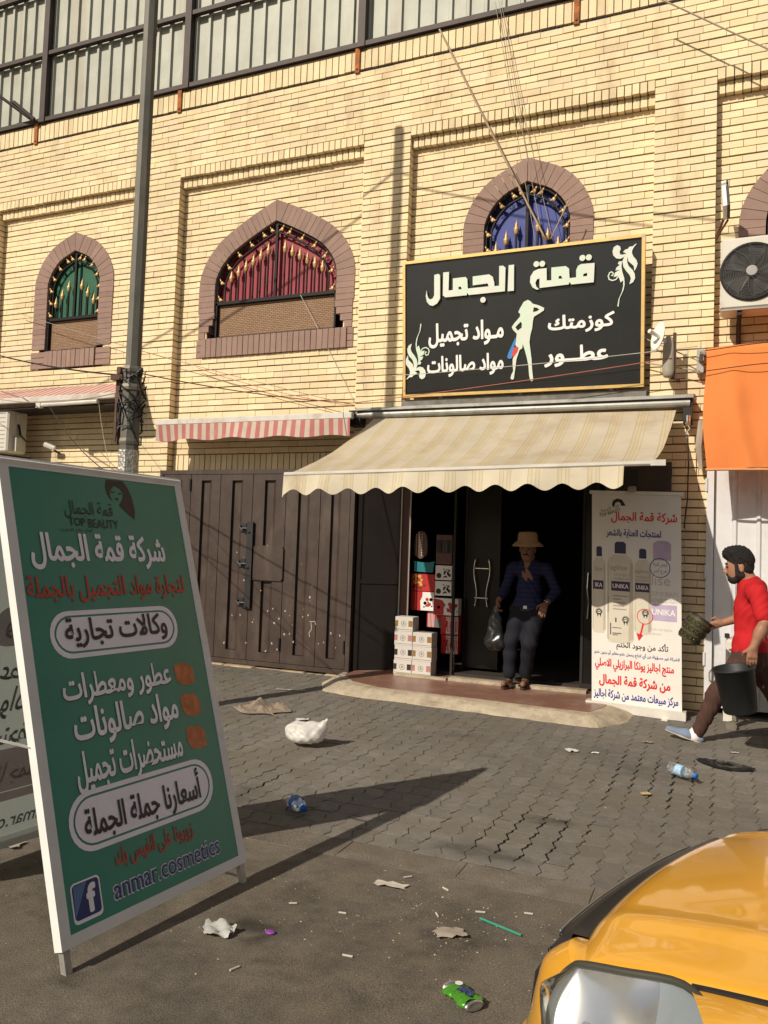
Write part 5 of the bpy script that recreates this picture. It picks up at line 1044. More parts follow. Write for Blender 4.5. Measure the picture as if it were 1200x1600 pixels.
cable((-9.0, .02, 4.55), (-3.8, -.03, 3.05), .05, .004, 'long grey wire sloping over the bricks under the red window', M_gry)
cable((-6.0, .05, 3.62), (-3.8, -.03, 3.04), .05, .0035, 'short pinkish wire below the red window sill', M_redc)
cable((-4.62, .12, 4.42), (-3.85, .08, 3.10), -.02, .003, 'thin pale wire hanging from the red window grille', mat('pale_wire', (.5, .48, .44), .6))
cable((-7.8, -.5, 3.12), (PX - .08, PY, 1.95), .10, .005, 'dark cable from the tube lamp down to the pole foil', M_blk)
cable((-7.0, -.5, 3.12), (PX - .1, PY, 1.9), .12, .003, 'grey cable from the lamp end down to the pole foil', M_gry)
cable((-1.44, -.18, 5.0), (-1.62, -.2, 4.6), .0, .006, 'short frayed cord hanging in front of the blue window', M_tan)
cable((PX, PY, 7.84), (-12.5, -2.9, 4.9), .45, .012, 'thick overhead cable running left from the pole top', M_blk, group='thick overhead cables on the pole'); cable((PX, PY, 7.80), (4.5, -2.6, 5.9), .35, .011, 'thick overhead cable running right from the pole top', M_blk, group='thick overhead cables on the pole')
# cart behind the walking man
ct = thing('white_cart', 'white metal cart standing behind the bucket at the white doors', 'cart', (.4, -.45, .04))
M_ct = mat('cart_enamel', (.66, .63, .55), .5, var=.06, dirt=((.45, .38, .28), 5, .56, .75))
mb = MB(); mb.bbox(.03, .95, -.62, -.22, .42, .80, .02); mb.build('body', M_ct, ct)
for x, y in ((.05, -.60), (.90, -.60), (.05, -.25), (.90, -.25)):
    mb = MB(); mb.loft([[(x + a, y + b, z) for a, b in ((-w_, -.02), (w_, -.02), (w_, .02), (-w_, .02))] for z, w_ in ((.42, .05), (.25, .03), (.12, .035))]); mb.build('leg', M_ct, ct)
    mb = MB(); mb.lathe((x + .03, y - .02, .082), (0, 1, 0), [(.045, 0), (.045, .03)], 14); mb.tube([(x, y, .13), (x + .05, y - .005, .12), (x + .07, y - .005, .07)], .010, 6); mb.build('castor', mat('worn_metal', (.22, .19, .15), .6, metal=.5, var=.3), ct)
mb = MB(); mb.bbox(.10, .17, -.5, -.44, .8, .87, .008); mb.bbox(.02, .06, -.5, -.45, .8, .84, .006); mb.bbox(.21, .25, -.5, -.45, .8, .88, .006); mb.build('top_fitting', M_blk, ct)
# ------------------------------------------------------------------ people: one continuous surface grown from a signed distance field
class Field:
    def __init__(s, lo, hi, h):
        s.h = h; s.lo = np.array(lo, float); n = np.ceil((np.array(hi) - s.lo) / h).astype(int) + 1
        s.ax = [s.lo[i] + h * np.arange(n[i]) for i in range(3)]; s.D = np.full(n, 9.0, np.float32)
    def win(s, lo, hi):
        return tuple(slice(max(0, int((lo[i] - s.lo[i]) / s.h)), min(s.D.shape[i], int((hi[i] - s.lo[i]) / s.h) + 2)) for i in range(3))
    def coords(s, W): return np.meshgrid(*[s.ax[i][W[i]] for i in range(3)], indexing='ij')
    def put(s, W, d, k, cut=False):
        A = s.D[W]
        if cut:
            s.D[W] = np.maximum(A, -d); return
        if k <= 0: s.D[W] = np.minimum(A, d); return
        hh = np.clip(.5 + .5 * (A - d) / k, 0, 1); s.D[W] = A * (1 - hh) + d * hh - k * hh * (1 - hh)
    def cone(s, a, b, ra, rb, k=.02, flat=None):
        a, b = np.array(a, float), np.array(b, float); m = max(ra, rb) * 1.6 + k + 2 * s.h
        W = s.win(np.minimum(a, b) - m, np.maximum(a, b) + m); X, Y, Z = s.coords(W)
        ab = b - a; L = max(ab @ ab, 1e-9); t = np.clip(((X - a[0]) * ab[0] + (Y - a[1]) * ab[1] + (Z - a[2]) * ab[2]) / L, 0, 1)
        dx, dy, dz = X - a[0] - t * ab[0], Y - a[1] - t * ab[1], Z - a[2] - t * ab[2]
        if flat is not None:                       # squash along one direction: (unit vector, factor)
            f = np.array(flat[0]); q = dx * f[0] + dy * f[1] + dz * f[2]; g = 1 / flat[1] - 1; dx, dy, dz = dx + q * g * f[0], dy + q * g * f[1], dz + q * g * f[2]
        s.put(W, (np.sqrt(dx * dx + dy * dy + dz * dz) - (ra + (rb - ra) * t)).astype(np.float32), k)
    def ell(s, c, r, k=.02, rot=None, cut=False):
        c = np.array(c, float); r = np.array(r, float); m = r.max() + k + 2 * s.h; W = s.win(c - m, c + m); X, Y, Z = s.coords(W)
        P = [X - c[0], Y - c[1], Z - c[2]]
        if rot is not None: P = [sum(rot[j][i] * P[j] for j in range(3)) for i in range(3)]
        k0 = np.sqrt(sum((P[i] / r[i]) ** 2 for i in range(3))); k1 = np.sqrt(sum((P[i] / r[i] ** 2) ** 2 for i in range(3))) + 1e-9
        s.put(W, (k0 * (k0 - 1) / k1).astype(np.float32), k, cut)
    def clip(s, p, n):                               # keep the side the normal points away from
        X, Y, Z = np.meshgrid(*s.ax, indexing='ij'); s.D = np.maximum(s.D, ((X - p[0]) * n[0] + (Y - p[1]) * n[1] + (Z - p[2]) * n[2]).astype(np.float32))
    def ripple(s, f): 
        X, Y, Z = np.meshgrid(*s.ax, indexing='ij'); s.D = s.D + f(X, Y, Z).astype(np.float32)
    def mesh(s):
        D = s.D; S = D < 0; n = D.shape; c = [(i, j, k) for i in (0, 1) for j in (0, 1) for k in (0, 1)]
        sl = lambda A, o: A[o[0]:n[0] - 1 + o[0], o[1]:n[1] - 1 + o[1], o[2]:n[2] - 1 + o[2]]
        cnt = sum(sl(S, o).astype(np.int8) for o in c); act = (cnt > 0) & (cnt < 8); idx = np.full(act.shape, -1); idx[act] = np.arange(act.sum())
        P = np.zeros((act.sum(), 3)); Wt = np.zeros(act.sum()); base = np.argwhere(act)
        for o in c:
            for a in range(3):
                if o[a]: continue
                q = list(o); q[a] = 1; q = tuple(q); da, db = sl(D, o)[act], sl(D, q)[act]; x = (da < 0) != (db < 0)
                t = np.where(x, da / (da - db + 1e-12), 0); v = np.tile(np.array(o, float), (len(t), 1)); v[:, a] += t; P[x] += v[x]; Wt[x] += 1
        P = (base + P / Wt[:, None]) * s.h + s.lo; F = []
        for a in range(3):
            b, d = (a + 1) % 3, (a + 2) % 3
            A0 = [slice(None)] * 3; A1 = [slice(None)] * 3; A0[a] = slice(0, n[a] - 1); A1[a] = slice(1, n[a]); x = S[tuple(A0)] != S[tuple(A1)]
            E = np.argwhere(x); E = E[(E[:, b] > 0) & (E[:, d] > 0) & (E[:, b] < n[b] - 1) & (E[:, d] < n[d] - 1)]
            q = []
            for ob, od in ((-1, -1), (0, -1), (0, 0), (-1, 0)):
                g = E.copy(); g[:, b] += ob; g[:, d] += od; q.append(idx[g[:, 0], g[:, 1], g[:, 2]])
            q = np.stack(q, 1); inside = S[E[:, 0], E[:, 1], E[:, 2]]; q[~inside] = q[~inside][:, ::-1]; F.append(q)
        F = np.concatenate(F); F = F[(F >= 0).all(1)]
        return P, F
    def build(s, name, m, parent, smooth_it=1):
        P, F = s.mesh()
        o = mesh_obj(name, P, F, m, parent, smooth=True)
        if smooth_it:
            bm = bmesh.new(); bm.from_mesh(o.data)
            for _ in range(smooth_it): bmesh.ops.smooth_vert(bm, verts=bm.verts, factor=.5, use_axis_x=True, use_axis_y=True, use_axis_z=True)
            bm.to_mesh(o.data); bm.free()
        return o
def rotm(axis, ang):
    return np.array(Matrix.Rotation(ang, 3, axis)).T.tolist()
A3 = lambda v: np.array(v, float)
def hand(f, wrist, palm_dir, across, normal, curl, L=.085, r=.0092, k=.008):
    """palm box from the wrist along palm_dir; four unequal fingers spread along 'across', bending toward 'normal'; thumb from the side of the palm"""
    w_, d, a, n = A3(wrist), A3(palm_dir), A3(across), A3(normal); d /= np.linalg.norm(d); a /= np.linalg.norm(a); n /= np.linalg.norm(n)
    for q in (-.026, -.009, .009, .026): f.cone(w_ + a * q * .6 + d * .01, w_ + d * L + a * q, .017, .0135, .014)
    for q, ln in ((-.030, .052), (-.010, .064), (.010, .068), (.030, .060)):
        p = w_ + d * L + a * q; ang = curl * .6
        for seg, sc_ in ((.45, 1.0), (.32, .92), (.25, .82)):
            v = d * math.cos(ang) + n * math.sin(ang); e = p + v * ln * 1.25 * seg; f.cone(p, e, r * sc_, r * sc_ * .93, k * .5); p = e; ang += curl
    p = w_ + d * L * .25 + a * .030; v = (d * .55 + a * .75 + n * .35); v /= np.linalg.norm(v)
    e = p + v * .042; f.cone(p, e, .013, .0105, .012); v2 = d * .85 + a * .15 + n * .55; v2 /= np.linalg.norm(v2); f.cone(e, e + v2 * .036, .0105, .008, .006)
M_skin = mat('tan_skin', (.31, .155, .095), .55, var=.06, scale=14, spec=.35)
M_skin2 = mat('brown_skin', (.20, .10, .062), .6, var=.07, scale=14, spec=.3)
M_hair = mat('black_hair', (.008, .006, .005), .8, var=.4, scale=60, bump=.6, bscale=220)
M_beard = mat('black_beard', (.014, .010, .009), .75, var=.4, scale=90, bump=.6, bscale=300)
M_eye = mat('eye_dark', (.015, .01, .008), .25); M_sclera = mat('eye_white', (.5, .46, .42), .4); M_lip = mat('lip', (.27, .10, .08), .5)

def head(f, c, fw, upv, s_=1.0, jaw=0.):
    """skull, face, nose, ears around centre c; fw = facing, upv = up"""
    c, fw, upv = A3(c), A3(fw), A3(upv); fw /= np.linalg.norm(fw); upv = upv - fw * (upv @ fw); upv /= np.linalg.norm(upv); sd = np.cross(upv, fw)
    Rm = np.stack([fw, sd, upv]).T; rot = Rm.tolist()
    at = lambda x, y, z: c + (fw * x + sd * y + upv * z) * s_
    f.ell(at(-.012, 0, .028), A3((.098, .077, .090)) * s_, .02, rot); f.ell(at(.030, 0, -.035), A3((.062, .060, .078)) * s_, .03, rot)
    f.ell(at(.052, 0, -.088), A3((.032, .036, .028)) * s_, .025, rot); f.cone(at(-.01, .045, -.07), at(.045, .02, -.095), .024 * s_, .022 * s_, .02); f.cone(at(-.01, -.045, -.07), at(.045, -.02, -.095), .024 * s_, .022 * s_, .02)
    f.cone(at(.086, 0, .012), at(.108, 0, -.030), .009 * s_, .0125 * s_, .010); f.ell(at(.098, .012, -.034), A3((.010, .008, .007)) * s_, .006, rot); f.ell(at(.098, -.012, -.034), A3((.010, .008, .007)) * s_, .006, rot)
    f.cone(at(.082, -.035, .022), at(.082, .035, .022), .010 * s_, .010 * s_, .012)
    for q in (1, -1): f.ell(at(.082, q * .031, .002), A3((.012, .016, .010)) * s_, 0, rot, cut=True) if False else None
    f.cone(at(.086, -.017, -.060), at(.086, .017, -.060), .007 * s_, .007 * s_, .006); f.cone(at(.084, -.015, -.071), at(.084, .015, -.071), .007 * s_, .007 * s_, .006)
    for q in (1, -1):
        f.ell(at(-.012, q * .077, -.012), A3((.020, .009, .032)) * s_, .006, rot); f.ell(at(-.006, q * .088, -.010), A3((.010, .006, .016)) * s_, .002, rot, cut=True)
    return at, rot

# ---- man walking past with the bucket
pw = thing('person', 'bearded man in a red t-shirt and brown trousers walking left with a black bucket', 'person', (.12, -1.1, .035))
f = Field((-.50, -1.62, -.02), (.90, -.72, 1.66), .0065)
hc = (.117, -1.10, 1.415); fwv = (-1, -.03, -.10)
at, rot = head(f, hc, fwv, (-.05, 0, 1), 1.02)
f.cone((.160, -1.10, 1.37), (.215, -1.10, 1.25), .058, .066, .03)
f.cone((.215, -1.10, 1.22), (.22, -1.10, 1.05), .10, .105, .05, flat=((1, 0, 0), .92)); f.cone((.225, -1.26, 1.225), (.205, -.94, 1.215), .058, .058, .05); f.cone((.22, -1.10, 1.05), (.205, -1.10, .76), .10, .10, .05)
f.cone((.215, -1.04, .74), (.21, -1.16, .74), .09, .09, .04)
SHN, ELN, WRN = (.252, -1.29, 1.215), (.290, -1.375, 1.01), (.215, -1.40, .822)
f.cone(SHN, ELN, .052, .042, .03); f.cone(ELN, WRN, .042, .029, .015); f.cone(A3(ELN) * .65 + A3(WRN) * .35, A3(ELN) * .5 + A3(WRN) * .5, .043, .04, .02)
SHF, ELF, WRF = (.205, -.93, 1.205), (.150, -.915, 1.015), (-.01, -.955, .955)
f.cone(SHF, ELF, .052, .041, .03); f.cone(ELF, WRF, .041, .028, .015)
hand(f, WRN, (-.10, -.03, -1), (-1, -.25, .05), (.25, .95, 0), .28, L=.07)
hand(f, WRF, (-.92, -.12, -.28), (.2, -.45, .9), (-.2, .8, -.5), .75, L=.07)
HF, KF, AF_ = (.175, -1.18, .70), (-.035, -1.185, .415), (-.172, -1.165, .095)
f.cone(HF, KF, .078, .052, .03); f.cone(KF, AF_, .052, .038, .02)
HB, KB, AB = (.225, -1.02, .70), (.40, -1.0, .42), (.66, -1.0, .21)
f.cone(HB, KB, .078, .052, .03); f.cone(KB, AB, .052, .036, .02)
f.cone((-.165, -1.165, .070), (-.34, -1.165, .090), .030, .018, .02); f.cone((.68, -1.0, .19), (.61, -1.0, .08), .030, .020, .02)
f.build('body', M_skin, pw)
# hair and beard
g = Field((-.08, -1.26, 1.24), (.30, -.94, 1.66), .005)
g.ell(at(-.014, 0, .050), A3((.102, .081, .096)) * 1.03, .02, rot); g.ell(at(-.046, 0, -.015), A3((.058, .074, .075)), .02, rot); g.ell(at(.058, 0, .106), A3((.054, .058, .050)) * 1.03, .03, rot); g.ell(at(.005, 0, .118), A3((.080, .066, .048)) * 1.03, .03, rot)
fw3 = A3(fwv) / np.linalg.norm(fwv); up3 = A3((-.15, 0, 1)); up3 = up3 - fw3 * (up3 @ fw3); up3 /= np.linalg.norm(up3)
g.ripple(lambda X, Y, Z: .0045 * np.sin(X * 150 + Z * 90 + 2 * np.sin(Y * 60)) * np.sin(Y * 130 + X * 60) + .0025 * np.sin(X * 310 - Z * 240 + Y * 200))
q = random.Random(4)
for k in range(90):
    a_, b_ = q.uniform(-2.9, 2.9), q.uniform(-.1, 1.45); rr_ = (.094 + .02 * math.sin(b_)); p_ = at(.012 + rr_ * math.cos(a_) * math.cos(b_) * 1.0, .080 * math.sin(a_) * math.cos(b_), .055 + .102 * math.sin(b_))
    g.ell(p_, (q.uniform(.010, .019), q.uniform(.008, .013), q.uniform(.008, .014)), .006, rot)
n_ = fw3 * .646 - up3 * .763; g.clip(at(.083, 0, .056), n_); g.clip(at(-.02, 0, -.080), -up3)
g.ell(at(-.010, .085, -.012), (.030, .022, .034), 0, rot, cut=True); g.ell(at(-.010, -.085, -.012), (.030, .022, .034), 0, rot, cut=True)
g.build('hair', M_hair, pw)
g = Field((-.08, -1.26, 1.20), (.26, -.94, 1.50), .005)
g.ell(at(.050, 0, -.088), A3((.040, .044, .038)) * 1.02, .02, rot); g.cone(at(-.012, .048, -.065), at(.045, .022, -.095), .030, .031, .02); g.cone(at(-.012, -.048, -.065), at(.045, -.022, -.095), .030, .031, .02)
for q in (1, -1): g.cone(at(.022, q * .066, .035), at(.014, q * .060, -.06), .014, .022, .012); g.cone(at(.089, q * .022, -.052), at(.078, q * .036, -.085), .007, .013, .01)
g.cone(at(.093, -.020, -.050), at(.093, .020, -.050), .0080, .0080, .008)
g.ripple(lambda X, Y, Z: .0015 * np.sin(X * 330 + Z * 280) * np.sin(Y * 300 + Z * 150))
g.build('beard', M_beard, pw)
mb = MB()
for q in (1, -1):
    mb.tube([at(.089, q * .014, .026), at(.090, q * .028, .032), at(.080, q * .048, .026)], [.006, .008, .004], 6)
mb.build('eyebrows', M_hair, pw)
mb = MB()
for q in (1, -1): mb.ball(at(.085, q * .030, .004), (.010, .014, .007))
mb.build('eyes', M_eye, pw, smooth=True)
# t-shirt
M_red = mat('red_cotton', (.43, .016, .020), .85, var=.06, scale=6, spec=.15)
g = Field((-.02, -1.50, .64), (.50, -.72, 1.40), .0075)
g.cone((.212, -1.10, 1.235), (.215, -1.10, 1.09), .112, .124, .05, flat=((1, 0, 0), .96)); g.cone((.212, -1.10, 1.09), (.20, -1.10, .74), .122, .122, .06); g.cone((.205, -1.03, .78), (.205, -1.17, .78), .125, .125, .05); g.cone((.228, -1.27, 1.225), (.205, -.93, 1.215), .072, .072, .06); g.cone((.19, -1.10, 1.285), (.21, -1.10, 1.24), .078, .10, .03)
g.cone(SHN, A3(SHN) * .22 + A3(ELN) * .78, .068, .066, .035); g.cone(SHF, A3(SHF) * .25 + A3(ELF) * .75, .066, .064, .035)
d1 = A3(ELN) - A3(SHN); d1 /= np.linalg.norm(d1)
g.ripple(lambda X, Y, Z: .0042 * np.sin(Z * 30 + X * 55 + 4 * np.sin(Y * 11 + Z * 7)) * np.clip((1.12 - Z) * 3, 0, 1) + .0022 * np.sin(Z * 61 - X * 90 + Y * 37 + 3 * np.sin(Z * 17)))
g.clip((.2, -1.1, .760), (0.12, 0, -1))
g.ell((.165, -1.10, 1.35), (.075, .073, .055), 0, None, cut=True)
g.build('t_shirt', M_red, pw)
# trousers
M_brw = mat('brown_corduroy', (.075, .040, .032), .9, var=.14, scale=12, spec=.12)
g = Field((-.36, -1.42, .02), (.90, -.80, .86), .0075)
g.cone((.215, -1.03, .74), (.205, -1.17, .74), .118, .118, .04); g.cone((.205, -1.10, .80), (.205, -1.10, .72), .112, .118, .04)
g.cone(HF, KF, .108, .074, .04); g.cone(KF, A3(AF_) * .95 + A3(KF) * .05, .072, .050, .03); g.cone(HB, KB, .108, .074, .04); g.cone(KB, AB, .072, .052, .03)
g.ripple(lambda X, Y, Z: .0018 * np.sin(X * 190 + Z * 35 + 2 * np.sin(Z * 30)) + .0032 * np.sin(Z * 47 + X * 30 + 4 * np.sin(X * 13 + Y * 9)))
dn = A3(AF_) - A3(KF); dn /= np.linalg.norm(dn); g.clip((0, 0, .835), (0, 0, 1))
g.build('trousers', M_brw, pw)
# sock and shoes
M_sock = mat('white_sock', (.72, .70, .68), .9); M_shoe = mat('blue_canvas_shoe', (.17, .22, .31), .9, var=.1); M_sole = mat('pale_sole', (.38, .33, .27), .9)
for (an_, toe, heel) in (((-.172, -1.165, .105), (-.375, -1.165, .098), (-.158, -1.165, .040)), ((.67, -1.0, .21), (.575, -1.0, .055), (.70, -1.0, .155))):
    an_, toe, heel = A3(an_), A3(toe), A3(heel); dd = (toe - heel) / np.linalg.norm(toe - heel); nn = np.array([-dd[2], 0, dd[0]]); nn = nn if nn[2] > 0 else -nn
    g = Field(np.minimum(toe, an_) - .12, np.maximum(an_, heel) + .12, .006); g.cone(an_ + (0, 0, .01), heel + dd * .045 + nn * .025, .046, .040, .03); g.cone(heel + dd * .03 + nn * .03, heel + dd * .09 + nn * .02, .040, .036, .03); g.build('sock', M_sock, pw)
    g = Field(np.minimum(toe, heel) - .10, np.maximum(toe, heel) + .12, .006); g.cone(heel + nn * .018, heel + dd * .10 + nn * .022, .036, .043, .03, flat=(nn, .9)); g.cone(heel + dd * .10 + nn * .020, toe + nn * .012, .043, .034, .04, flat=(nn, .72)); g.clip(heel, -nn); g.ell(an_ + nn * .008 + dd * .0, (.048, .040, .075), 0, None, cut=True)
    g.build('shoe', M_shoe, pw)
    g = Field(np.minimum(toe, heel) - .10, np.maximum(toe, heel) + .10, .006); g.cone(heel - nn * .004, heel + dd * .11 - nn * .004, .038, .046, .03, flat=(nn, .3)); g.cone(heel + dd * .11 - nn * .004, toe - nn * .002, .046, .037, .03, flat=(nn, .3)); g.build('sole', M_sole, pw)
# bucket
M_bkt = mat('black_bucket_plastic', (.018, .019, .019), .55, var=.25, scale=8, spec=.35, dirt=((.06, .055, .05), 6, .56, .8))
bk = thing('bucket', 'large black plastic bucket carried by the man in the red t-shirt', 'bucket', (.14, -1.45, .34))
c0, c1 = Vector((.135, -1.425, .345)), Vector((.080, -1.455, .668)); ax = (c1 - c0).normalized(); H = (c1 - c0).length
mb = MB(); mb.lathe(c0, ax, [(.001, .0), (.112, .0), (.118, .006), (.145, H - .012), (.153, H - .010), (.155, H), (.150, H + .004), (.143, H - .002), (.114, .012), (.001, .010)], 40, cap=False); fix_normals(mb.build('shell', M_bkt, bk, smooth=True))
mb = MB(); a = c1 + Vector((-.152, -.0, -.03)); mb.tube([a, a + Vector((-.012, -.02, -.02)), a + Vector((-.01, -.03, -.075)), a + Vector((.006, -.02, -.09))], .006, 6); mb.build('handle', M_alu, bk)
# patterned pot
pt = thing('patterned_pot', 'black and gold scroll patterned pot held out by its rim', 'pot', (-.25, -.98, .8))
p0, p1 = Vector((-.262, -.985, .802)), Vector((-.150, -.975, .982)); ax = (p1 - p0).normalized(); H = (p1 - p0).length
mb = MB(); mb.lathe(p0, ax, [(.001, 0), (.082, 0), (.086, .005), (.106, H - .004), (.106, H + .002), (.100, H + .002), (.082, .01), (.001, .008)], 36, cap=False); fix_normals(mb.build('shell', mat('gold_black_glaze', (.10, .092, .045), .35, metal=.3, var=.3, scale=9), pt, smooth=True))
mb = MB(); e1 = Vector((0, -1, 0)); e1 = (e1 - ax * e1.dot(ax)).normalized(); e2 = ax.cross(e1)
for k in range(13):
    for row in range(3):
        a0 = k * 2 * math.pi / 13 + row * .24; hh = .035 + row * .062
        pts = []
        for t in np.linspace(0, 1, 14):
            rr_ = .028 * (1 - t * .75); aa = a0 + rr_ / .09 * math.cos(t * 11 + row); h2 = hh + rr_ * math.sin(t * 11 + row); R0 = .086 + .02 * h2 / H + .001
            pts.append(p0 + ax * h2 + (e1 * math.cos(aa) + e2 * math.sin(aa)) * R0)
        mb.tube(pts, .0030, 4)
mb.build('scroll_relief', mat('dark_scroll', (.016, .015, .010), .4), pt)
mb = MB(); mb.lathe(p0, ax, [(.104, H - .006), (.110, H - .004), (.110, H + .006), (.102, H + .008), (.100, H - .002)], 36, cap=False); fix_normals(mb.build('rim', M_blk, pt, smooth=True))

# ---- man in the doorway
pd = thing('person', 'man in a straw bucket hat and dark blue shirt stepping out of the shop', 'person', (-1.85, -.1, .165))
f = Field((-2.25, -.48, .10), (-1.35, .22, 1.80), .0075)
at, rot = head(f, (-1.785, -.14, 1.515), (.06, -1, -.10), (0, -.08, 1), .98)
Y0 = -.08
f.cone((-1.78, -.10, 1.46), (-1.775, Y0, 1.37), .050, .056, .03)
f.cone((-1.775, Y0, 1.30), (-1.775, Y0, 1.10), .10, .105, .05); f.cone((-1.91, Y0, 1.32), (-1.62, Y0, 1.33), .05, .05, .05); f.cone((-1.775, Y0, 1.1), (-1.775, Y0, .95), .10, .095, .05); f.cone((-1.83, Y0, .93), (-1.72, Y0, .93), .085, .085, .04)
SL, EL, WL = (-1.945, Y0, 1.315), (-2.02, -.06, 1.10), (-2.065, -.14, .99)
SR, ER, WR = (-1.60, Y0, 1.32), (-1.51, -.06, 1.11), (-1.585, -.20, .975)
for a, b, c in ((SL, EL, WL), (SR, ER, WR)): f.cone(a, b, .048, .038, .03); f.cone(b, c, .038, .027, .015)
hand(f, WL, (-.08, -.25, -1), (.15, -1, .1), (1, .1, 0), .75, L=.065); hand(f, WR, (-.10, -.75, -.55), (-.9, -.1, .4), (-.1, .4, -.9), .6, L=.065)
LEGS = (((-1.85, Y0, .90), (-1.935, -.12, .575), (-1.945, -.10, .245)), ((-1.70, Y0, .90), (-1.745, -.14, .58), (-1.80, -.02, .240)))
for a, b, c in LEGS: f.cone(a, b, .074, .050, .03); f.cone(b, c, .050, .036, .02)
for (_, _, c), tx in zip(LEGS, (-.02, .01)): f.cone((c[0], c[1] + .02, .20), (c[0] + tx, c[1] - .15, .185), .034, .026, .02)
f.build('body', M_skin2, pd)
M_shirt = mat('dark_blue_shirt', (.014, .017, .055), .8, var=.1, spec=.2, stripes=('Z', .045, [(0, (.014, .017, .055)), (.82, (.030, .032, .07))]))
g = Field((-2.2, -.4, .84), (-1.38, .2, 1.46), .0085)
g.cone((-1.775, Y0, 1.32), (-1.775, Y0, 1.12), .102, .112, .05, flat=((0, 1, 0), .92)); g.cone((-1.775, Y0, 1.12), (-1.775, Y0, .92), .112, .118, .05); g.cone((-1.83, Y0, .95), (-1.72, Y0, .95), .106, .106, .05); g.cone((-1.92, Y0, 1.32), (-1.625, Y0, 1.325), .066, .066, .06); g.cone((-1.78, -.09, 1.41), (-1.775, Y0, 1.35), .062, .085, .03)
for a, b, c in ((SL, EL, WL), (SR, ER, WR)): g.cone(a, b, .058, .047, .03); g.cone(b, A3(b) * .4 + A3(c) * .6, .053, .044, .02)
g.ripple(lambda X, Y, Z: .004 * np.sin(Z * 27 + X * 48 + 4 * np.sin(X * 17 + Z * 9)))
g.clip((0, 0, .915), (0, 0, -1)); g.ell((-1.782, -.17, 1.40), (.032, .07, .075), 0, None, cut=True)
g.build('shirt', M_shirt, pd)
mb = MB(); mb.ball((-1.782, -.152, 1.345), (.020, .014, .034)); mb.build('undershirt', M_white, pd, smooth=True)
g = Field((-2.1, -.32, .18), (-1.55, .18, .99), .0085); M_jn = mat('dark_denim', (.005, .006, .012), .85, var=.15, scale=12)
g.cone((-1.84, Y0, .90), (-1.71, Y0, .90), .112, .112, .04)
for a, b, c in LEGS: g.cone(a, b, .103, .076, .04); g.cone(b, (c[0], c[1], .265), .074, .060, .03)
g.ripple(lambda X, Y, Z: .004 * np.sin(Z * 38 + X * 30 + 3 * np.sin(X * 15))); g.clip((0, 0, .945), (0, 0, 1)); g.build('jeans', M_jn, pd)
mb = MB(); mb.loft([[(-1.775 + .178 * math.cos(q), Y0 + .120 * math.sin(q), z) for q in np.linspace(0, 2 * math.pi, 33)[:-1]] for z in (.905, .962)], cap=False); mb.build('belt', M_blk, pd); mb = MB(); mb.bbox(-1.80, -1.755, Y0 - .136, Y0 - .123, .924, .960, .005); mb.build('belt_buckle', M_chr, pd)
M_sand = mat('brown_sandal', (.06, .035, .025), .7)
for (_, _, c), tx in zip(LEGS, (-.02, .01)):
    mb = MB(); P = [(c[0] + .04 * math.sin(q) + tx * (.5 - .5 * math.cos(q)), c[1] - .05 - .13 * math.cos(q) * -1) for q in np.linspace(0, 2 * math.pi, 17)[:-1]]
    mb.loft([[(a, b, .132) for a, b in P], [(a, b, .155) for a, b in P]]); 
    for yy in (-.10, -.05): mb.tube([(c[0] - .045, c[1] + yy, .155), (c[0] + tx * .6, c[1] + yy - .01, .222), (c[0] + .045, c[1] + yy, .155)], .011, 6)
    fix_normals(mb.build('sandal', M_sand, pd))
M_hat = mat('straw_hat', (.30, .205, .11), .85, var=.1, scale=30, bump=.4, bscale=160)
mb = MB(); hcx = Vector(at(-.01, 0, .055)); au = Vector((.0, -.06, 1)).normalized()
mb.lathe(hcx, au, [(.155, -.028), (.158, -.024), (.125, .008), (.102, .022), (.094, .095), (.082, .112), (.001, .118)], 28, cap=False); mb.build('hat', M_hat, pd, smooth=True)
mb = MB(); mb.tube([at(.094, -.026, -.050), at(.098, 0, -.046), at(.094, .026, -.050)], [.006, .009, .006], 6); mb.build('moustache', M_beard, pd)
mb = MB()
for q in (1, -1): mb.ball(at(.083, q * .029, .004), (.012, .008, .006))
mb.build('eyes', M_eye, pd, smooth=True)
mb = MB(); mb.lathe(A3(WR) + (.0, .0, .02), (-.2, -.7, -.5), [(.033, -.01), (.035, 0), (.033, .01)], 14, cap=False); mb.build('wristwatch', M_chr, pd)
# his bag
M_bag = mat('black_bag_film', (.012, .012, .013), .28, var=.2, spec=.6, bump=.8, bscale=14)
g = Field((-2.28, -.36, .46), (-1.92, .06, .98), .009)
g.cone((-2.08, -.165, .925), (-2.085, -.16, .80), .022, .05, .05, flat=((0, 1, 0), .6)); g.cone((-2.085, -.16, .80), (-2.085, -.15, .60), .06, .10, .05, flat=((0, 1, 0), .6)); g.cone((-2.13, -.15, .57), (-2.03, -.15, .565), .06, .06, .05)
g.ripple(lambda X, Y, Z: .007 * np.sin(X * 70 + Z * 18 + 2 * np.sin(Z * 25)) * np.sin(Z * 30 + Y * 40))
o = g.build('carrier_bag', M_bag, None); tag(o, 'black plastic carrier bag in the hand of the man wearing the straw hat', 'bag')
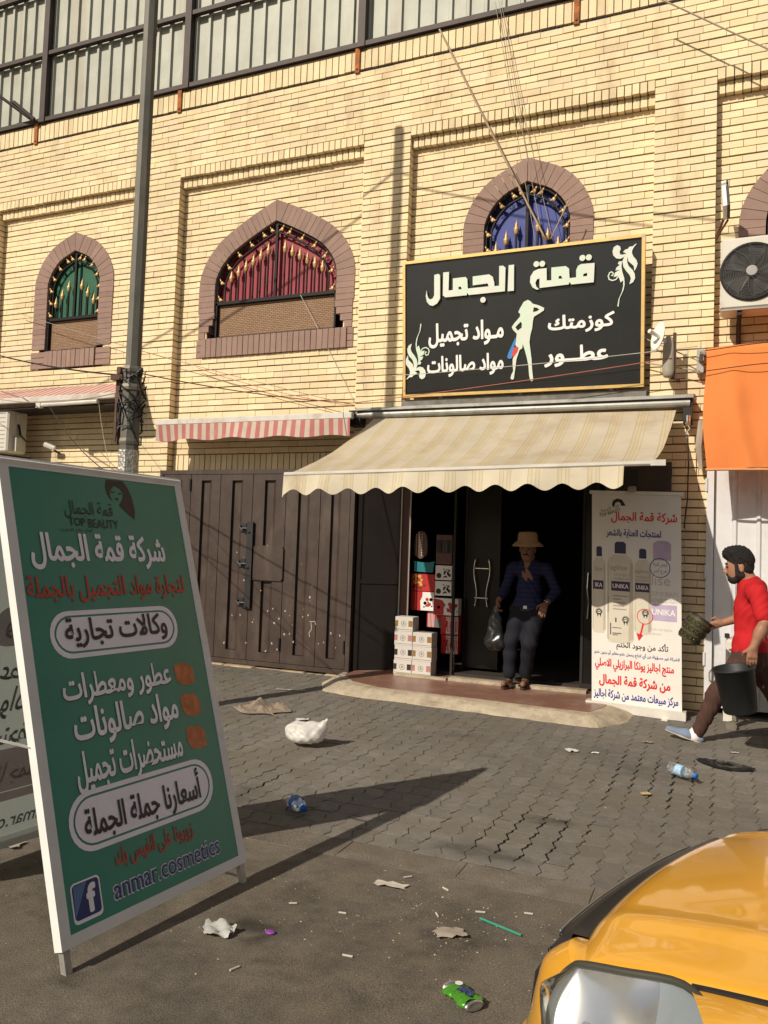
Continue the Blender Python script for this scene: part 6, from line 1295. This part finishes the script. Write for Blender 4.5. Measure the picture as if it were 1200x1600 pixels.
# ------------------------------------------------------------------ yellow taxi (nose to the left, its left headlight nearest the camera)
car = thing('yellow_taxi', 'yellow car nosing in at the lower right with a big clear headlight', 'car', (1.9, -5.95, 0))
CA = R_(18.92); CO = Vector((-.22, -5.994, 0)); CU = Vector((math.cos(CA), -math.sin(CA), 0)); CL = Vector((-math.sin(CA), -math.cos(CA), 0))   # backwards along the car; toward its left side
HWD = .80
def cw(u, v, z): return CO + CU * u + CL * v + Vector((0, 0, z))
M_ylw = mat('taxi_yellow_paint', (.72, .345, .022), .30, var=.04, scale=2, spec=.5, coat=1.0)
M_trim = mat('black_trim', (.012, .012, .013), .35, spec=.5, var=.2)
def nose(v): a = abs(v) / .8; return .03 + .10 * a ** 2 + .24 * a ** 5
def hood_z(u, v):
    a = abs(v) / .8; t = min(1., max(0., (u - nose(v)) / 1.05))
    return .736 + .128 * (1 - (1 - t) ** 2.3) - .065 * a ** 2 - .074 * a ** 6 + .007 * math.exp(-((abs(v) - .33 - .03 * t) / .03) ** 2) * min(1, t * 6)
def grid(fn, us, vs): 
    V = [fn(u, v) for u in us for v in vs]; n = len(vs)
    return V, [(i * n + j, i * n + j + 1, (i + 1) * n + j + 1, (i + 1) * n + j) for i in range(len(us) - 1) for j in range(n - 1)]
# hood
def hood_edge(t): return .50 + .031 * t
NU, NV = 40, 48
def hood_fn(t, s_):
    v = s_ * hood_edge(t); u = nose(v) + .065 + (1.12 - nose(v)) * t
    z = hood_z(u, v); 
    if t < .05: z -= .022 * (1 - t / .05) ** 2
    if abs(s_) > .97: z -= .006 * ((abs(s_) - .97) / .03) ** 2
    return cw(u, v, z)
V, Fs = grid(hood_fn, np.linspace(0, 1, NU) ** 1.4, np.linspace(-1, 1, NV)); o = fix_normals(mesh_obj('hood', V, Fs, M_ylw, car, smooth=True))
md = o.modifiers.new('Solidify', 'SOLIDIFY'); md.thickness = .012; md.offset = -1
# fenders: from hood edge over the shoulder and down
def fender_pt(sg, u, q):
    v0 = hood_edge(min(1, max(0, (u - .12) / 1.0))) + .007
    if q < .5: k = q / .5; v = v0 + (HWD - .03 - v0) * k; z = hood_z(u, v0) - .002 - .085 * k ** 2.2
    else: k = (q - .5) / .5; v = HWD - .03 + .036 * math.sin(k * math.pi * .6); z = hood_z(u, v0) - .087 - .22 * k
    return cw(u, sg * v, z)
def tail_u(q): return .368 + .155 * (q / .5) if q < .5 else .523 + .05 * (q - .5)
for sg in (1, -1):
    V, Fs = grid(lambda t, q: fender_pt(sg, tail_u(q) + (1.26 - tail_u(q)) * t, q), np.linspace(0, 1, 30) ** 1.3, np.linspace(0, 1, 24)); fix_normals(mesh_obj('fender', V, Fs, M_ylw, car, smooth=True))
    V, Fs = grid(lambda u, k: cw(u, sg * (HWD + .004 - .02 * k ** 2), max(.60 - .40 * k, math.sqrt(max(0, .335 ** 2 - (u - .78) ** 2)) + .30 if abs(u - .78) < .335 else .60 - .40 * k)), np.linspace(.45, 1.25, 48), np.linspace(0, 1, 6)); fix_normals(mesh_obj('wheel_arch', V, Fs, M_ylw, car, smooth=True))
# bumper: low across the middle, rising between grille and lamps, then under the lamps round the corner
def stepf(x, a, b): t = min(1, max(0, (x - a) / (b - a))); return t * t * (3 - 2 * t)
def bump_fn(v, k):
    a = abs(v); corner = .42 * max(0, (a - .66) / .14) ** 2; zz = (.50, .49, .47, .44, .36, .22)[k]
    return cw((nose(a) - .04, nose(a) - .082, nose(a) - .088, nose(a) - .085, nose(a) - .06, nose(a) + .02)[k] + corner * .5 + (.10 * stepf(a, .45, .60) if k < 5 else 0), math.copysign(min(a, HWD), v), zz)
V, Fs = grid(lambda v, k: bump_fn(v, int(k)), np.linspace(-HWD, HWD, 150), range(6)); fix_normals(mesh_obj('bumper', V, Fs, M_ylw, car, smooth=True))
LB = [(.122, .385, .716), (.077, .370, .687), (.037, .360, .650), (.011, .355, .596), (-.011, .345, .538), (-.038, .335, .478)]
RB = [(.150, .492, .712), (.124, .489, .680), (.103, .485, .645), (.112, .505, .612), (.128, .535, .575), (.14, .56, .50)]
def spl(P, t):
    x = t * (len(P) - 1); i = min(int(x), len(P) - 2); f_ = x - i; p0, p1, p2, p3 = P[max(i - 1, 0)], P[i], P[i + 1], P[min(i + 2, len(P) - 1)]
    return [.5 * (2 * p1[j] + (p2[j] - p0[j]) * f_ + (2 * p0[j] - 5 * p1[j] + 4 * p2[j] - p3[j]) * f_ ** 2 + (3 * p1[j] - p0[j] - 3 * p2[j] + p3[j]) * f_ ** 3) for j in range(3)]
def corner_pt(sg, t, q):
    q2 = (q - .05) / .95 if q > .05 else 0
    t0 = max(t, 0); a_, b_ = spl(LB, t0), spl(RB, t0); u, v, z = (a_[j] + (b_[j] - a_[j]) * q2 for j in range(3)); g = .020 * math.sin(math.pi * q2); back = .02 * (1 - q / .05) if q < .05 else 0
    if t < 0: u -= t * .09; z += .006 * math.sin(math.pi * q2)
    return cw(u - g * (t >= 0) + back, sg * v, z + g * .7 * (t >= 0) - back * .6 - (.035 if sg < 0 else 0))
for sg in (1, -1):
    V, Fs = grid(lambda t, q: corner_pt(sg, t, q), [-1, -.5, -.1] + list(np.linspace(0, 1, 40)), [0, .02, .05] + list(np.linspace(.08, 1, 22))); fix_normals(mesh_obj('bumper_corner', V, Fs, M_ylw, car, smooth=True))
# black grille band between bumper and hood lip
def gr_fn(v, k):
    a = abs(v); return cw(nose(a) + (-.078, -.064, -.004, .032, .085)[k] + .03 * max(0, (a - .34) / .045) ** 2 * (k < 3), v, (.485, .595, .690, .714, .720)[k])
V, Fs = grid(lambda v, k: gr_fn(v, int(k)), np.linspace(-.383, .383, 70), range(5)); fix_normals(mesh_obj('grille', V, Fs, M_trim, car, smooth=True))
for zz, du in ((.66, -.026), (.62, -.052), (.555, -.074)):
    mb = MB(); mb.tube([cw(nose(v) + du, v, zz) for v in np.linspace(-.30, .30, 40)], .0045, 6); mb.build('grille_slat', M_trim, car, smooth=True)
mb = MB(); mb.tube([cw(nose(v) - .012, v, .688) for v in np.linspace(-.34, .34, 40)], .0028, 6); mb.build('grille_bar', mat('dull_chrome', (.25, .25, .24), .35, metal=.6), car, smooth=True)
mb = MB(); mb.tube([cw(nose(v) + .074, v, hood_z(nose(v) + .08, v) - .026) for v in np.linspace(-.495, .495, 50)], .006, 6); mb.build('hood_seal', M_blk, car, smooth=True)
# headlights
M_lens = mat('clear_lens', (.80, .80, .76), .3, var=.05)
def clear_lens(m):
    t = m.node_tree; N = t.nodes; L = t.links; b = N['Principled BSDF']; out = N['Material Output']
    tr = N.new('ShaderNodeBsdfTransparent'); gl = N.new('ShaderNodeBsdfGlossy'); gl.inputs['Roughness'].default_value = .04; gl.inputs[0].default_value = (1, 1, 1, 1)
    lw = N.new('ShaderNodeFresnel'); lw.inputs[0].default_value = 1.5; m1 = N.new('ShaderNodeMixShader'); m2 = N.new('ShaderNodeMixShader'); m1.inputs[0].default_value = .04
    L.new(tr.outputs[0], m1.inputs[1]); L.new(b.outputs[0], m1.inputs[2]); L.new(lw.outputs[0], m2.inputs[0]); L.new(m1.outputs[0], m2.inputs[1]); L.new(gl.outputs[0], m2.inputs[2]); L.new(m2.outputs[0], out.inputs[0])
clear_lens(M_lens)
M_refl = mat('lamp_reflector', (.82, .82, .79), .16, metal=.92, var=.03, scale=12); M_lgry = mat('lamp_bezel', (.22, .22, .20), .3, metal=.5)
TOPR = [(.108, .487, .652), (.128, .492, .685), (.155, .498, .714), (.178, .502, .727), (.25, .505, .743), (.36, .509, .763), (.436, .566, .754)]
LOWR = [(.108, .487, .648), (.122, .512, .615), (.15, .56, .575), (.20, .63, .545), (.29, .70, .54), (.40, .75, .56), (.52, .775, .63)]
def along(P, t):
    x = t * (len(P) - 1); i = min(int(x), len(P) - 2); f_ = x - i; p0, p1, p2, p3 = P[max(i - 1, 0)], P[i], P[i + 1], P[min(i + 2, len(P) - 1)]
    return [.5 * (2 * p1[j] + (p2[j] - p0[j]) * f_ + (2 * p0[j] - 5 * p1[j] + 4 * p2[j] - p3[j]) * f_ ** 2 + (3 * p1[j] - p0[j] - 3 * p2[j] + p3[j]) * f_ ** 3) for j in range(3)]
def lamp_pt(sg, p, q, lift=0., sink=0.):
    """p: 0 nose .. 1 tail, q: 0 lower rim .. 1 rim along the hood"""
    a, b = along(LOWR, p), along(TOPR, p); g = math.sin(math.pi * q) * (.30 + .70 * math.sin(math.pi * min(1, .08 + p * .84))) * .040 + lift - sink
    u, v, z = (a[j] + (b[j] - a[j]) * q for j in range(3))
    return cw(u - g * .72, sg * (v + g * .50), z + g * .55)
mb = MB()
for sg in (1, -1): mb.tube([cw(u, sg * (hood_edge(min(1, max(0, (u - .12) / 1.0))) + .0035), hood_z(u, .50) - .004) for u in np.linspace(.37, 1.2, 30)], .0055, 6)
split_loose(mb.build('gap_shade_strip', M_blk, car))  # dark strips added in the hood gaps to stand for their shade
for sg in (1, -1):
    ps, qs = np.linspace(0, 1, 60), np.linspace(0, 1, 24)
    def bowl(p): return math.sin(math.pi * p / .36) ** .7 if p < .36 else (.25 if p < .42 else .25 + .75 * math.sin(math.pi * min(1, (p - .42) / .40)) ** .7 if p < .82 else .25 * (1 - (p - .82) / .18))
    V, Fs = grid(lambda p, q: lamp_pt(sg, p, q, sink=.060 * math.sin(math.pi * q) ** .8 * max(0, bowl(p))), ps, qs)
    zone = lambda p: 0 if p < .35 else 1 if p < .42 else 2 if p < .76 else 3
    hl = fix_normals(mesh_obj('headlight', V, Fs, None, car, smooth=True, mats=[mat('lamp_cream_satin', (.80, .78, .68), .38, metal=.35), M_lgry, M_refl, mat('lamp_blue_grey', (.30, .34, .36), .3, metal=.4)], midx=[zone((ps[i] + ps[i + 1]) / 2) for i in range(len(ps) - 1) for _ in range(len(qs) - 1)]))
    V, Fs = grid(lambda p, q: lamp_pt(sg, p, q, lift=.004), ps, qs); fix_normals(mesh_obj('lens', V, Fs, M_lens, hl, smooth=True))
    if sg > 0: mb = MB(); mb.tube([lamp_pt(sg, p, 1.0, lift=.003) for p in np.linspace(0.02, 1, 30)], [.003 + .004 * min(1, p * 2) for p in np.linspace(0, 1, 30)], 6); mb.build('seal', mat('olive_seal', (.045, .043, .032), .5), hl, smooth=True)
    mb = MB(); mb.tube([lamp_pt(sg, p, .0, lift=.001) for p in np.linspace(0, 1, 30)], .004, 6); mb.tube([lamp_pt(sg, 1, q, lift=.002) for q in np.linspace(0, 1, 14)], .006, 6); mb.build('rim', M_lgry, hl, smooth=True)
    for p, q, r in ((.60, .50, .040),):
        c = lamp_pt(sg, p, q, sink=.040); d = (CU * -.78 + CL * sg * .50 + Vector((0, 0, .25))).normalized()
        mb = MB(); mb.lathe(c, d, [(r * .2, -.035), (r * .55, -.024), (r * .85, -.004), (r, .012), (r * 1.08, .016), (r * 1.08, .008)], 28, cap=False); mb.build('reflector_bowl', M_refl, hl, smooth=True)
        mb = MB(); mb.lathe(c, d, [(.013, -.03), (.013, .0), (.010, .012), (.001, .016)], 12, cap=False); mb.build('bulb', mat('bulb_glass', (.55, .55, .5), .1, spec=.8), hl, smooth=True)
    mb = MB()
    for k in range(9): mb.tube([lamp_pt(sg, .80 + .018 * k, .12 + .5 * t, sink=.012) for t in np.linspace(0, 1, 8)], .0035, 5)
    mb.build('ribs', M_refl, hl, smooth=True)
# cabin and the rest of the body, out of frame to the right
mb = MB()
rings = []
for u, zt, zb, hw in ((1.26, .84, .22, .79), (2.0, .88, .2, .80), (3.0, .88, .2, .80), (3.75, .86, .24, .79), (4.05, .78, .35, .72)):
    rings.append([cw(u, v, z) for v, z in ((-hw + .02, zb), (-hw, .5), (-hw + .01, zt - .08), (-hw + .08, zt), (hw - .08, zt), (hw - .01, zt - .08), (hw, .5), (hw - .02, zb))])
mb.loft(rings); fix_normals(mb.build('body', M_ylw, car, smooth=False))
mb = MB(); mb.loft([[cw(u, v, z) for u, v, z in ((1.9, -.56, 1.40), (1.9, .56, 1.40), (3.2, .56, 1.43), (3.2, -.56, 1.43))], [cw(u, v, z) for u, v, z in ((2.0, -.52, 1.45), (2.0, .52, 1.45), (3.1, .52, 1.47), (3.1, -.52, 1.47))]]); fix_normals(mb.build('roof', M_ylw, car))
M_win = mat('car_glass', (.02, .025, .025), .05, spec=.6)
mb = MB(); mb.add([cw(1.22, -.70, .865), cw(1.22, .70, .865), cw(1.9, .555, 1.41), cw(1.9, -.555, 1.41)], [(0, 1, 2, 3)]); mb.build('windscreen', M_win, car)
mb = MB(); mb.add([cw(3.7, -.64, .88), cw(3.7, .64, .88), cw(3.2, .555, 1.43), cw(3.2, -.555, 1.43)], [(0, 3, 2, 1)]); mb.build('rear_window', M_win, car)
for sg in (1, -1):
    for a, b, ta, tb in ((1.30, 2.35, 1.95, 2.35), (2.41, 3.62, 2.41, 3.15)):
        mb = MB(); mb.add([cw(a, sg * .73, .885), cw(b, sg * .73, .885), cw(tb, sg * .56, 1.40), cw(ta, sg * .56, 1.40)], [(0, 1, 2, 3)]); fix_normals(mb.build('side_window', M_win, car))
    mb = MB(); mb.tube([cw(1.22, sg * .72, .86), cw(1.9, sg * .56, 1.42)], .03, 6); mb.tube([cw(3.7, sg * .72, .86), cw(3.2, sg * .56, 1.44)], .035, 6); mb.tube([cw(2.38, sg * .675, .9), cw(2.38, sg * .56, 1.42)], .03, 6); mb.build('pillar', M_ylw, car)
    mb = MB(); mb.ball(cw(1.45, sg * .84, .96), (.06, .11, .07), 12, 8); mb.build('mirror', M_trim, car, smooth=True)
    for u in (.78, 3.25):
        mb = MB(); mb.lathe(cw(u, sg * .68, .30), CL * sg, [(.17, -.08), (.28, -.08), (.30, -.05), (.30, .06), (.28, .09), (.19, .09), (.18, .07)], 32, cap=False); wh = fix_normals(mb.build('wheel', mat('tyre_rubber', (.02, .02, .02), .9), car, smooth=True))
        mb = MB(); mb.lathe(cw(u, sg * .68, .30), CL * sg, [(.19, .06), (.17, .075), (.05, .06), (.001, .07)], 28, cap=False); mb.build('rim', M_alu, wh, smooth=True)
mb = MB(); mb.loft([[cw(u, v, z) for u, v in ((.34, -.40), (.34, .40), (.6, .5), (1.26, .6), (1.26, -.6), (.6, -.5))] for z in (.22, .66)]); mb.build('engine_bay', M_blk, car)
# ------------------------------------------------------------------ litter
def crumple(name, c, size, m, label, cat, seed=0, res=.008, group=None, tall=1.):
    g = Field((c[0] - size[0] * 1.5, c[1] - size[1] * 1.5, c[2] - .03), (c[0] + size[0] * 1.5, c[1] + size[1] * 1.5, c[2] + size[2] * 1.8), res); q = random.Random(seed)
    for k in range(9):
        a = q.uniform(0, 6.28); r = q.uniform(.2, .6); g.ell((c[0] + size[0] * r * math.cos(a), c[1] + size[1] * r * math.sin(a), c[2] + size[2] * q.uniform(.25, .55)), (size[0] * q.uniform(.3, .5), size[1] * q.uniform(.3, .5), size[2] * q.uniform(.25, .5)), .03)
    g.ripple(lambda X, Y, Z: .006 * np.sin(X * 95 + 3 * np.sin(Y * 60)) * np.sin(Y * 80 + Z * 70) + .004 * np.sin(Z * 150 + X * 60))
    g.clip((0, 0, c[2]), (0, 0, -1)); o = g.build(name, m, None, 1); tag(o, label, cat, group); return o
M_film = mat('white_bag_film', (.74, .72, .67), .4, var=.05, spec=.4); add_translucent(M_film, (.75, .73, .68), .3)
g = Field((-3.05, -2.98, .02), (-2.48, -2.50, .32), .007); c = A3((-2.79, -2.75, .035))
g.ell(c + (-.05, 0, .065), (.115, .10, .072), .03); g.ell(c + (.04, .01, .055), (.10, .09, .062), .04); g.ell(c + (-.02, -.03, .035), (.11, .08, .045), .03); g.cone(c + (.06, .02, .085), c + (.125, .03, .120), .060, .034, .05); g.cone(c + (.125, .03, .120), c + (.150, .035, .165), .034, .010, .02); g.ell(c + (-.09, .03, .09), (.05, .05, .04), .02); g.ell(c + (.01, -.05, .07), (.06, .04, .05), .02)
g.ripple(lambda X, Y, Z: .0055 * np.sin(X * 55 + 4 * np.sin(Z * 27 + Y * 23)) * np.sin(Z * 49 + Y * 33 + X * 26 + 2 * np.sin(X * 31)) + .0012 * np.sin(X * 90 - Z * 110 + Y * 60)); g.clip((0, 0, .033), (0, 0, -1))
tag(g.build('plastic_bag', M_film, None, 2), 'tied white plastic bag lying on the pavers', 'bag')
M_rag = mat('grey_brown_rag', (.24, .19, .14), .95, var=.15)
V = []; N1 = 36
for j in range(N1 + 1):
    for i in range(N1 + 1):
        a, b = i / N1 - .5, j / N1 - .5; x = -3.68 + a * .44 + .05 * math.sin(b * 9); y = -1.90 + b * .36 + .04 * math.sin(a * 8)
        h = abs(fbm(a * 3 + 4, b * 3, 1.6, 6) - .5) * .15 * (1 - (2 * abs(a)) ** 3) * (1 - (2 * abs(b)) ** 3) + .075 * math.exp(-((a + .16) ** 2 + (b - .1) ** 2) / .012) + .012
        V.append((x, y, zg(y) + h))
tag(mesh_obj('rag', V, [(j * (N1 + 1) + i, j * (N1 + 1) + i + 1, (j + 1) * (N1 + 1) + i + 1, (j + 1) * (N1 + 1) + i) for j in range(N1) for i in range(N1)], M_rag, base=(-3.68, -1.9, .03), smooth=True), 'crumpled grey brown rag on the pavers in front of the gate', 'rag')
M_pet = mat('clear_blue_plastic', (.86, .93, .97), .08, trans=.9, spec=.5, var=.02); M_cap = mat('blue_bottle_cap', (.01, .14, .50), .4); M_lab = mat('blue_white_label', (.35, .55, .75), .5, var=.3, scale=40); M_dblu = mat('blue_label', (.03, .13, .45), .5, var=.3, scale=30)
def bottle3d(c, d, L, r, label, crushed, lab):
    o = thing('plastic_bottle', label, 'bottle', c); d = Vector(d).normalized(); p = Vector(c) - d * L / 2
    prof = [(.001, .004), (r * .8, 0), (r, .012), (r * .96, L * .2), (r, L * .24), (r * .97, L * .3), (r, L * .62), (r * .85, L * .74), (r * .45, L * .86), (r * .40, L * .93)]
    mb = MB(); mb.lathe(p, d, prof, 20, cap=False); ob = mb.build('shell', M_pet, o, smooth=True)
    if crushed:
        for v in ob.data.vertices: v.co.z *= .80; v.co += Vector((0, 0, .006 * math.sin(v.co.x * 140 + v.co.y * 90)))
    mb = MB(); mb.lathe(p, d, [(r * 1.01, L * .30), (r * 1.015, L * .55)], 20, cap=False); mb.build('label', lab, o, smooth=True)
    mb = MB(); mb.lathe(p, d, [(r * .46, L * .92), (r * .48, L * .93), (r * .48, L), (.001, L)], 16); mb.build('cap', M_cap, o, smooth=True)
bottle3d((-2.13, -4.06, .042), (.80, -.60, -.02), .17, .040, 'crushed clear water bottle with blue label lying in the board shadow', True, M_dblu)
bottle3d((-.225, -2.32, .07), (.78, -.62, -.02), .22, .036, 'clear water bottle with blue cap lying on the pavers at right', False, M_lab)
V = []; 
for j in range(13):
    for i in range(31):
        a, b = i / 30 - .5, j / 12 - .5; w_ = .20 * (1 - (2 * abs(a)) ** 2.2) + .02; x = .035 + a * .36 + .02 * b; y = -1.83 - a * .10 + b * w_; V.append((x, y, zg(y) + .008 + .028 * fbm(a * 7 + 2, b * 4, 1.4, 2) * (1 - (2 * abs(b)) ** 4)))
tag(mesh_obj('flat_bag', V, [(j * 31 + i, j * 31 + i + 1, (j + 1) * 31 + i + 1, (j + 1) * 31 + i) for j in range(12) for i in range(30)], M_bag, base=(.035, -1.83, .04), smooth=True), 'flattened black plastic bag on the pavers near the walking man', 'bag')
# crushed can
cn = thing('crushed_can', 'crushed green drink can with blue and white lettering on the asphalt', 'can', (-.757, -5.435, .02)); M_can = mat('green_can_print', (.085, .30, .03), .35, metal=.3, var=.2, scale=25); M_cs = mat('can_aluminium', (.62, .60, .56), .3, metal=.9, var=.2, scale=30)
d = Vector((.78, -.62, 0)).normalized(); pr = Vector((.62, .78, 0)); cc_ = Vector((-.757, -5.435, .004)); V = []
for i in range(17):
    t = i / 16 - .5; ww = .042 * (1 - .12 * math.cos(t * 9)) * (.86 if abs(t) > .45 else 1)
    for k in range(16):
        a = k / 16 * 2 * math.pi; h = .012 + .004 * math.sin(t * 30 + k) + .006 * (t + .3); V.append(cc_ + d * t * .125 + pr * ww * math.cos(a) + Vector((0, 0, max(.0, h + h * .9 * math.sin(a)))))
mesh_obj('shell', V, [(i * 16 + k, i * 16 + (k + 1) % 16, (i + 1) * 16 + (k + 1) % 16, (i + 1) * 16 + k) for i in range(16) for k in range(16)], M_can, cn, smooth=True)
for s_ in (-1, 1): mb = MB(); e = cc_ + d * s_ * .062; mb.loft([[e + d * s_ * h + pr * r * math.cos(q) + Vector((0, 0, .014 + r * .42 * math.sin(q))) for q in np.linspace(0, 2 * math.pi, 17)[:-1]] for r, h in ((.036, -.004), (.037, .003), (.030, .012), (.026, .010))]); mb.build('end', M_cs, cn, smooth=True)
cp = Plane(cc_ + Vector((0, 0, .040)), d, pr); mb = MB(); text(mb, cp, 'ave', -.005, -.022, .052, .016, .03, .0, rot=.3); mb.build('lettering', M_navy, cn); mb = MB(); poly(mb, cp, circle((-.028, .005), .013, 14), lift=-.0012); mb.build('emblem', M_white, cn)
mb = MB(); mb.tube([(-.865, -4.855, .008), (-.685, -4.92, .008)], .0042, 6); tag(mb.build('drinking_straw', mat('green_straw', (.03, .28, .18), .5), base=(-.78, -4.885, .008)), 'thin green drinking straw on the asphalt', 'straw')
mb = MB(); mb.ball((-1.539, -5.327, .006), (.022, .016, .006)); tag(mb.build('bottle_cap', mat('purple_cap', (.22, .05, .30), .5), base=(-1.54, -5.327, 0), smooth=True), 'small purple cap on the asphalt beside the sandwich board', 'bottle cap')
V = []
for j in range(9):
    for i in range(13):
        a, b = i / 12 - .5, j / 8 - .5; V.append((-1.714 + a * .13, -5.412 + b * .085 * (1.2 - abs(a)), .006 + .03 * abs(math.sin(a * 5 + b * 4)) * fbm(a * 5, b * 5, 1.5, 3) + .01 * (b > .2)))
tag(mesh_obj('torn_cup', V, [(j * 13 + i, j * 13 + i + 1, (j + 1) * 13 + i + 1, (j + 1) * 13 + i) for j in range(8) for i in range(12)], mat('clear_grey_plastic', (.45, .45, .42), .25, var=.2, spec=.6), base=(-1.714, -5.41, 0), smooth=True), 'torn clear plastic cup flattened on the asphalt by the board leg', 'cup')
# paper scraps, each its own bit
M_pap = mat('dirty_paper', (.52, .47, .40), .9, var=.15)
def scrap(x, y, w_, h_, ang, label, m=None, group=None, seed=0):
    q = random.Random(seed + int(x * 100)); V = []; n1, n2 = 7, 5
    for j in range(n2):
        for i in range(n1):
            a, b = (i / (n1 - 1) - .5) * w_ * (1 + q.uniform(-.15, .15)), (j / (n2 - 1) - .5) * h_ * (1 + q.uniform(-.3, .3)); X = x + a * math.cos(ang) - b * math.sin(ang); Y = y + a * math.sin(ang) + b * math.cos(ang)
            V.append((X, Y, (zg(Y) if Y > -4.5 else 0) + .006 + q.uniform(0, .16) * min(w_, h_)))
    return tag(mesh_obj('paper_scrap', V, [(j * n1 + i, j * n1 + i + 1, (j + 1) * n1 + i + 1, (j + 1) * n1 + i) for j in range(n2 - 1) for i in range(n1 - 1)], m or M_pap, base=(x, y, 0), smooth=True), label, 'paper scrap', group or 'paper scraps on the ground')
scrap(-.935, -5.03, .11, .07, .6, 'crumpled grey paper scrap near the green straw', mat('grey_paper', (.34, .29, .23), .9, var=.2)); scrap(-1.30, -4.725, .14, .05, .1, 'long torn beige paper scrap on the asphalt'); scrap(-1.008, -1.953, .09, .08, .3, 'white crumpled scrap on the pavers in front of the banner', M_white)
scrap(-.84, -1.93, .05, .03, .0, 'smaller white scrap just right of the crumpled one', M_white); scrap(-3.20, -2.06, .10, .06, .4, 'white torn scrap between the rag and the white bag', M_white); scrap(-2.95, -3.62, .12, .035, -.5, 'white scrap beside the right edge of the sandwich board', M_white)
scrap(-3.90, -1.02, .30, .03, .25, 'long pale strip in front of the gate threshold', M_pap); scrap(-3.62, -.62, .07, .06, 1., 'white scrap at the foot of the gate', M_white); scrap(-.42, -2.75, .06, .05, .3, 'yellowish food scrap on the pavers left of the water bottle', mat('yellow_crumb', (.5, .36, .16), .9)); scrap(-.52, -1.42, .08, .04, .1, 'brown paper scrap by the front shoe of the walking man', mat('brown_paper', (.33, .24, .15), .9))
scrap(-3.08, -5.15, .16, .09, .3, 'silvery wrapper behind the sandwich board', mat('silver_wrapper', (.5, .48, .45), .35, metal=.5, var=.3)); scrap(.10, -1.42, .05, .03, .1, 'tiny white scrap behind the walking man', M_white)
M_cig = mat('cigarette_paper', (.48, .44, .36), .9)
for (x, y, a) in ((-1.226, -5.353, .1), (-1.385, -5.06, .2), (-.90, -4.80, .3), (-1.28, -4.62, .8), (-1.06, -4.66, 2.6), (-1.52, -5.62, 1.2), (-1.02, -4.91, 2.2), (-.72, -4.72, .2), (-1.60, -5.08, .5)):
    mb = MB(); L = .030 + .01 * rnd.random(); mb.tube([(x, y, .005), (x + L * math.cos(a), y + L * math.sin(a), .005)], .004, 7); tag(mb.build('cigarette_end', M_cig, base=(x, y, 0)), 'pale cigarette end trodden on the asphalt', 'cigarette end', 'cigarette ends on the asphalt')
# loose grit and crumbs nobody could count
mb = MB(); q = random.Random(11)
for k in range(2600):
    x, y = q.uniform(-3.4, .6), q.uniform(-7.2, -.4) if k % 3 else q.gauss(-4.9, .35)
    if k % 4 == 0: x = q.gauss(-1.05, .35); y = q.gauss(-4.95, .22)
    if y > -1.2 and -3.9 < x < -.6: continue
    r = q.uniform(.0012, .0042) * (1.5 if q.random() < .06 else 1); z = (zg(y) if y > -4.5 else 0); t = q.choice((.35, .5, .7, .8, 1.0, 1.3, 2.4))
    n = 5; mb.add([(x + r * q.uniform(.6, 1.3) * math.cos(a), y + r * q.uniform(.6, 1.3) * math.sin(a), z) for a in np.arange(n) * 1.2566] + [(x, y, z + r * q.uniform(.5, 1.1))], [(i, (i + 1) % n, n) for i in range(n)], t)
tag(mb.build('loose_grit', mat('grit', (.24, .19, .135), .95, var=.2, attr=True), tint=True), kind='stuff')
